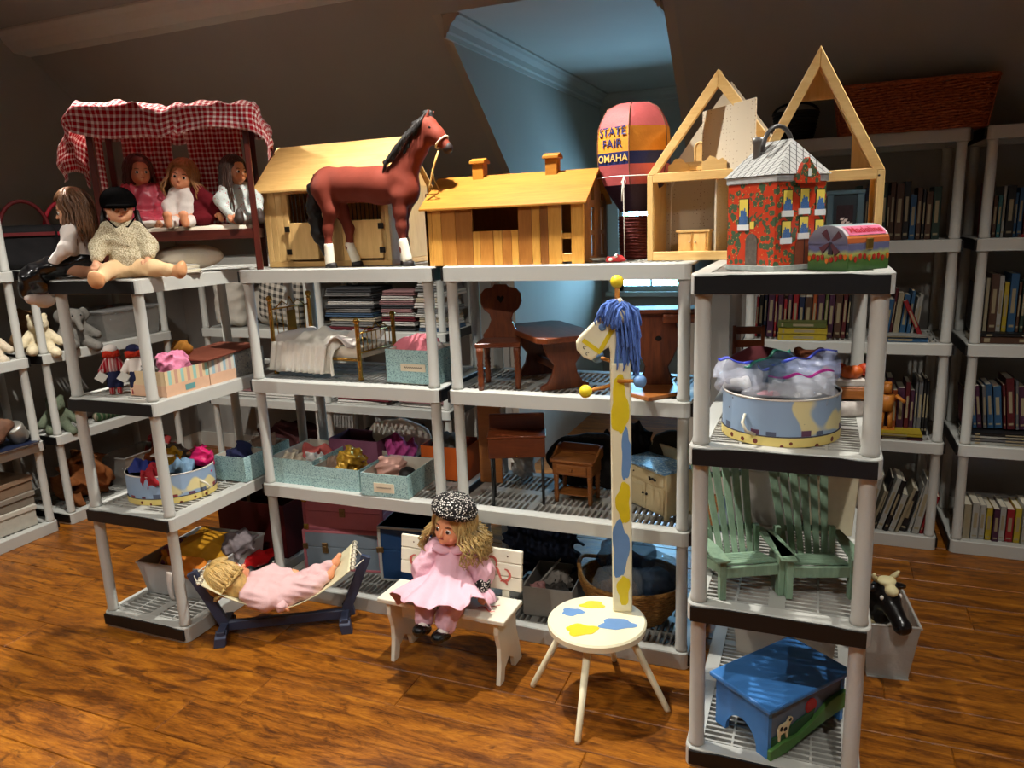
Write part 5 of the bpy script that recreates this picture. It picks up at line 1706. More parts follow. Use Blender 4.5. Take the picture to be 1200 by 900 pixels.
o = sob('cushion', [elli((0, 0, .11), (.20, .07, .12))], plain('charcoal_cloth', (36, 33, 32), .9, .15, .2, 25, .3, 200), None, .012, .03, warp=folds(.006, 40, 40, 50, 2)); o.location = (-.83, 2.83, Z1); tag(o, 'dark crumpled cushion behind the honey brown washstand', 'cushion')
t = thing('wood_offcut', 'orange-brown wooden board standing upright behind the shelf posts', 'board', (-1.255, 2.760, Z1), math.radians(8))
MB().box(-.05, .05, -.008, .008, 0, .36).build('board', m_oakl, t, bevel=.003); MB().box(-.05, .05, .008, .05, 0, .016).build('foot', m_oakl, t, bevel=.002)
cloth_lump('folded_cloth', 'pale cloth slumped behind the doll desk', 'cloth', (-1.13, 2.84, Z1), (.05, .05, .15), plain('pale_grey_cloth', (186, 184, 180), .9, .15, .08), 2.2, .01)

# --- boxes on the middle shelf of the bed unit
open_box('gift_box', 'aqua patterned box nearest the corner post, holding pink and cream cloth', (-2.222, 2.500, Z1), .0, .238, .30, .112, m_aqua, m_boxin, group='aqua patterned boxes', band=(.040, m_aqua))
open_box('gift_box', 'aqua patterned box in the middle of three, gold cloth inside', (-1.978, 2.492, Z1), .0, .232, .28, .095, m_aqua, m_boxin, group='aqua patterned boxes', band=(.045, m_aqua))
open_box('gift_box', 'aqua patterned box with label card and dark doll head inside', (-1.716, 2.462, Z1), .03, .218, .25, .100, m_aqua, m_boxin, group='aqua patterned boxes', card=(.06, .155, .022, .062))
for nm, lab, loc, r, mat, sd in (
    ('doll_garment', 'salmon doll garment in the corner aqua box', (-2.08, 2.68, Z1 + .02), (.085, .085, .065), plain('salmon_cloth', (186, 92, 86), .85, .2, .1, 30, .3, 150), 3.1),
    ('doll_garment', 'cream lace garment in the corner aqua box', (-2.14, 2.57, Z1 + .02), (.07, .05, .065), plain('cream_lace', (200, 186, 164), .9, .2, .15, 60, .5, 200), 3.4),
    ('doll_garment', 'grey lace garment at the right of the corner aqua box', (-2.03, 2.57, Z1 + .03), (.04, .045, .060), plain('grey_lace', (180, 176, 170), .9, .2, .15, 60, .5, 200), 3.6),
    ('doll_garment', 'crumpled gold lame cloth in the middle aqua box', (-1.86, 2.60, Z1 + .03), (.055, .06, .080), plain('gold_lame', (196, 152, 50), .3, .6, .2, 30, 0, 1, .5), 3.9),
    ('doll_garment', 'brown cloth at the left of the middle aqua box', (-1.93, 2.60, Z1 + .02), (.04, .06, .055), plain('taupe_cloth', (120, 96, 80), .9), 4.1),
    ('doll_garment', 'pale pink cloth heaped in the labelled aqua box', (-1.655, 2.60, Z1 + .02), (.05, .08, .075), plain('pale_pink_cloth', (214, 166, 152), .85, .2, .08), 4.4),
    ('doll_garment', 'magenta tulle heaped behind the aqua boxes', (-1.72, 2.79, Z1 + .03), (.085, .06, .085), plain('magenta_tulle', (170, 66, 126), .8, .2, .25, 60, .6, 150), 4.7)):
    cloth_lump(nm, lab, 'cloth', loc, r, mat, sd, .005, group='doll clothes in the aqua boxes')
t = thing('boxed_doll', 'dark-haired doll head lying in the labelled aqua box', 'doll', (-1.555, 2.560, Z1 + .058))
sob('face', [elli((0, 0, 0), (.030, .034, .034)), elli((0, -.03, -.006), (.006, .008, .006))], skin1, t, .004, .01)
sob('hair', [elli((0, .008, .012), (.038, .038, .034))], plain('black_hair', (18, 14, 13), .5), t, .004, .01, cut=[elli((0, -.04, -.012), (.026, .03, .03))])
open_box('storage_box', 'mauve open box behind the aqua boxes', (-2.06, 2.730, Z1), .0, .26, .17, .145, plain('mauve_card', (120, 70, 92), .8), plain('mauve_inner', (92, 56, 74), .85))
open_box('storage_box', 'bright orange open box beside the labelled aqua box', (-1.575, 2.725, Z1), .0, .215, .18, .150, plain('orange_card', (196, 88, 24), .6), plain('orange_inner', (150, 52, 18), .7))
cloth_lump('doll_garment', 'grey scarf folded in the bright orange box', 'cloth', (-1.47, 2.80, Z1 + .05), (.085, .05, .08), plain('grey_scarf', (112, 108, 102), .9, .15, .1, 30, .4, 120), 5.2)
o = sob('pillow', [elli((0, 0, .03), (.17, .05, .095))], plain('white_coverlet', (234, 228, 216)), None, .01, .02, warp=folds(.004, 60, 40, 30, 1)); o.location = (-1.80, 2.930, Z1 + .08); tag(o, 'white pillow lying behind the mauve and orange boxes', 'pillow')

# --- trunks and boxes on the bottom shelf
def trunk(name, label, loc, rz, W, D, H, mat, edge, latches, corner):
    t = thing(name, label, 'toy trunk', loc, rz)
    MB().box(0, W, 0, D, 0, H * .58).build('body', mat, t, bevel=.004, seg=2)
    MB().box(0, W, 0, D, H * .585, H).build('lid', mat, t, bevel=.004, seg=2)
    for z in (0, H - .012):
        MB().box(-.002, W + .002, -.002, D + .002, z, z + .012).build('edge_binding', edge, t, bevel=.002)
    for x in (0, W - .012):
        MB().box(x - .001, x + .013, -.003, .002, .01, H - .01).build('edge_binding', edge, t, bevel=.001)
    for x in (-.003, W - .021):
        for z in ((-.001, H - .027) if corner else (H * .52,)):
            MB().box(x, x + .026, -.006, .02, z, z + .028).build('corner_guard', m_brass if corner else m_oldbrass, t, bevel=.003)
    for x in latches:
        l = MB().box(x - .014, x + .014, -.008, -.001, H * .44, H * .70).build('latch', m_oldbrass, t, bevel=.002)
        MB().box(x - .008, x + .008, -.011, -.007, H * .50, H * .62).build('hasp', m_oldbrass, l, bevel=.002)
    return t
m_oldbrass = plain('aged_brass', (124, 98, 60), .4, .5, .25, 60, 0, 1, .7)
mpk = plain('pink_vinyl', (190, 110, 120), .55, .35, .08); mgb = plain('grey_blue_vinyl', (124, 138, 150), .55, .35, .08)
trunk('latched_case', 'grey-blue toy trunk with brass latches and pink edging', (-2.175, 2.620, Z0), math.radians(10), .385, .20, .196, mgb, mpk, (.11, .255), False)
trunk('latched_case', 'dusty pink toy trunk lying on the grey-blue trunk', (-2.165, 2.628, Z0 + .1975), math.radians(8), .400, .19, .160, mpk, plain('pink_edge', (160, 86, 98), .6), (.20,), True)
trunk('latched_case', 'deep blue toy trunk behind the white bench', (-1.765, 2.625, Z0), math.radians(6), .290, .20, .262, plain('deep_blue_vinyl', (24, 62, 104), .5, .4, .1), plain('white_edge', (176, 176, 170), .6), (.27,), False)
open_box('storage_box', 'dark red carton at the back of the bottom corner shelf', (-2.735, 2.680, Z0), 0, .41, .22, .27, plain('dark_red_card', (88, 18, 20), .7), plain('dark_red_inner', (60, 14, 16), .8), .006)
def toy_car():
    t = thing('toy_car', 'red toy car parked before the dark red carton', 'toy car', (-2.395, 2.545, Z0), math.radians(68))
    mr = plain('toy_car_red', (176, 16, 20), .25, .5, .04)
    sob('body', [rbox((0, 0, .045), (.105, .042, .022), .016), rbox((-.02, 0, .072), (.055, .036, .018), .014)], mr, t, .006, .016)
    MB().box(-.066, .030, -.030, .030, .070, .088).build('cabin', plain('car_glass', (22, 20, 22), .1, .6), t, bevel=.008, seg=2)
    for x in (-.062, .062):
        for y in (-.043, .043):
            w = MB().cyl((x, y - .010, .026), (x, y + .010, .026), .026, n=18).build('wheel', plain('tyre_black', (18, 18, 18), .7), t, True)
            MB().cyl((x, y + (-.0112 if y < 0 else .0092), .026), (x, y + (-.0092 if y < 0 else .0112), .026), .014, n=14).build('hubcap', plain('chrome', (190, 190, 190), .2, .6, 0, 1, 0, 1, .9), w, True)
    MB().box(.098, .112, -.038, .038, .028, .040).build('bumper', plain('chrome', (190, 190, 190)), t, bevel=.003)
    for y in (-.028, .028): MB().ell((.104, y, .050), (.006, .009, .009), 10, 8).build('headlamp', plain('toy_white', (226, 218, 208)), t, True)
toy_car()
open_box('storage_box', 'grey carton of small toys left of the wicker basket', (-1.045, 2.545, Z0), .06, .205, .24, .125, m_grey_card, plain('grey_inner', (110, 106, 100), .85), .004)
for i, (x, y, z, r, c, lab) in enumerate(((-1.00, 2.61, .02, (.035, .04, .055), (170, 120, 116), 'dusty pink toy bundle'), (-.93, 2.63, .02, (.04, .045, .05), (54, 50, 46), 'dark toy bundle'), (-.96, 2.72, .02, (.06, .035, .06), (120, 112, 104), 'grey toy bundle'))):
    cloth_lump('toy_bundle', lab + ' in the grey carton', 'toy', (x, y, Z0 + z), r, plain('bundle_%d' % i, c, .8, .25, .2, 40), 6 + i * .3, .004)
o = MB().cyl((0, 0, 0), (.12, .06, .15), .006, .004, 8).build('toy_stick', plain('stick_grey', (130, 124, 116), .6), None, True); o.location = (-1.06, 2.66, Z0 + .03); tag(o, 'thin grey stick leaning out of the grey carton', 'stick')

def wicker(key, a, b, s=70.0):
    if key in _mats: return _mats[key]
    g = NT(key); v = g.coord('Object', (1, 1, 2.6)); n1 = g.noise(v, s, 3.0, .6, .4)
    base = g.ramp(n1, [(.3, lin(a)), (.7, lin(b))]); g.bump(n1, .5, .004)
    _mats[key] = g.fin(base, .75, .3); return _mats[key]
def seagrass_basket():
    t = thing('basket', 'round woven seagrass basket heaped with plastic bags on the bottom shelf', 'basket', (-.635, 2.690, Z0))
    mw = wicker('seagrass', (96, 64, 26), (172, 124, 62))
    sx, sy = 1.0, .84
    m = MB().lathe([(.0, .004), (.13, .004), (.17, .06), (.206, .155), (.212, .16), (.196, .155), (.16, .06), (.12, .016), (0, .016)], 40, sx=sx, sy=sy).build('bowl', mw, t, True)
    for k in range(13):
        z = .008 + k * .0125
        r = np.interp(z, (.004, .06, .155), (.134, .172, .208))
        MB().tube([((r + .002 * ((i + k) % 2)) * sx * math.cos(a), (r + .002 * ((i + k) % 2)) * sy * math.sin(a), z + .0016 * math.sin(i * 2.1 + k)) for i, a in enumerate([q * 2 * PI / 44 for q in range(44)])], .0075, 6, True).build('coil', mw, m, True)
    MB().tube([(.209 * sx * math.cos(a), .209 * sy * math.sin(a), .162 + .05 * max(0, -math.cos(a)) ** 6) for a in [q * 2 * PI / 40 for q in range(40)]], .009, 8, True).build('rim', mw, t, True)
seagrass_basket()
def plastic_bag(label, loc, r, tint, alpha, seed, fill=None, rz=0.0, zip_=None):
    t = thing('plastic_bag', label, 'bag', loc, rz)
    if fill: sob('contents', [elli((0, 0, r[2] * .8), (r[0] * .7, r[1] * .6, r[2] * .6)), elli((r[0] * .3, 0, r[2] * .6), (r[0] * .4, r[1] * .5, r[2] * .5))], fill, t, max(.006, min(r) * .12), .02, warp=folds(.006, 90, 80, 70, seed))
    sob('film', [elli((0, 0, r[2]), r), elli((r[0] * .5, 0, r[2] * 1.3), (r[0] * .6, r[1] * .7, r[2] * .6), (0, -.5, 0))], film('film_%d_%d_%d' % (tint[0], tint[2], int(alpha * 100)), tint, alpha), t, max(.006, min(r) * .10), .02, warp=folds(.005, 60, 70, 80, seed))
    if zip_:       # the open mouth of the bag: a crinkled flap ending in a coloured seal
        fm = film('film_%d_%d_%d' % (tint[0], tint[2], int(alpha * 100)), tint, alpha)
        def flap(u, v):
            x = (u - .5) * 2.1 * r[0]
            return (x, -r[1] * .55 + .05 * v - .012 * math.sin(u * 9 + seed) - .006 * math.sin(u * 23 + v * 7), r[2] * 1.1 + v * .055 + zip_[1] * x * .5 + .006 * math.sin(u * 14 + v * 5 + seed))
        fl = MB().sheet(flap, 26, 8, thick=.0008).build('flap', fm, t, True)
        MB().sheet(lambda u, v: Vector(flap(u, .90 + .10 * v)) + Vector((0, -.0012, 0)), 26, 2, thick=.0006).build('zip_seal', plain('zip_%d' % zip_[0][2], zip_[0], .4), fl, True)
    return t
brown_f = plain('brown_fill', (120, 92, 70), .85, .2, .3, 40, .5, 80)
plastic_bag('clear bag of brown doll things in the seagrass basket', (-.67, 2.63, Z0 + .05), (.11, .08, .09), (150, 160, 170), .30, 1.3, brown_f)
plastic_bag('dark clear bag at the right of the seagrass basket', (-.53, 2.68, Z0 + .06), (.085, .10, .11), (60, 84, 110), .45, 2.1, plain('navy_fill', (28, 36, 56), .85))
plastic_bag('dark blue bag at the back of the seagrass basket', (-.68, 2.78, Z0 + .09), (.12, .07, .10), (40, 70, 110), .6, 2.9, plain('navy_fill', (28, 36, 56), .85))
cloth_lump('soft_bag', 'dark navy duffel at the back of the bottom shelf, behind the grey carton', 'bag', (-1.06, 2.865, Z0), (.20, .065, .17), plain('duffel_navy', (20, 27, 46), .75, .3, .2, 12), 12.3, .006)
cloth_lump('soft_bag', 'black blanket added to cover the daylit back, behind the honey brown washstand', 'blanket', (-.66, 2.875, Z1), (.11, .05, .16), plain('blanket_black', (24, 22, 23), .9, .15, .2, 14), 12.9, .006)  # added to keep the blue-lit floor and wall from showing
# ------------------------------------------------------------------ the left-hand unit's shelves
def rag_doll(label, loc, rz, shirt, trousers, hairc, capc):
    t = thing('rag_doll', label, 'doll', loc, rz)
    sk = plain('rag_skin', (222, 180, 150), .9)
    sob('body', [elli((0, 0, .172), (.024, .022, .026)), caps((0, 0, .09), (0, 0, .14), .020, .018), caps((0, 0, .145), (0, 0, .155), .010), caps((-.018, 0, .138), (-.042, -.008, .095), .010, .008), caps((.018, 0, .138), (.042, -.008, .095), .010, .008), caps((-.010, 0, .08), (-.014, 0, .012), .012, .009), caps((.010, 0, .08), (.014, 0, .012), .012, .009)], sk, t, .004, .008)
    sob('shirt', [caps((0, 0, .098), (0, 0, .142), .024, .022), caps((-.018, 0, .138), (-.040, -.007, .100), .014, .014), caps((.018, 0, .138), (.040, -.007, .100), .014, .014)], shirt, t, .004, .008)
    sob('trousers', [caps((0, 0, .072), (0, 0, .096), .026, .024), caps((-.011, 0, .075), (-.014, 0, .040), .016, .016), caps((.011, 0, .075), (.014, 0, .040), .016, .016)], trousers, t, .004, .006)
    sob('stocking', [caps((-.014, 0, .040), (-.014, -.004, .010), .011, .011), caps((.014, 0, .040), (.014, -.004, .010), .011, .011)], gingham('stocking_check', (226, 210, 200), (170, 30, 36), .010, 'Object'), t, .0035, .003)
    hr_ = plain('yarn_red', hairc, .9, .2, .2, 90, .5, 140)
    m = MB()
    for k in range(26):
        a = k / 26 * 2 * PI
        m.tube([(.020 * math.cos(a), .018 * math.sin(a) + .002, .186 - .03 * abs(math.sin(a * 1.5)) * .3), (.027 * math.cos(a), .025 * math.sin(a) + .002, .172), (.029 * math.cos(a), .026 * math.sin(a), .155)], [.004, .005, .003], 5)
    m.build('yarn_hair', hr_, t, True, kind='stuff')
    sob('cap', [elli((0, .003, .184), (.026, .026, .020))], capc, t, .004, .006)
    for s in (-1, 1): MB().ell((s * .009, -.0215, .175), (.003, .002, .003), 8, 6).build('eye', plain('button_black', (16, 14, 14), .3), t, True)
    MB().ell((0, -.0225, .166), (.003, .002, .002), 8, 6).build('nose', plain('toy_red', (170, 36, 34)), t, True)
    c = MB().box(-.018, .018, -.001, .001, -.018, .018).build('paper_tag', plain('tag_white', (214, 214, 206), .6), t); c.location = (-.044, -.018, .078); c.rotation_euler = (.1, .7, .2)
    return t
m_rs = gingham('rag_red_check', (230, 214, 210), (176, 28, 44), .012, 'Object')
rag_doll('small rag doll in red checked shirt and navy trousers, white cap', (-2.600, 2.105, Z2), math.radians(45), m_rs, plain('navy_denim', (24, 28, 62), .9), (176, 46, 26), plain('white_cotton', (226, 216, 208)))
rag_doll('small rag doll in navy and white behind the shelf post', (-2.500, 2.125, Z2), math.radians(40), plain('white_cotton', (226, 216, 208)), plain('navy_denim', (24, 28, 62)), (176, 46, 26), plain('navy_denim', (24, 28, 62)))
m_pst = stripes('pastel_stripes', [(216, 190, 150), (150, 190, 180), (216, 190, 150), (196, 150, 130)], .016, 1)
m_pst2 = stripes('pastel_stripes_blue', [(206, 200, 184), (150, 178, 190), (206, 190, 170), (190, 160, 150)], .016, 1)
m_pnk = plain('peach_card', (214, 172, 142), .75)
t = open_box('shoe_box', 'pastel striped box with pink tulle beside the rag dolls', (-2.520, 2.105, Z2), 0, .190, .225, .100, m_pst, m_boxin, band=(.045, m_pnk), group='pastel striped boxes')
MB().box(.1905, .1925, .095, .145, .010, .032).build('sticker', plain('teal_sticker', (96, 150, 150), .6), t)
open_box('shoe_box', 'pastel blue striped box behind the peach striped box', (-2.515, 2.336, Z2), 0, .185, .150, .108, m_pst2, m_boxin, band=(.045, m_pnk), group='pastel striped boxes')
open_box('shoe_box', 'grey printed box at the far end of the striped boxes', (-2.510, 2.492, Z2), 0, .180, .180, .112, floral('grey_print', (134, 130, 122), (88, 90, 92), None, 60, .7, .25), m_boxin, group='pastel striped boxes')
cloth_lump('doll_garment', 'pink tulle spilling from the peach striped box', 'cloth', (-2.410, 2.235, Z2 + .045), (.045, .075, .070), plain('pink_tulle', (216, 130, 160), .8, .2, .2, 60, .5, 150), 7.1, .005)
cloth_lump('doll_garment', 'dark grey cloth in the peach striped box', 'cloth', (-2.465, 2.165, Z2 + .04), (.045, .045, .060), plain('grey_scarf', (112, 108, 102)), 7.4)
o = MB().box(-.105, .105, -.18, .18, 0, .010).build('box_lid', plain('rust_brown', (110, 58, 42), .8, .2, .15, 30), None, bevel=.003); o.location = (-2.425, 2.470, Z2 + .113); o.rotation_euler = (.03, .03, .10); tag(o, 'flat rust brown board lying over the striped boxes', 'board')
cloth_lump('doll_garment', 'mustard cloth on top of the striped boxes', 'cloth', (-2.50, 2.36, Z2 + .122), (.045, .04, .03), plain('mustard_cloth', (150, 98, 30), .85), 7.7)

def sky_print(key):
    """pale blue band with cream cloud shapes"""
    g = NT(key); v = g.coord('Object')
    n1 = g.noise(v, 7.0, 1.0, .4, .2)
    f = g.ramp(n1, [(.615, (0, 0, 0, 1)), (.63, (1, 1, 1, 1))])
    base = g.mix(f, lin((142, 164, 190)), lin((218, 204, 150)))
    vo = g.n('ShaderNodeTexVoronoi', ins={'Vector': v, 'Scale': 26.0}); d = g.math('LESS_THAN', vo.outputs['Distance'], .07)
    base = g.mix(d, base, lin((74, 70, 84)))
    return g.fin(base, .5, .35)
m_sky = sky_print('sky_card')
def dotted(key):
    g = NT(key); v = g.coord('Object'); vo = g.n('ShaderNodeTexVoronoi', ins={'Vector': v, 'Scale': 34.0, 'Randomness': .5}); d = g.math('LESS_THAN', vo.outputs['Distance'], .24)
    return g.fin(g.mix(d, lin((222, 200, 120)), lin((110, 48, 36))), .5, .35)
m_yband = dotted('yellow_border')
def oval_tub(label, loc, rz, a, b, h, rope):
    t = thing('oval_tub', label, 'tub', loc, rz)
    n = 56
    MB().lathe([(1, 0), (1, h), (.985, h), (.985, .004), (0, .004)], n, sx=a, sy=b).build('wall', [m_sky], t, 'auto')
    MB().lathe([(1.012, 0), (1.012, h * .20), (1.0, h * .21)], n, sx=a, sy=b).build('yellow_border', m_yband, t, 'auto')
    MB().lathe([(1.010, h * .195), (1.014, h * .20), (1.014, h * .215), (1.0, h * .22)], n, sx=a, sy=b).build('rope_edge', plain('edge_cord', (60, 56, 66), .7), t)
    MB().lathe([(1.006, h - .003), (1.010, h), (.990, h + .002), (.984, h - .003)], n, sx=a, sy=b).build('rim', plain('tub_rim', (206, 200, 190), .4), t)
    r_ = random.Random(int(a * 999)); mcol = [plain('print_plum', (96, 62, 84), .5), plain('print_slate', (88, 96, 116), .5), plain('print_red', (140, 60, 60), .5)]
    k = 0; ang = 0.0
    while ang < 2 * PI:
        w = r_.uniform(.10, .20); hh_ = r_.uniform(.06, .15) * h
        pts = []
        if r_.random() < .75:
            MB().sheet(lambda u, v: (1.002 * a * math.cos(ang + w * u), 1.002 * b * math.sin(ang + w * u), h * .225 + hh_ * v), 4, 1).build('village_print', mcol[k % 3], t)
        ang += w + r_.uniform(.05, .3); k += 1
    cord = plain('white_cord', (214, 206, 186), .7)
    for ca in rope:
        p0 = Vector((1.02 * a * math.cos(ca - .10), 1.02 * b * math.sin(ca - .10), h * .62)); p1 = Vector((1.02 * a * math.cos(ca + .10), 1.02 * b * math.sin(ca + .10), h * .22))
        out = Vector((math.cos(ca) * b, math.sin(ca) * a, 0)).normalized()
        MB().tube([p0, p0.lerp(p1, .3) + out * .028, p0.lerp(p1, .7) + out * .030, p1], .0042, 8).build('cord_handle', cord, t, True)
    return t
oval_tub('pale blue oval tub printed with clouds, heaped with doll clothes', (-2.545, 2.262, Z1), math.radians(30), .178, .150, .122, (math.radians(-215), math.radians(-32)))
heap = [(( -2.63, 2.20), (.060, .055, .055), (28, 40, 104), 'royal blue garment at the front of the cloud-printed tub', .075), ((-2.53, 2.16), (.060, .055, .050), (146, 22, 34), 'crimson garment in the middle of the cloud-printed tub', .075), ((-2.46, 2.24), (.055, .050, .055), (104, 134, 158), 'denim blue garment at the right of the cloud-printed tub', .09),
        ((-2.66, 2.29), (.05, .05, .055), (150, 74, 30), 'orange crochet garment at the left of the cloud-printed tub', .085), ((-2.57, 2.28), (.055, .045, .06), (196, 150, 34), 'mustard garment at the back of the cloud-printed tub', .10), ((-2.60, 2.35), (.06, .04, .06), (96, 84, 76), 'brown garment behind the cloud-printed tub pile', .10), ((-2.44, 2.33), (.05, .045, .06), (196, 30, 96), 'hot pink satin on top of the cloud-printed tub pile', .11)]
for i, ((x, y), r, c, lab, dz) in enumerate(heap):
    cloth_lump('doll_garment', lab, 'cloth', (x, y, Z1 + dz - .01), r, plain('heap_%d' % i, c, .7 if i != 6 else .35, .3, .2, 35, .3, 150), 8 + i * .37, .007, group='doll clothes in the oval tub')
o = MB().prism([(-.07, -.012), (.07, -.010), (.075, .006), (-.07, .012)], 0, .006, 'xy').build('white_belt', plain('toy_white', (226, 218, 208)), None, bevel=.002); o.location = (-2.515, 2.205, Z1 + .185); o.rotation_euler = (.25, -.1, -.15); tag(o, 'white strap lying across the clothes in the tub', 'strap')
for y0, lab in ((2.450, 'aqua patterned box behind the oval tub, dark cloth inside'), (2.610, 'second aqua patterned box behind the oval tub')):
    open_box('gift_box', lab, (-2.48, y0, Z1), 0, .168, .150, .115, m_aqua, m_boxin, group='aqua patterned boxes')
cloth_lump('doll_garment', 'navy cloth in the aqua box behind the tub', 'cloth', (-2.397, 2.525, Z1 + .060), (.055, .050, .055), plain('navy_denim', (24, 28, 62)), 9.1)
cloth_lump('doll_garment', 'brown cloth in the second aqua box behind the tub', 'cloth', (-2.40, 2.68, Z1 + .055), (.055, .055, .06), plain('taupe_cloth', (120, 96, 80)), 9.4)

def tub_bin(name, label, loc, rz, W, D, H, mat, lip=True, taper=.02):
    """thin-walled plastic bin"""
    t = thing(name, label, 'bin', loc, rz)
    m = MB(); th = .003
    for (ax, ay, bx, by) in ((0, 0, W, 0), (W, 0, W, D), (W, D, 0, D), (0, D, 0, 0)):
        c = Vector((W / 2, D / 2, 0))
        def inn(p, k): return Vector((p[0] + (W / 2 - p[0]) * k, p[1] + (D / 2 - p[1]) * k, 0))
        k0 = taper / min(W, D) * 2
        a0, b0 = inn((ax, ay), k0), inn((bx, by), k0); a1, b1 = Vector((ax, ay, H)), Vector((bx, by, H))
        a2, b2 = inn((ax, ay), k0 + .03), inn((bx, by), k0 + .03); a3, b3 = inn((ax, ay), .025) + Vector((0, 0, H)), inn((bx, by), .025) + Vector((0, 0, H))
        m.hexa([a0, b0, b2, a2], [a1, b1, b3, a3])
    m.box(taper, W - taper, taper, D - taper, 0, th)
    m.build('shell', mat, t)
    if lip:
        pts = [(0, 0), (W, 0), (W, D), (0, D)]
        MB().tube([(x, y, H) for x, y in pts], .006, 6, True).build('lip', mat, t)
    return t
m_gbin = plain('translucent_grey_bin', (176, 176, 174), .35, .4, .05)
tub_bin('storage_bin', 'grey plastic bin of yellow and purple clothes on the bottom shelf', (-2.740, 2.185, Z0), math.radians(4), .375, .40, .150, m_gbin)
cloth_lump('doll_garment', 'golden yellow garment over the grey bin edge', 'cloth', (-2.52, 2.40, Z0 + .09), (.13, .15, .075), plain('golden_yellow', (196, 138, 24), .75, .3, .2, 20), 10.1, .012)
cloth_lump('doll_garment', 'orange strip of cloth at the front of the grey bin', 'cloth', (-2.50, 2.235, Z0 + .115), (.12, .04, .035), plain('orange_strip', (206, 118, 26), .75), 10.5, .006)
cloth_lump('doll_garment', 'purple striped garment in the grey bin', 'cloth', (-2.64, 2.33, Z0 + .10), (.07, .13, .06), stripes('purple_stripe', [(110, 56, 84), (190, 130, 40), (150, 70, 60)], .02, 1), 10.9, .008)
cloth_lump('doll_garment', 'grey and plum garment at the right of the grey bin', 'cloth', (-2.41, 2.44, Z0 + .10), (.05, .10, .07), plain('plum_grey', (120, 110, 112), .8, .2, .4, 40), 11.3, .008)
o = MB().sheet(lambda u, v: (-.014 + .028 * u, -.006 - .008 * math.sin(v * 3), .12 - .13 * v), 3, 12, thick=.002).build('white_ribbon', plain('white_cotton', (226, 216, 208)), None, True); o.location = (-2.545, 2.186, Z0 + .015); tag(o, 'white strap hanging down the front of the grey bin', 'strap')
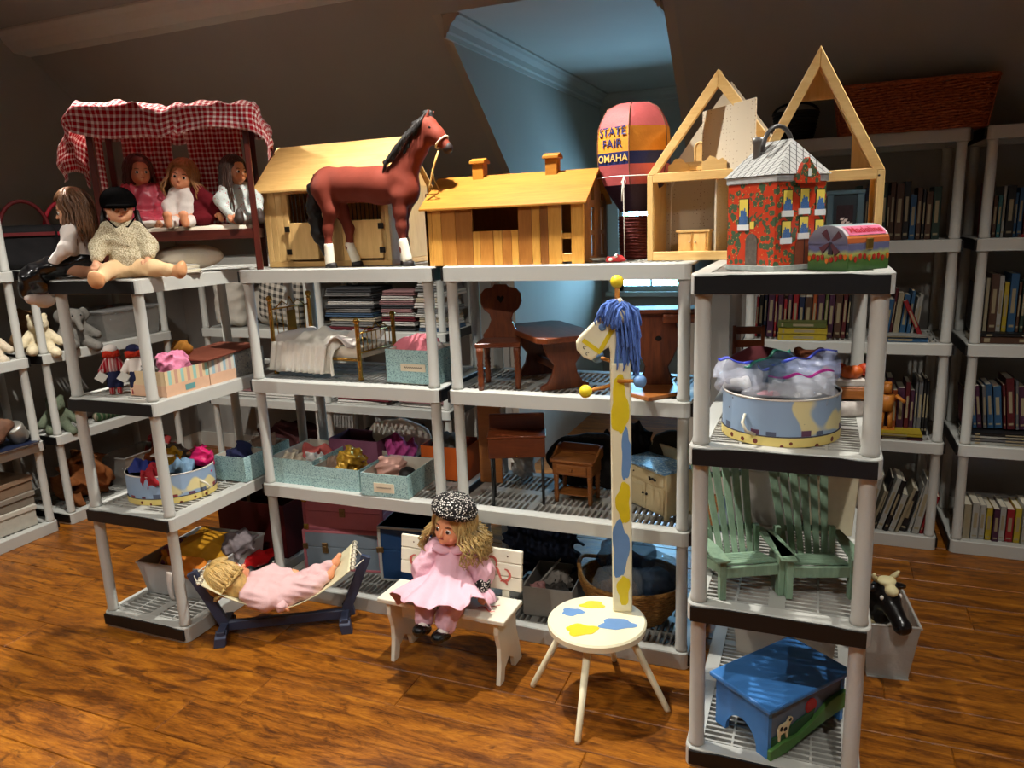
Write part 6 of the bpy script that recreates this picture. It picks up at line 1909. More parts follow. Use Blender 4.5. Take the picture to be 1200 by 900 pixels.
# ------------------------------------------------------------------ things on the floor in front
m_navyw = plain('slate_navy_paint', (52, 58, 80), .5, .4, .08)
def hammock():
    rz = math.radians(30)
    t = thing('doll_hammock', 'cream canvas doll hammock on a navy wooden stand', 'hammock', (-1.985, 2.235, 0), rz)
    hl = .262
    MB().box(-hl, hl, -.012, .012, .026, .066).build('stretcher', m_navyw, t, bevel=.003)
    for s in (-1, 1):
        MB().hexa([(s * (hl + .012), -.095, 0), (s * (hl - .032), -.095, 0), (s * (hl - .032), -.060, 0), (s * (hl + .012), -.060, 0)], [(s * (hl + .005), -.095, .040), (s * (hl - .040), -.095, .040), (s * (hl - .040), -.060, .060), (s * (hl + .005), -.060, .060)]).build('foot', m_navyw, t, bevel=.002)
        MB().hexa([(s * (hl + .012), .095, 0), (s * (hl - .032), .095, 0), (s * (hl - .032), .060, 0), (s * (hl + .012), .060, 0)], [(s * (hl + .005), .095, .040), (s * (hl - .040), .095, .040), (s * (hl - .040), .060, .060), (s * (hl + .005), .060, .060)]).build('foot', m_navyw, t, bevel=.002)
        MB().box(s * (hl - .018) - .016, s * (hl - .018) + .016, -.085, .085, .026, .062).build('cross_foot', m_navyw, t, bevel=.002)
        MB().bar((s * (hl - .02), 0, .05), (s * (hl + .085), 0, .295), .040, .022, (0, 1, 0)).build('arm', m_navyw, t, bevel=.002)
    L, Wd = .285, .100
    def zf(x): return .118 + .165 * abs(x / L) ** 1.7
    def fab(u, v):
        x = -L + 2 * L * u; y = -Wd + 2 * Wd * v
        return (x, y, zf(x) + .030 * (abs(y) / Wd) ** 2 * (1 - abs(x / L) ** 2) + (.03 * v if x > 0 else .0) * (x / L if x > 0 else 0))
    MB().sheet(fab, 48, 18, thick=.004).build('canvas', plain('cream_canvas', (214, 206, 170), .85, .2, .05, 20, .3, 250), t, True)
    rp_ = plain('white_cord', (214, 206, 186))
    for s in (-1, 1):
        bar = MB().cyl((s * (L + .012), -Wd, zf(L) + .004), (s * (L + .012), Wd, zf(L) + (.034 if s > 0 else .004)), .006, n=8).build('spreader', plain('pale_dowel', (210, 200, 176), .6), t, True)
        for k in range(7):
            y = -Wd * .9 + 1.8 * Wd * k / 6; z = zf(L) + (.015 * (1 + y / Wd) if s > 0 else 0)
            MB().tube([(s * (L + .012) + .010 * math.cos(a), y + .004 * a / PI, z + .004 + .010 * math.sin(a)) for a in [q * PI / 4 for q in range(9)]], .0025, 5).build('lacing', plain('navy_lace', (50, 50, 66), .6) if s > 0 and k % 1 == 0 and False else rp_, bar, True)
        top = (s * (hl + .078), 0, .282)
        for y in (-Wd, Wd):
            MB().tube([(s * (L + .012), y, zf(L) + .004), top], .0025, 6).build('rope', rp_, t, True)
    # the doll asleep in it (stays its own thing)
    d = thing('doll', 'blonde baby doll in pale pink romper lying in the hammock', 'doll', (-1.985, 2.235, 0), rz)
    J = dict(pelvis=(.015, -.012, .176), chest=(-.085, -.015, .195), neck=(-.135, -.006, .222), head=(-.196, .000, .262), hr=aim((.55, .62, .55), (-.85, -.1, .45)),
             shl=(-.118, -.066, .205), shr=(-.118, .044, .212), ell=(-.055, -.088, .182), elr=(-.05, .070, .225), wrl=(.000, -.094, .160), wrr=(.02, .060, .228),
             hipl=(.03, -.045, .178), hipr=(.03, .025, .180), knl=(.115, -.050, .205), knr=(.125, .030, .215), anl=(.195, -.032, .238), anr=(.215, .030, .262), tol=(.215, -.025, .268), tor=(.235, .035, .292), hs=1.1)
    figure(d, J, skin3, 1.0)
    pk = plain('pale_pink_romper', (222, 182, 182), .8, .2, .06, 24, .3, 180)
    sob('romper', [caps(J['pelvis'], J['chest'], .062, .058), caps(J['chest'], J['neck'], .052, .030), elli((-.06, -.05, .185), (.075, .055, .055)), caps(J['shl'], J['ell'], .040, .044), caps(J['ell'], (-.008, -.092, .164), .042, .020), caps(J['shr'], J['elr'], .036, .036), caps(J['elr'], J['wrr'], .034, .018),
                   caps(J['hipl'], J['knl'], .048, .042), caps(J['knl'], (.180, -.034, .234), .042, .024), caps(J['hipr'], J['knr'], .046, .038), caps(J['knr'], (.200, .030, .255), .038, .024)], pk, d, .0056, .022, warp=folds(.0032, 85, 95, 80, 1.9))
    sob('cuff_frill', [caps((-.004, -.092, .162), (.004, -.094, .158), .022, .026)], pk, d, .004, .005, warp=folds(.002, 200, 200, 200, 1))
    hair(d, J, (206, 170, 104), .010, 300, .006, .006, True, grav=(-.15, -.35, -.9), seed=21, bulk=1.26, r=.0026)
hammock()

m_cream = plain('cream_white_paint', (232, 226, 206), .45, .4, .03, 10)
def swirl(parent, pts, w, mat, nrm):
    """flat painted stroke lying on a plank"""
    pts = [Vector(p) for p in pts]; n = len(pts) - 1; nrm = Vector(nrm)
    def f(u, v):
        k = min(int(u * n), n - 1); fr = u * n - k
        p = pts[k].lerp(pts[k + 1], fr); d = (pts[min(k + 2, n)] - pts[max(k - 1, 0)]).normalized()
        return p + d.cross(nrm).normalized() * (v - .5) * 2 * w * (.35 + .65 * math.sin(PI * min(max(u, .02), .98)))
    MB().sheet(f, n * 2, 1, thick=.0006).build('painted_swirl', mat, parent)
def bench():
    t = thing('doll_bench', 'cream painted doll bench with coral swirls on the plank back', 'bench', (-1.218, 2.160, 0), math.radians(-1.5))
    MB().box(-.262, .262, -.008, .160, .247, .265).build('seat', m_cream, t, bevel=.004, seg=2)
    prof = [(.006, .247), (.004, .20), (.022, .14), (.020, .08), (.004, .0), (.040, .0), (.052, .045), (.090, .070), (.128, .045), (.140, 0), (.205, 0), (.185, .08), (.165, .14), (.160, .247)]
    for x in (-.222, .222):
        MB().prism(prof, x - .009, x + .009, 'yz').build('end_panel', m_cream, t, bevel=.002)
    MB().box(-.213, .213, .080, .094, .150, .247).build('apron', m_cream, t)
    tilt = Matrix.Translation((0, .158, .265)) @ Matrix.Rotation(-.16, 4, 'X')
    for x in (-.19, .19):
        MB().box(x - .014, x + .014, .010, .022, -.03, .175, tilt).build('back_support', m_cream, t)
    for k in range(3):
        z0 = .028 + k * .0515
        b = MB().box(-.258, .258, -.004, .010, z0, z0 + .0502, tilt).build('back_plank', m_cream, t, bevel=.003)
        for x in (-.20, .20):
            MB().ell(tilt @ Vector((x, -.0045, z0 + .025)), (.0035, .001, .0035), 8, 6).build('screw', plain('rusty_screw', (120, 100, 84), .5), b, True)
    co = plain('coral_paint', (206, 104, 92), .5)
    for sx in (-1, 1):
        nb_ = tilt.to_3x3() @ Vector((0, -1, 0))
        def P(x, z): return tilt @ Vector((sx * x, -.0050, z))
        for c, r_, a0, a1 in (((.135, .125), .022, -.5, 3.4), ((.135, .125), .020, 3.2, 5.4), ((.190, .085), .022, -2.2, 1.6), ((.185, .045), .018, 0.2, 2.2)):
            swirl(t, [P(c[0] + r_ * math.cos(a), c[1] + r_ * math.sin(a)) for a in np.linspace(a0, a1, 10)], .0052, co, nb_)
        swirl(t, [P(.150 + .03 * q, .105 - .03 * q + .01 * math.sin(q * 5)) for q in np.linspace(0, 1, 6)], .005, co, nb_)
        MB().ell(P(.158, .105), (.006, .001, .006), 8, 6).build('painted_dot', co, t, True)
    for k in range(2):
        swirl(t, [(.13 + .07 * q, .055 + .035 * k + .012 * math.sin(q * 6 + k), .2655) for q in np.linspace(0, 1, 8)], .0035, co, (0, 0, 1))
bench()

def bench_doll():
    t = thing('doll', 'curly blonde doll in pink dress and leopard hat on the cream bench', 'doll', (-1.215, 2.240, .265), math.radians(12), scale=(1.13,) * 3)
    J = base_pose(chest=(.010, .02, .142), neck=(.016, .018, .190), head=(.020, .010, .255), hr=(.02, .12, -.40), shl=(-.038, .012, .175), shr=(.066, .014, .172), ell=(-.078, -.018, .115), wrl=(-.085, -.055, .075), elr=(.112, .005, .105), wrr=(.118, -.030, .052),
                  knl=(-.050, -.085, .030), anl=(-.050, -.118, -.030), tol=(-.058, -.155, -.028), knr=(.030, -.090, .028), anr=(.016, -.128, -.040), tor=(.004, -.165, -.042), hs=1.05)
    figure(t, J, skin3, 1.0, eye=(46, 30, 22), feet=False)
    pk = plain('pink_poplin', (226, 178, 192), .75, .25, .05, 22, .25, 200)
    lp_ = floral('leopard_cloth', (24, 22, 22), (206, 200, 192), None, 150, .85, .36, False)
    sob('sleeve', [caps(J['shl'], J['ell'], .034, .036), caps(J['ell'], (-.084, -.05, .08), .036, .020)], pk, t, .0054, .012, warp=folds(.003, 110, 110, 90, 2.4))
    sob('sleeve', [caps(J['shr'], J['elr'], .036, .040), caps(J['elr'], (.116, -.012, .075), .040, .028)], pk, t, .0054, .012, warp=folds(.003, 110, 110, 90, 3.4))
    rings = [((.016, .018, .190), .026, .024), ((.012, .014, .172), .052, .040), ((.010, .010, .140), .060, .050), ((.006, .000, .105), .072, .062), ((.004, -.018, .078), .092, .082), ((.002, -.034, .058), .122, .104), ((.0, -.046, .036), .146, .122), ((-.002, -.052, .014), .156, .132)]
    def skirt(u, v):
        k = min(int(v * 7), 6); f = v * 7 - k
        c = Vector(rings[k][0]).lerp(Vector(rings[k + 1][0]), f); rx = rings[k][1] + (rings[k + 1][1] - rings[k][1]) * f; ry = rings[k][2] + (rings[k + 1][2] - rings[k][2]) * f
        a = 2 * PI * u
        pl = 1 + v ** 1.4 * (.075 * math.sin(9 * a + 2 * math.sin(a * 2)) + .035 * math.sin(23 * a + 1)) + .025 * math.sin(5 * a + v * 9)
        y = math.sin(a) * ry * pl
        z = c.z + .010 * v * math.sin(9 * a + 1) + (.052 * v * v * min(1, (-.2 - math.sin(a)) * 4) if math.sin(a) < -.2 else 0)
        if y + c.y > .05: z = max(z, .012)
        return (c.x + math.cos(a) * rx * pl, min(c.y + y, .075), max(z, .006) if y + c.y > -.07 else z)
    MB().sheet(skirt, 120, 36, thick=.003).build('dress', pk, t, True)
    sob('collar', [elli((-.012, -.022, .186), (.032, .018, .012), (.5, .3, 0)), elli((.046, -.018, .184), (.030, .018, .012), (.5, -.3, 0))], pk, t, .004, .006)
    sob('pantaloon', [caps((-.03, -.02, .042), J['knl'], .036, .038), caps(J['knl'], (-.052, -.108, -.012), .038, .030), caps((.03, -.02, .042), J['knr'], .036, .040), caps(J['knr'], (.018, -.118, -.020), .040, .032)], pk, t, .0054, .012, warp=folds(.003, 110, 90, 90, 1.2))
    sob('dress_trim', [elli((-.030, -.105, .046), (.045, .026, .026), (.3, .5, .3))], lp_, t, .0054, .012, warp=folds(.002, 90, 90, 90, 1))
    sob('cuff', [caps((.116, -.012, .078), (.118, -.026, .060), .030, .026)], lp_, t, .0045, .006, warp=folds(.0016, 160, 160, 160, 1))
    wh = plain('white_cotton', (226, 216, 208)); bs = plain('black_patent', (14, 13, 14), .18, .6, .1)
    for a in 'lr':
        A, T = Vector(J['an' + a]), Vector(J['to' + a]); K = Vector(J['kn' + a])
        sob('sock', [caps(A + (K - A) * .45, A, .021, .018), caps(A, A.lerp(T, .5), .017)], wh, t, .0045, .005)
        sob('shoe', [caps(A + Vector((0, 0, -.012)), T, .020, .018), elli(T, (.021, .024, .016))], bs, t, .0045, .010, cut=[elli(A.lerp(T, .35) + Vector((0, 0, .016)), (.014, .022, .014))])
        MB().tube([A.lerp(T, .3) + Vector((x * .021, 0, .004 + .012 * (1 - x * x))) for x in (-1, -.5, 0, .5, 1)], .0035, 6).build('shoe_strap', bs, t, True)
    hair(t, J, (190, 158, 100), .095, 300, .040, .010, True, seed=31, bulk=1.22, r=.0026, part_side=.3)
    H = hm(J)
    hm_ = H @ Matrix.Translation((0.002, .010, .060)) @ Matrix.Scale(1.16, 4) @ Euler((-.12, .10, 0)).to_matrix().to_4x4()
    MB().lathe([(.0, .034), (.040, .032), (.058, .018), (.062, .0), (.056, -.012), (.050, -.010), (.0, -.004)], 28, xf=hm_).build('hat', lp_, t, True)
    MB().lathe([(.054, -.012), (.064, -.014), (.066, .0), (.061, .004)], 28, xf=hm_).build('hat_brim', lp_, t, True)
bench_doll()

def blob_outline(cx, cy, rx, ry, seed, n=36):
    r_ = random.Random(seed); ph = [r_.uniform(0, 6) for _ in range(3)]
    out = []
    for k in range(n):
        a = 2 * PI * k / n
        q = 1 + .14 * math.sin(3 * a + ph[0]) + .10 * math.sin(5 * a + ph[1]) + .05 * abs(math.sin(6 * a + ph[2]))
        out.append((cx + rx * q * math.cos(a), cy + ry * q * math.sin(a)))
    return out
def giraffe_stool():
    t = thing('giraffe_stool', 'cream wooden stool with tall giraffe post, blue mane and ball pegs', 'stool', (-.640, 2.205, 0), math.radians(20))
    mc = plain('giraffe_cream', (232, 222, 188), .45, .4, .04, 12)
    yl, bl = plain('paint_yellow', (222, 196, 36), .45), plain('paint_blue', (104, 142, 190), .45)
    H = .302
    MB().lathe([(0, H - .030), (.158, H - .030), (.165, H - .025), (.166, H - .006), (.160, H), (0, H)], 56).build('seat', mc, t, 'auto')
    for a in (182, 270, 2, 91):
        a = math.radians(a - 20)
        c, s = math.cos(a), math.sin(a)
        MB().tube([(.240 * c, .240 * s, 0), (.236 * c, .236 * s, .01), (.105 * c, .105 * s, H - .028)], [.0085, .0105, .0125], 14).build('leg', mc, t, True)
    Rz = Matrix.Rotation(-math.radians(20), 4, 'Z')
    def seatpatch(wx, wy, rx, ry, seed, m):
        p = Rz @ Vector((wx, wy, 0))
        MB().prism(blob_outline(p.x, p.y, rx, ry, seed), H + .0002, H + .0012, 'xy').build('painted_patch', m, t)
    for wx, wy, rx, ry, sd, m in ((-.092, .020, .036, .024, 3, bl), (-.040, .088, .040, .024, 5, yl), (-.030, -.080, .050, .034, 8, yl), (.072, -.010, .056, .034, 11, bl)):
        seatpatch(wx, wy, rx, ry, sd, m)
    # post with flat faces; local frame turned back so its broad face looks to the front
    pw, pd = .033, .027
    pb = Rz @ Vector((.064, .098, 0))
    top = 1.310
    q = Matrix.Translation((pb.x, pb.y, 0)) @ Matrix.Rotation(-math.radians(4), 4, 'Z')
    post = MB().box(-pw, pw, -pd, pd, H, 1.17, q).build('post', mc, t, bevel=.006, seg=2)
    for x, z, rx, rz_, sd, m in ((.004, .385, .020, .052, 2, yl), (-.006, .535, .026, .100, 4, bl), (.006, .700, .022, .070, 6, yl), (.016, .865, .016, .085, 7, bl), (-.004, 1.03, .026, .095, 9, yl)):
        pts = [(max(-pw + .001, min(pw - .001, a)), b) for a, b in blob_outline(x, z, rx, rz_, sd)]
        MB().prism(pts, -pd - .0012, -pd, 'xz', q).build('painted_patch', m, post)
    # head cut from thick board, looking left
    hd = [(.034, 1.150), (-.033, 1.150), (-.031, 1.200), (-.036, 1.222), (-.060, 1.206), (-.092, 1.178), (-.118, 1.190), (-.138, 1.214), (-.140, 1.238), (-.128, 1.256), (-.066, 1.316), (-.030, 1.346), (-.016, 1.372), (.004, 1.376), (.018, 1.352), (.030, 1.318), (.036, 1.250)]
    head = MB().prism(hd, -.022, .022, 'xz', q).build('head', mc, t, bevel=.006, seg=2)
    MB().prism([(-.020, 1.170), (.030, 1.170), (.032, 1.28), (.002, 1.286), (-.012, 1.25)], -.0234, -.022, 'xz', q).build('painted_patch', bl, head)
    for a, b in (((-.118, 1.246), (-.062, 1.204)), ((-.066, 1.206), (.006, 1.332))):
        MB().bar(q @ Vector((a[0], -.0228, a[1])), q @ Vector((b[0], -.0228, b[1])), .0016, .014, (0, 0, 1)).build('painted_halter', yl, head)
    MB().ell(q @ Vector((-.056, -.0225, 1.286)), (.012, .003, .012), 14, 8).build('eye', bl, head, True)
    ink = plain('ink', (60, 52, 46))
    for c in ((-.112, 1.222), (-.104, 1.202)):
        MB().tube([q @ Vector((c[0] + .005 * math.cos(a), -.0226, c[1] + .005 * math.sin(a))) for a in np.linspace(.6, 4.6, 8)], .0012, 5).build('nostril', ink, head, True)
    MB().ell(q @ Vector((.004, -.028, 1.318)), (.014, .010, .026), 12, 8).build('ear', mc, head, True)
    dw = plain('honey_dowel', (190, 124, 50), .5)
    hb = q @ Vector((-.008, 0, 1.366)); hp_ = MB().cyl(hb, hb + Vector((0, 0, .048)), .0085, .0075, 10).build('horn', dw, t, True)
    MB().ell(hb + Vector((0, 0, .060)), (.021, .021, .021), 18, 12).build('horn_ball', yl, hp_, True)
    for a, b, m in (((-.030, -.010, 1.095), (-.112, -.050, 1.085), yl), ((-.028, .0, 1.172), (-.072, .045, 1.180), bl), ((-.008, -.026, 1.112), (.058, -.070, 1.120), bl)):
        A, B = q @ Vector(a), q @ Vector(b)
        pg = MB().cyl(A, B, .0065, .0055, 10).build('peg', dw, t, True)
        MB().ell(B, (.021, .021, .021), 18, 12).build('peg_ball', m, pg, True)
    yarn = plain('blue_yarn', (84, 112, 178), .9, .2, .25, 80, .5, 200)
    r_ = random.Random(9); m = MB()
    for k in range(230):
        u = r_.random()
        b0 = Vector((-.030 + .062 * u, r_.uniform(-.020, .020), 1.372 - .030 * abs(u - .35)))
        if r_.random() < .30:
            e = b0 + Vector((-.030 - .02 * r_.random(), -.026 - .014 * r_.random(), -.045 - .035 * r_.random()))
        else:
            e = b0 + Vector((.016 + .018 * r_.random(), r_.uniform(-.035, .025), -.06 - .18 * r_.random()))
        md = b0.lerp(e, .45) + Vector((.010 if e.x > b0.x else -.008, -.008, .016))
        m.tube([q @ b0, q @ md, q @ (e + Vector((r_.uniform(-.006, .006), 0, .012))), q @ e], [.0030, .0034, .0032, .002], 5)
    m.build('yarn_mane', yarn, t, True, kind='stuff')
giraffe_stool()
# ------------------------------------------------------------------ the right-hand unit and the floor behind it
oval_tub('round pale blue tub printed with clouds, full of zip bags', (-.083, 2.185, Z2), math.radians(12), .158, .158, .128, (math.radians(-128),))
wf = plain('white_fill', (206, 204, 204), .8, .2, .15, 40); gf = plain('green_fill', (40, 84, 70), .8, .2, .3, 40); pf = plain('rose_fill', (176, 110, 120), .8, .2, .3, 40)
plastic_bag('clear zip bag of white doll things with a magenta seal', (-.030, 2.120, Z2 + .075), (.080, .060, .045), (206, 210, 220), .30, 3.3, wf, .1, ((170, 30, 130), .25))
plastic_bag('clear zip bag with a bright blue seal on top of the tub', (-.030, 2.195, Z2 + .110), (.092, .055, .045), (170, 180, 214), .32, 4.2, wf, .25, ((56, 70, 190), .45))
plastic_bag('green tinted zip bag in the middle of the tub', (-.115, 2.185, Z2 + .105), (.065, .060, .050), (60, 130, 110), .45, 5.3, gf, .6, ((30, 110, 90), .6))
plastic_bag('clear crumpled bag spilling over the left of the tub', (-.190, 2.165, Z2 + .100), (.070, .055, .042), (200, 204, 220), .34, 6.1, wf, -.2, ((90, 90, 190), -.3))
plastic_bag('clear bag with rose bundles at the front of the tub', (-.115, 2.105, Z2 + .070), (.070, .045, .042), (190, 190, 200), .30, 7.7, pf, .1)
# behind the tub
o = sob('handbag', [elli((0, 0, .085), (.125, .06, .085))], plain('burgundy_felt', (70, 24, 28), .85, .2, .15, 25), None, .008, .02, warp=folds(.003, 40, 40, 40, 1)); o.location = (-.155, 2.560, Z2 + .012); tag(o, 'burgundy felt bag behind the round tub', 'bag')
t = thing('stuffed_bear', 'small brown plush bear behind the zip bags', 'plush', (-.015, 2.600, Z2))
bf = plain('brown_plush', (92, 52, 34), .95, .1, .2, 60, .6, 200)
sob('body', [elli((0, 0, .055), (.05, .045, .055)), elli((0, -.005, .130), (.042, .040, .038)), elli((-.034, 0, .162), (.016, .010, .016)), elli((.034, 0, .162), (.016, .010, .016)), elli((0, -.038, .122), (.018, .014, .014)), caps((-.04, -.01, .085), (-.072, -.03, .05), .018), caps((.04, -.01, .085), (.072, -.03, .05), .018), caps((-.025, -.03, .02), (-.035, -.075, .018), .022), caps((.025, -.03, .02), (.035, -.075, .018), .022)], bf, t, .006, .012)
for s in (-1, 1): MB().ell((s * .014, -.038, .14), (.004, .003, .004), 8, 6).build('eye', plain('button_black', (16, 14, 14)), t, True)
MB().ell((0, -.052, .126), (.005, .004, .004), 8, 6).build('nose', plain('button_black', (16, 14, 14)), t, True)
t = thing('doll_chair', 'small dark ladder-back doll chair at the back of the tub shelf', 'chair', (-.215, 2.760, Z2), .2)
for x in (-.05, .05):
    MB().box(x - .006, x + .006, .044, .056, 0, .215).build('back_post', m_oakz, t); MB().box(x - .006, x + .006, -.05, -.038, 0, .10).build('leg', m_oakz, t)
MB().box(-.056, .056, -.052, .056, .10, .110).build('seat', m_oak, t, bevel=.002)
for z in (.135, .185): MB().box(-.05, .05, .046, .054, z, z + .026).build('back_rail', m_oak, t)
t = thing('toy_fruit_stand', 'wooden toy tray of round orange fruit behind the round tub', 'toy', (.085, 2.420, Z2), .1)
MB().box(-.075, .075, -.035, .035, .055, .092).build('drawer_case', wood('toy_amber', (130, 70, 22), (170, 104, 44), 'x'), t, bevel=.002)
MB().box(-.068, .068, -.037, -.033, .060, .086).build('drawer', wood('toy_amber2', (150, 84, 28), (186, 116, 52), 'x'), t, bevel=.001)
MB().lathe([(0, 0), (.055, 0), (.062, .010), (.066, .05), (.060, .05), (.054, .012), (0, .012)], 24, sx=1.1, sy=.6).build('bowl_base', plain('flowered_bowl', (206, 196, 188), .4, .4, .2, 50), t, True)
MB().box(-.070, .070, -.032, .032, .092, .116).build('cloth', plain('lace_white', (206, 198, 188), .8, .2, .2, 60), t, bevel=.004)
for i, (x, y) in enumerate(((-.045, -.008), (-.008, .006), (.030, -.010), (.058, .008), (.01, -.016))):
    MB().ell((x, y, .135 + .004 * (i % 2)), (.022, .021, .020), 14, 10).build('fruit', plain('fruit_%d' % (i % 2), ((196, 92, 34), (176, 60, 26))[i % 2], .4), t, True)

# two slatted garden chairs
m_sage = wood('sage_paint', (108, 134, 112), (138, 164, 138), 'z', 12, .5, .35, 7, 0, .15)
def garden_chair(label, loc, rz):
    t = thing('garden_chair', label, 'chair', loc, rz, 'green slatted toy garden chairs')
    for s in (-1, 1):
        MB().box(s * .086 - .009, s * .086 + .009, -.012, .012, 0, .122).build('front_leg', m_sage, t, bevel=.0015)
        MB().hexa([(s * .074 - .006, .0, .070), (s * .074 + .006, .0, .070), (s * .074 + .006, .250, 0), (s * .074 - .006, .250, 0)], [(s * .074 - .006, .0, .098), (s * .074 + .006, .0, .098), (s * .074 + .006, .250, .030), (s * .074 - .006, .250, .030)]).build('side_rail', m_sage, t)
        MB().box(s * .080 - .007, s * .080 + .007, .150, .168, .02, .150).build('rear_upright', m_sage, t)
        x = s * .094
        MB().prism([(x - .022, -.028), (x + .022, -.028), (x + .024, .06), (x + s * .006 + .012, .185), (x + s * .006 - .012, .185), (x - .018, .06)], .122, .130, 'xy').build('armrest', m_sage, t, bevel=.002)
    MB().box(-.078, .078, -.010, .002, .066, .098).build('front_apron', m_sage, t, bevel=.0015)
    for k in range(6):
        y = .004 + k * .024; z = .099 - k * .0062
        MB().hexa([(-.080, y, z), (.080, y, z), (.080, y + .021, z - .0055), (-.080, y + .021, z - .0055)], [(-.080, y, z + .006), (.080, y, z + .006), (.080, y + .021, z + .0005), (-.080, y + .021, z + .0005)]).build('seat_slat', m_sage, t)
    tops = (.345, .368, .380, .380, .368, .345)
    for k in range(6):
        x0, x1 = (k - 2.5) * .0225, (k - 2.5) * .0335
        def P(x, h): return Vector((x, .140 + h * .42, .050 + h * .91))
        h = tops[k]
        a, w0, w1 = 0.0, .0084, .0132
        MB().hexa([P(x0 - w0, 0), P(x0 + w0, 0), P(x0 + w0, 0) + Vector((0, .006, -.003)), P(x0 - w0, 0) + Vector((0, .006, -.003))], [P(x1 - w1, h), P(x1 + w1, h), P(x1 + w1, h) + Vector((0, .006, -.003)), P(x1 - w1, h) + Vector((0, .006, -.003))]).build('back_slat', m_sage, t, bevel=.001)
    for h in (.095, .26):
        MB().bar(P(-.085 if h < .2 else -.075, h) + Vector((0, .013, -.005)), P(.085 if h < .2 else .075, h) + Vector((0, .013, -.005)), .010, .016).build('back_batten', m_sage, t)
garden_chair('pale green slatted garden chair beside the shelf post, turned to the right', (-.140, 2.075, Z1), math.radians(27))
garden_chair('pale green slatted garden chair nearer the right shelf post, facing front', (.044, 2.125, Z1), math.radians(17))
t = thing('paper_bin', 'cream paper-covered bin behind the right green chair', 'bin', (.075, 2.640, Z1), .1)
MB().prism([(-.065, 0), (.065, 0), (.078, .215), (-.078, .215)], -.05, .05, 'xz').build('shell', plain('cream_paper', (206, 196, 166), .7), t, bevel=.003); MB().box(-.080, .080, -.053, .053, .212, .222).build('rim', plain('cream_paper', (206, 196, 166)), t, bevel=.003)
m_clear = plain('frosted_bin', (196, 194, 188), .35, .4, .04)
tub_bin('storage_bin', 'frosted white bin at the back of the green chair shelf', (-.265, 2.600, Z1), 0, .26, .25, .20, m_clear)
MB().box(-.275, .005, 2.59, 2.86, Z1 + .2065, Z1 + .220).build('bin_lid', m_clear, None, bevel=.005); tag(bpy.data.objects['bin_lid'], 'frosted flat lid resting on the bin behind the green chairs', 'lid')
tub_bin('storage_bin', 'large cream bin behind the blue step stool', (-.235, 2.520, Z0), 0, .36, .33, .25, plain('cream_bin', (190, 182, 168), .4, .4, .04))

def step_stool():
    t = thing('step_stool', 'blue painted step stool with cow and green hill on the bottom shelf', 'stool', (-.075, 2.000, Z0), math.radians(52))
    L, D, H = .335, .205, .158
    mb_ = plain('step_blue', (62, 122, 190), .4, .45, .04, 10); ms = plain('step_grey_blue', (92, 106, 126), .5, .4, .05)
    gr = plain('hill_green', (76, 120, 58), .5, .4, .1); dg = plain('hill_dark', (40, 80, 48), .5)
    MB().box(-.016, L + .016, -.016, D + .016, H, H + .016).build('top', mb_, t, bevel=.005, seg=2)
    arch = [(D * .5 + .062 * math.cos(a), .075 * math.sin(a)) for a in np.linspace(0, PI, 13)]
    for x in (0, L - .014):
        MB().prism([(0, 0), (0, H), (D, H), (D, 0)] + [(p[0], p[1]) for p in reversed(arch)][::-1], x, x + .014, 'yz').build('end_panel', mb_, t)
    MB().box(.014, L - .014, .004, .012, .055, H).build('front_board', ms, t); MB().box(.014, L - .014, D - .012, D - .004, .055, H).build('back_board', mb_, t)
    hill = [(0, 0), (0, .032), (.05, .042), (.12, .040), (.19, .066), (.26, .100), (L, .108), (L, .052), (.25, .040), (.16, .024), (.07, .0)]
    MB().prism(hill, -.012, .003, 'xz').build('hill', gr, t, bevel=.002)
    MB().prism([(.016, .034), (.05, .042), (.12, .040), (.19, .064), (.20, .092), (.13, .080), (.06, .060), (.016, .060)], -.002, .0035, 'xz').build('far_hill', dg, t)
    MB().lathe([(0, 0), (.024, 0), (.024, .004), (0, .004)], 20, xf=Matrix.Translation((.185, .004, .104)) @ Matrix.Rotation(PI / 2, 4, 'X')).build('red_sun', plain('sun_red', (168, 40, 40), .5), t)
    cw, ck = plain('cow_cream', (224, 206, 164), .5), plain('cow_black', (24, 20, 20), .5)
    cow = MB().prism([(.040, .046), (.046, .046), (.048, .066), (.068, .068), (.072, .046), (.078, .046), (.080, .072), (.088, .092), (.098, .098), (.096, .106), (.084, .110), (.076, .096), (.046, .094), (.038, .080)], -.006, .001, 'xz').build('cow', cw, t)
    for c, r in (((.050, .084), (.007, .008)), ((.066, .078), (.008, .007)), ((.086, .102), (.006, .006))):
        MB().ell((c[0], -.006, c[1]), (r[0], .001, r[1]), 10, 6).build('cow_spot', ck, cow, True)
step_stool()

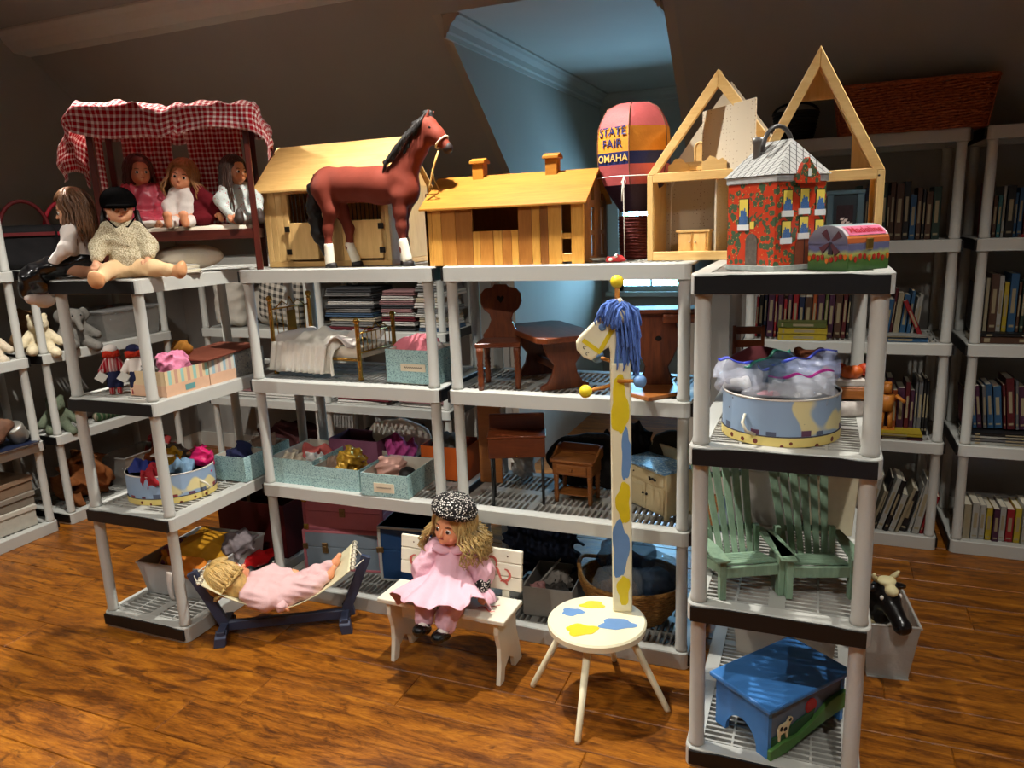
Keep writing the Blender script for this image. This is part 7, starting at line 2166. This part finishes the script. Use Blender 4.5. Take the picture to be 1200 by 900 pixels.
# clear bin and cow-head hobby toy on the floor at the right
tub_bin('storage_bin', 'clear plastic bin on the floor beside the right shelving unit', (.205, 2.610, 0), .12, .175, .30, .215, film('clear_bin', (205, 205, 200), .55, .2))
def hobby_cow():
    t = thing('hobby_cow', 'black and white toy cow head on a stick in the clear bin', 'toy', (.262, 2.690, .012), math.radians(28), scale=(.9, .9, .9))
    bk = plain('cow_gloss_black', (18, 15, 15), .25, .5, .15); wh = plain('horn_cream', (220, 208, 160), .5)
    MB().cyl((0, 0, 0), (0, 0, .25), .010, .010, 12).build('stick', m_oakl, t, True)
    sob('head', [elli((0, -.005, .320), (.052, .060, .060)), caps((0, -.03, .305), (0, -.125, .250), .042, .026), elli((0, -.130, .246), (.032, .026, .026)), caps((0, 0, .30), (0, .01, .235), .045, .050)], bk, t, .006, .02)
    for s in (-1, 1):
        sob('ear', [caps((s * .045, 0, .345), (s * .088, .01, .335), .018, .010)], bk, t, .005, .005)
        MB().tube([(s * .024, .005, .372), (s * .048, .0, .395), (s * .050, -.012, .412)], [.011, .010, .004], 8).build('horn', wh, t, True)
        MB().ell((s * .036, -.048, .328), (.009, .007, .010), 10, 8).build('eye', m_eye_w, t, True)
    sob('blaze', [elli((0, -.045, .352), (.026, .030, .022)), elli((0, -.012, .378), (.036, .032, .016))], wh, t, .005, .01)
    MB().cyl((-.075, 0, .205), (.075, 0, .205), .010, n=12).build('handle', plain('horn_cream', (220, 208, 160)), t, True)
hobby_cow()
# ------------------------------------------------------------------ back and side walls: books, linens, plush
ORD = ['first', 'second', 'third', 'fourth', 'fifth', 'sixth', 'seventh', 'eighth', 'ninth', 'tenth', 'eleventh', 'twelfth', 'thirteenth', 'fourteenth', 'fifteenth', 'sixteenth', 'seventeenth', 'eighteenth', 'nineteenth', 'twentieth', 'twenty-first', 'twenty-second', 'twenty-third', 'twenty-fourth', 'twenty-fifth', 'twenty-sixth', 'twenty-seventh', 'twenty-eighth', 'twenty-ninth', 'thirtieth']
BC = {'black': (26, 24, 26), 'dark red': (92, 18, 24), 'navy': (26, 38, 70), 'cream': (172, 160, 132), 'white': (186, 184, 176), 'dark green': (36, 62, 50), 'blue': (44, 92, 132), 'brown': (86, 54, 36), 'orange': (170, 78, 26), 'yellow': (198, 172, 44), 'plum': (74, 32, 60), 'grey': (110, 110, 112), 'olive': (96, 106, 48), 'teal': (58, 120, 124), 'red': (160, 26, 34)}
m_pages = plain('book_pages', (206, 198, 178), .85, .15, .06, 60)
m_title = plain('spine_print', (140, 128, 100), .5)
_bk = {}
def book_mesh(col, w, d, h):
    key = (col, round(w, 3), round(d, 2), round(h, 2))
    if key in _bk: return _bk[key]
    m = MB(); c = .0016
    m.cur = 0; m.box(0, c, 0, d, 0, h).box(w - c, w, 0, d, 0, h).box(0, w, 0, c, 0, h)
    m.cur = 1; m.box(c, w - c, c, d - .003, .003, h - .003)
    m.cur = 2
    m.box(w * .28, w * .72, -.0004, .0002, h * .32, h * .74); m.box(w * .2, w * .8, -.0004, .0002, h * .08, h * .12)
    me = m.mesh('book'); me.materials.append(plain('cover_' + col.replace(' ', '_'), tuple(int(v * .8) for v in BC[col]), .5, .4, .12, 30)); me.materials.append(m_pages); me.materials.append(m_title)
    _bk[key] = me
    return me
def book_row(where, x0, x1, y, z, cols, hmin, hmax, seed, d=.16, wmin=.012, wmax=.034, lean=.0, group=None, step=None):
    r_ = random.Random(seed); x = x0; k = 0
    while x < x1 - wmin and k < 30:
        w = r_.choice([.012, .016, .020, .026, .032]); w = min(max(w, wmin), wmax)
        h = round(r_.uniform(hmin, hmax), 2); col = r_.choice(cols)
        a = lean * r_.uniform(.7, 1.2)
        o = inst('book', book_mesh(col, w, d, h), None, (x, y + r_.uniform(0, .02), z + (w * math.sin(abs(a)) if a > 0 else 0)), (0, a, 0))
        tag(o, '%s book, %s from the left %s' % (col, ORD[k], where), 'book', group or 'books ' + where)
        x += w / max(math.cos(a), .3) + .0012 + (h * .0 if not a else .001); k += 1
def book_pile(where, x, y, z, items, w=.24, d=.17, seed=1, rz=0.0):
    r_ = random.Random(seed)
    for i, (col, th) in enumerate(items):
        me = book_mesh(col, th, d, w)
        o = inst('book', me, None, (x + r_.uniform(-.008, .008), y + r_.uniform(-.006, .006), z + th), (0, PI / 2, rz))
        tag(o, '%s book lying flat, %s from the bottom %s' % (col, ORD[i], where), 'book', 'books ' + where)
        z += th + .0006
YF = 3.90
dk = ['black', 'navy', 'dark green', 'brown', 'grey', 'dark red', 'white', 'blue']
# unit under the wicker basket
book_row('under the wicker basket, upper shelf', .13, .505, YF - .03, Z3, ['grey', 'white', 'navy', 'dark green', 'black', 'brown', 'blue'], .18, .27, 1)
book_pile('below the dark books, upper shelf', .10, YF - .07, Z3, [('grey', .010)], .34, .10, 3) if False else None
book_row('behind the yellow pile, middle shelf', -.285, .155, YF + .02, Z2, ['yellow', 'dark red', 'olive', 'black', 'brown', 'red', 'navy', 'orange', 'plum'], .19, .25, 2, lean=.03)
book_row('right of the yellow pile, middle shelf', .255, .44, YF + .02, Z2, ['dark red', 'white', 'plum', 'blue', 'cream', 'black'], .19, .25, 5, lean=.10)
o = inst('book', book_mesh('red', .020, .16, .20), None, (.455, YF, Z2), (0, -.42, 0)); tag(o, 'red book leaning at the right end of the middle shelf', 'book')
book_pile('of the yellow pile on the middle shelf', -.165, 3.835, Z2, [('yellow', .030), ('yellow', .030), ('olive', .026)], .22, .15, 4)
book_pile('of the blue pile on the middle shelf', .235, 3.835, Z2, [('blue', .022), ('white', .008)], .24, .15, 6)
book_row('behind the wooden figure, third shelf', .13, .52, YF + .03, Z1, ['dark red', 'orange', 'black', 'plum', 'grey', 'brown', 'navy'], .20, .30, 7)
book_pile('under the wooden figure, third shelf', .245, 3.83, Z1, [('dark red', .010), ('plum', .008), ('yellow', .014)], .25, .15, 8)
book_row('leaning on the bottom shelf by the floor', .185, .545, YF - .06, Z0, ['white', 'cream', 'red', 'black', 'white', 'grey', 'white', 'orange'], .20, .29, 9, lean=.24)
# right-edge unit
book_row('at the right photo edge, upper shelf', .675, 1.20, YF, Z3, ['black', 'dark red', 'navy', 'blue', 'teal', 'grey', 'white', 'red', 'brown'], .17, .25, 11)
book_pile('at the right photo edge, upper shelf', .80, 3.83, Z3, [('red', .012)], .20, .08, 12)
book_row('at the right photo edge, second shelf', .665, 1.20, YF, Z2 + .046, ['cream', 'navy', 'black', 'yellow', 'brown', 'blue', 'white', 'dark green'], .20, .26, 13)
book_pile('at the right photo edge, second shelf', .665, 3.85, Z2, [('brown', .030), ('black', .014)], .56, .20, 14)
book_row('at the right photo edge, third shelf', .670, 1.15, YF, Z1 + .062, ['dark red', 'white', 'black', 'plum', 'teal', 'cream', 'grey', 'blue'], .18, .24, 15, lean=-.12)
book_pile('at the right photo edge, third shelf', .665, 3.84, Z1, [('white', .016), ('grey', .014), ('white', .012), ('black', .012)], .50, .19, 16)
book_row('at the right photo edge, bottom shelf', .690, 1.10, 3.850, Z0, ['yellow', 'white', 'orange', 'plum', 'cream', 'white', 'red', 'navy'], .16, .19, 17, wmin=.026, wmax=.034)

def long_basket():
    t = thing('basket', 'long reddish-brown wicker basket on top of the tall bookshelf', 'basket', (.350, 3.895, ZT))
    mw = wicker('red_brown_wicker', (104, 46, 24), (186, 98, 56), 60)
    L, D, H = .285, .085, .205
    m = MB()
    for k in range(19):
        f = k / 18; z = .006 + f * (H - .012); ex = 1 + .10 * f
        pts = rrect(2 * L * ex, 2 * D * ex, .04, 4); n = len(pts); q = []
        for i in range(n):
            a, b = Vector(pts[i]), Vector(pts[(i + 1) % n]); seg = max(1, int((b - a).length / .022))
            for s in range(seg):
                p = a.lerp(b, s / seg); wv = .004 * (1 if (len(q) + k) % 2 else -1)
                q.append((p.x * (1 + wv / L), p.y * (1 + wv / D), z + .003 * math.sin(len(q) * .9 + k)))
        MB().tube(q, .0062, 5, True).build('weave', mw, t, True)
    MB().box(-L * .95, L * .95, -D * .95, D * .95, 0, .008).build('bottom', mw, t)
    ptr = rrect(2 * L * 1.11, 2 * D * 1.11, .045, 6)
    MB().tube([(x, y, H) for x, y in ptr], .010, 8, True).build('rim', mw, t, True)
    for i in range(0, len(ptr)): pass
    for k in range(26):
        x = -L + 2 * L * k / 25
        for s in (-1, 1): MB().cyl((x, s * D * .985, .0), (x * 1.10, s * D * 1.085, H), .0035, n=5).build('stake', mw, t, True)
long_basket()
t = thing('basket', 'small black wicker basket beside the long brown basket', 'basket', (-.130, 3.93, ZT))
bkw = plain('black_wicker', (20, 17, 16), .7, .3, .3, 60)
for k in range(10):
    f = k / 9; MB().tube([((.075 + .025 * f) * math.cos(a), (.075 + .025 * f) * math.sin(a), .006 + .12 * f) for a in [q * PI / 12 for q in range(24)]], .0075, 6, True).build('weave', bkw, t, True)
MB().lathe([(0, .002), (.075, .002), (.075, .006), (0, .006)], 20).build('bottom', bkw, t)
MB().tube([(.1 * math.cos(a), 0, .126 + .05 * math.sin(a)) for a in np.linspace(0, PI, 13)], .006, 6).build('handle', bkw, t, True)
t = thing('wooden_figure', 'jointed golden wooden figure standing in front of the books', 'figure', (.335, 3.905, Z1 + .034))
mw = wood('figure_wood', (150, 86, 26), (196, 126, 50), 'z', 10)
for nm, a, b, r0, r1 in (('leg', (-.02, 0, 0), (-.016, 0, .09), .011, .012), ('leg', (.02, 0, 0), (.016, 0, .09), .011, .012), ('torso', (0, 0, .09), (0, 0, .17), .028, .034), ('arm', (-.038, 0, .165), (-.06, -.01, .10), .010, .008), ('arm', (.038, 0, .165), (.075, -.02, .14), .010, .008), ('head', (0, 0, .178), (0, 0, .225), .020, .018)):
    MB().cyl(a, b, r0, r1, 12).build(nm, mw, t, True)
MB().box(-.04, .04, -.02, .02, -.002, .006).build('base', mw, t); MB().box(-.016, .016, -.016, .016, .222, .232).build('hat', mw, t, bevel=.002)

# linens, pillows on the back units
m_pil = plain('pillow_ticking', (200, 194, 182), .9, .15, .05, 20, .3, 120)
o = sob('pillow', [rbox((0, 0, .17), (.11, .055, .17), .05), elli((0, 0, .17), (.09, .075, .15))], m_pil, None, .010, .03, warp=crumple(.010, 38, 2)); o.location = (-3.66, 3.93, Z2 + .01); o.rotation_euler = (.1, .10, .2); tag(o, 'plain off-white pillow standing on the back shelf, left of the checked one', 'pillow')
g = NT('grey_check'); tc = g.n('ShaderNodeTexCoord'); sx = g.n('ShaderNodeSeparateXYZ', ins={0: tc.outputs['Object']})
st = lambda o_: g.math('GREATER_THAN', g.math('FRACT', g.math('DIVIDE', o_, .042)), .5)
m_gc = g.fin(g.mix(g.math('MULTIPLY', g.math('ADD', st(sx.outputs[0]), st(sx.outputs[2])), .5), lin((196, 188, 174)), lin((66, 64, 62))), .9, .15)
o = sob('pillow', [rbox((0, 0, .18), (.17, .05, .18), .05), elli((0, 0, .18), (.15, .08, .16))], m_gc, None, .012, .03, warp=crumple(.006, 20, 3)); o.location = (-3.26, 3.95, Z2 + .03); o.rotation_euler = (.12, .22, .1); tag(o, 'grey and cream checked pillow standing on the back shelf', 'pillow')
o = sob('pillow', [elli((0, 0, .13), (.14, .07, .15))], m_pil, None, .010, .02, warp=crumple(.008, 30, 5)); o.location = (-3.44, 4.06, Z2 + .01); tag(o, 'pale pillow between the plain pillow and the checked one', 'pillow')
lincol = {'white': (184, 180, 174), 'cream': (168, 156, 134), 'grey': (112, 110, 108), 'dusty pink': (136, 102, 102), 'dark grey': (58, 58, 60), 'blue': (62, 82, 106), 'maroon': (88, 32, 38)}
def linen_stack(x, y, z, names, w, d, seed, where):
    r_ = random.Random(seed)
    for i, nm in enumerate(names):
        h = r_.uniform(.020, .034)
        m = MB(); ww, dd = w * r_.uniform(.88, 1.0), d * r_.uniform(.9, 1.0)
        n = 2
        for q in range(n):       # folded layers with a rounded front fold
            z0 = h * q / n; z1 = h * (q + 1) / n - .001
            prof = [(0, z0), (dd, z0), (dd, z1), (0, z1), (-.006, (z0 + z1) / 2)]
            m.prism(prof, -ww / 2 + .004 * q, ww / 2 - .003 * q, 'yz')
        o = m.build('folded_linen', plain('linen_' + nm.replace(' ', '_'), lincol[nm], .9, .15, .10, 30, .4, 120), None, bevel=.004, seg=2)
        o.location = (x + r_.uniform(-.012, .012), y + r_.uniform(-.01, .01), z); o.rotation_euler = (r_.uniform(-.02, .02) * 0, 0, r_.uniform(-.06, .06))
        tag(o, 'folded %s linen, %s from the bottom %s' % (nm, ORD[i], where), 'linen', 'folded linens ' + where)
        z += h + .0008
linen_stack(-2.665, 3.86, Z2, ['maroon', 'grey', 'cream', 'blue', 'grey', 'dark grey', 'white', 'dark grey', 'grey', 'dark grey'], .36, .26, 1, 'of the left back stack')
linen_stack(-2.325, 3.86, Z2, ['dark grey', 'white', 'maroon', 'white', 'dusty pink', 'dark grey', 'dusty pink', 'white', 'dusty pink'], .24, .26, 2, 'of the middle back stack')
linen_stack(-2.105, 3.86, Z2, ['blue', 'white', 'cream', 'white', 'grey', 'white', 'cream', 'white', 'grey', 'white', 'white'], .19, .28, 3, 'of the right back stack')
linen_stack(-2.62, 3.86, Z1, ['white', 'maroon', 'white', 'cream'], .40, .26, 4, 'on the lower left back shelf')
linen_stack(-2.20, 3.86, Z1, ['white', 'dusty pink', 'white'], .34, .26, 5, 'on the lower right back shelf')
linen_stack(-3.40, 3.88, Z1, ['white', 'dusty pink', 'cream', 'white'], .50, .26, 6, 'under the pillows')
for x, y, z, r, c, lab in ((-2.55, 4.02, Z3, (.20, .12, .17), (22, 20, 22), 'black bag on the back unit behind the stable'), (-2.12, 4.02, Z3, (.13, .12, .16), (30, 26, 26), 'dark bag on the back unit behind the horse'), (-3.05, 4.05, Z3, (.2, .11, .13), (26, 24, 26), 'dark bundle on the back unit behind the canopy bed'), (-3.38, 4.05, Z0, (.30, .14, .16), (52, 18, 18), 'dark maroon bundle on the lowest back shelf'), (-2.45, 4.05, Z0, (.35, .14, .15), (30, 28, 30), 'black bundle on the lowest back shelf')):
    cloth_lump('soft_bag', lab, 'bag', (x, y, z), r, plain('bag_%d_%d' % (c[0], c[1]), c, .8, .25, .2, 10), abs(x) + z, .006)

# left wall: plush toys, bags, boxes
def plush(label, loc, rz, col, s=1.0, trunk=False, floppy=False):
    t = thing('plush_animal', label, 'plush', loc, rz, scale=(s,) * 3)
    mt = plain('plush_%d_%d' % (col[0], col[2]), col, .95, .1, .18, 50, .7, 160)
    pr = [elli((0, 0, .075), (.075, .06, .075)), elli((0, -.03, .165), (.055, .052, .050)), caps((-.05, -.02, .11), (-.10, -.06, .055), .024), caps((.05, -.02, .11), (.10, -.06, .055), .024), caps((-.035, -.04, .03), (-.06, -.13, .024), .030), caps((.035, -.04, .03), (.06, -.13, .0), .030)]
    pr += [elli((-.062, -.015, .175), (.034, .012, .040)), elli((.062, -.015, .175), (.034, .012, .040))] if trunk else [elli((-.038, -.02, .212), (.018, .012, .020)), elli((.038, -.02, .212), (.018, .012, .020))]
    pr += [caps((0, -.07, .16), (0, -.11, .10), .020, .014)] if trunk else [elli((0, -.08, .155), (.024, .020, .020))]
    sob('body', pr, mt, t, .008, .018, warp=crumple(.003, 60, s))
    for q in (-1, 1): MB().ell((q * .022, -.078, .178), (.005, .004, .005), 8, 6).build('eye', plain('button_black', (16, 14, 14)), t, True)
    if not trunk: MB().ell((0, -.098, .16), (.006, .005, .005), 8, 6).build('nose', plain('button_black', (16, 14, 14)), t, True)
plush('grey plush elephant slumped over the left shelf edge', (-4.06, 3.06, Z2), math.radians(75), (112, 108, 102), 1.05, True)
plush('cream plush lamb on the left shelf beside the elephant', (-4.08, 2.865, Z2), math.radians(60), (214, 200, 168), .95)
plush('white plush toy at the end of the tall left shelf', (-4.12, 2.60, Z2), math.radians(60), (196, 182, 160), .9)
plush('tan plush bear behind the cream lamb', (-4.28, 2.95, Z2), math.radians(70), (120, 92, 64), 1.05)
plush('pale green plush toy on the lower left shelf', (-4.10, 2.90, Z1), math.radians(60), (96, 104, 86), .9)
t = tub_bin('storage_bin', 'clear lidded bin of toys on the left shelf beyond the elephant', (-4.36, 3.22, Z2), 0, .36, .44, .17, film('smoky_bin', (150, 146, 140), .55, .25))
MB().box(-.006, .366, -.006, .446, .172, .186).build('lid', plain('bin_lid_grey', (120, 118, 116), .4), t, bevel=.004)
cloth_lump('toy_bundle', 'mixed brown toys inside the clear lidded bin', 'toy', (-4.18, 3.44, Z2 + .006), (.13, .17, .12), plain('toy_mix', (120, 92, 80), .8, .2, .6, 25), 3.7, .005)
cloth_lump('toy_bundle', 'heap of dark toys on the lower left shelf', 'toy', (-4.14, 3.32, Z1), (.16, .28, .10), plain('toy_dark_mix', (70, 60, 54), .8, .2, .7, 22), 4.9, .006)
o = sob('holiday_roll', [caps((0, -.12, .03), (0, .12, .03), .03)], gingham('holiday_check', (190, 170, 150), (60, 90, 60), .03, 'Object'), None, .008, .01); o.location = (-4.02, 3.22, Z1); tag(o, 'green checked roll on the lower left shelf edge', 'roll')
cloth_lump('toy_bundle', 'orange and black bundle on the bottom left shelf', 'toy', (-4.12, 3.02, Z0 + .006), (.15, .16, .17), plain('toy_orange_mix', (110, 64, 30), .8, .2, .8, 16), 5.5, .006)
t = tub_bin('storage_bin', 'smoky plastic bin on the bottom left shelf', (-4.20, 3.20, Z0), 0, .22, .34, .20, film('smoky_bin', (150, 146, 140)))
cloth_lump('toy_bundle', 'red toys on the bottom left shelf', 'toy', (-4.10, 3.58, Z0 + .006), (.12, .08, .15), plain('toy_red_mix', (130, 30, 30), .7, .3, .5, 20), 6.2, .005)
cloth_lump('soft_bag', 'dark duffel on the left unit top', 'bag', (-4.20, 3.36, Z3), (.17, .26, .12), plain('bag_22_20', (22, 20, 22)), 7.2, .006)
def tote(label, loc, rz, col, trim):
    t = thing('tote_bag', label, 'bag', loc, rz)
    mt = plain('tote_%d_%d' % (col[0], col[1]), col, .8, .25, .15, 20)
    sob('bag', [rbox((0, 0, .12), (.15, .07, .12), .04)], mt, t, .010, .02, warp=crumple(.005, 22, 1))
    MB().tube([(.12 * math.cos(a), -.02, .20 + .17 * math.sin(a)) for a in np.linspace(0, PI, 15)], .011, 8).build('handle', plain('tote_trim_%d' % trim[0], trim, .6), t, True)
    MB().box(-.13, .13, -.084, -.074, .18, .20).build('trim', plain('tote_trim_%d' % trim[0], trim, .6), t, bevel=.002)
tote('black tote bag with a dark red hoop handle on the left unit', (-4.10, 2.90, Z3), math.radians(65), (20, 18, 20), (96, 18, 22))
tote('black bag with crimson trim on the left unit top', (-4.05, 3.12, Z3), math.radians(70), (26, 20, 22), (170, 22, 44))
t = thing('straw_basket', 'straw basket on top of the tall left unit, cut by the photo edge', 'basket', (-4.03, 2.58, ZT))
for k in range(8): MB().tube([((.10 + .01 * k / 8) * math.cos(a), (.10 + .01 * k / 8) * math.sin(a), .008 + .014 * k) for a in [q * PI / 12 for q in range(24)]], .008, 6, True).build('coil', wicker('pale_straw', (120, 84, 40), (190, 146, 84)), t, True)
MB().lathe([(0, 0), (.1, 0), (.1, .006), (0, .006)], 24).build('bottom', wicker('pale_straw', (120, 84, 40), (190, 146, 84)), t)
# tall unit at the left edge: paper piles and a lidded box
for nm, y, z, items in (('left edge', 2.30, Z0, [('paper_box', .12, (176, 172, 160)), ('paper_box', .075, (120, 112, 100)), ('paper_box', .085, (128, 106, 86))]),):
    for i, (n_, h, c) in enumerate(items):
        t = thing('archive_box', '%s cardboard tray, %s from the bottom at the left photo edge' % (('pale', 'grey', 'tan')[i], ORD[i]), 'box', (-4.22, 2.42, z), .06 * (i - 1))
        MB().box(-.20, .20, -.22, .21, 0, h - .028).build('tray', plain('tray_%d' % i, c, .7, .25, .12, 30), t, bevel=.003)
        MB().box(-.206, .206, -.226, .216, h - .028, h).build('lid', plain('tray_lid_%d' % i, tuple(min(255, int(v * 1.08)) for v in c), .7), t, bevel=.003)
        z += h + .001
cloth_lump('toy_bundle', 'brown and white toys on the left edge shelf', 'toy', (-4.12, 2.42, Z1 + .012), (.15, .2, .11), plain('toy_brown_mix', (106, 74, 56), .7, .3, .7, 18), 8.3, .006)
o = MB().lathe([(0, 0), (.045, 0), (.05, .01), (.05, .09), (.042, .10), (0, .10)], 24).build('tin_can', plain('pewter', (150, 146, 138)), None, True); o.location = (-4.03, 2.62, Z1 + .03); o.rotation_euler = (.5, .3, 0); tag(o, 'silver cylindrical tin tipped on the left edge shelf', 'tin')
book_pile('at the left photo edge', -4.18, 2.40, Z1 - .0, [('navy', .010)], .24, .26, 20)
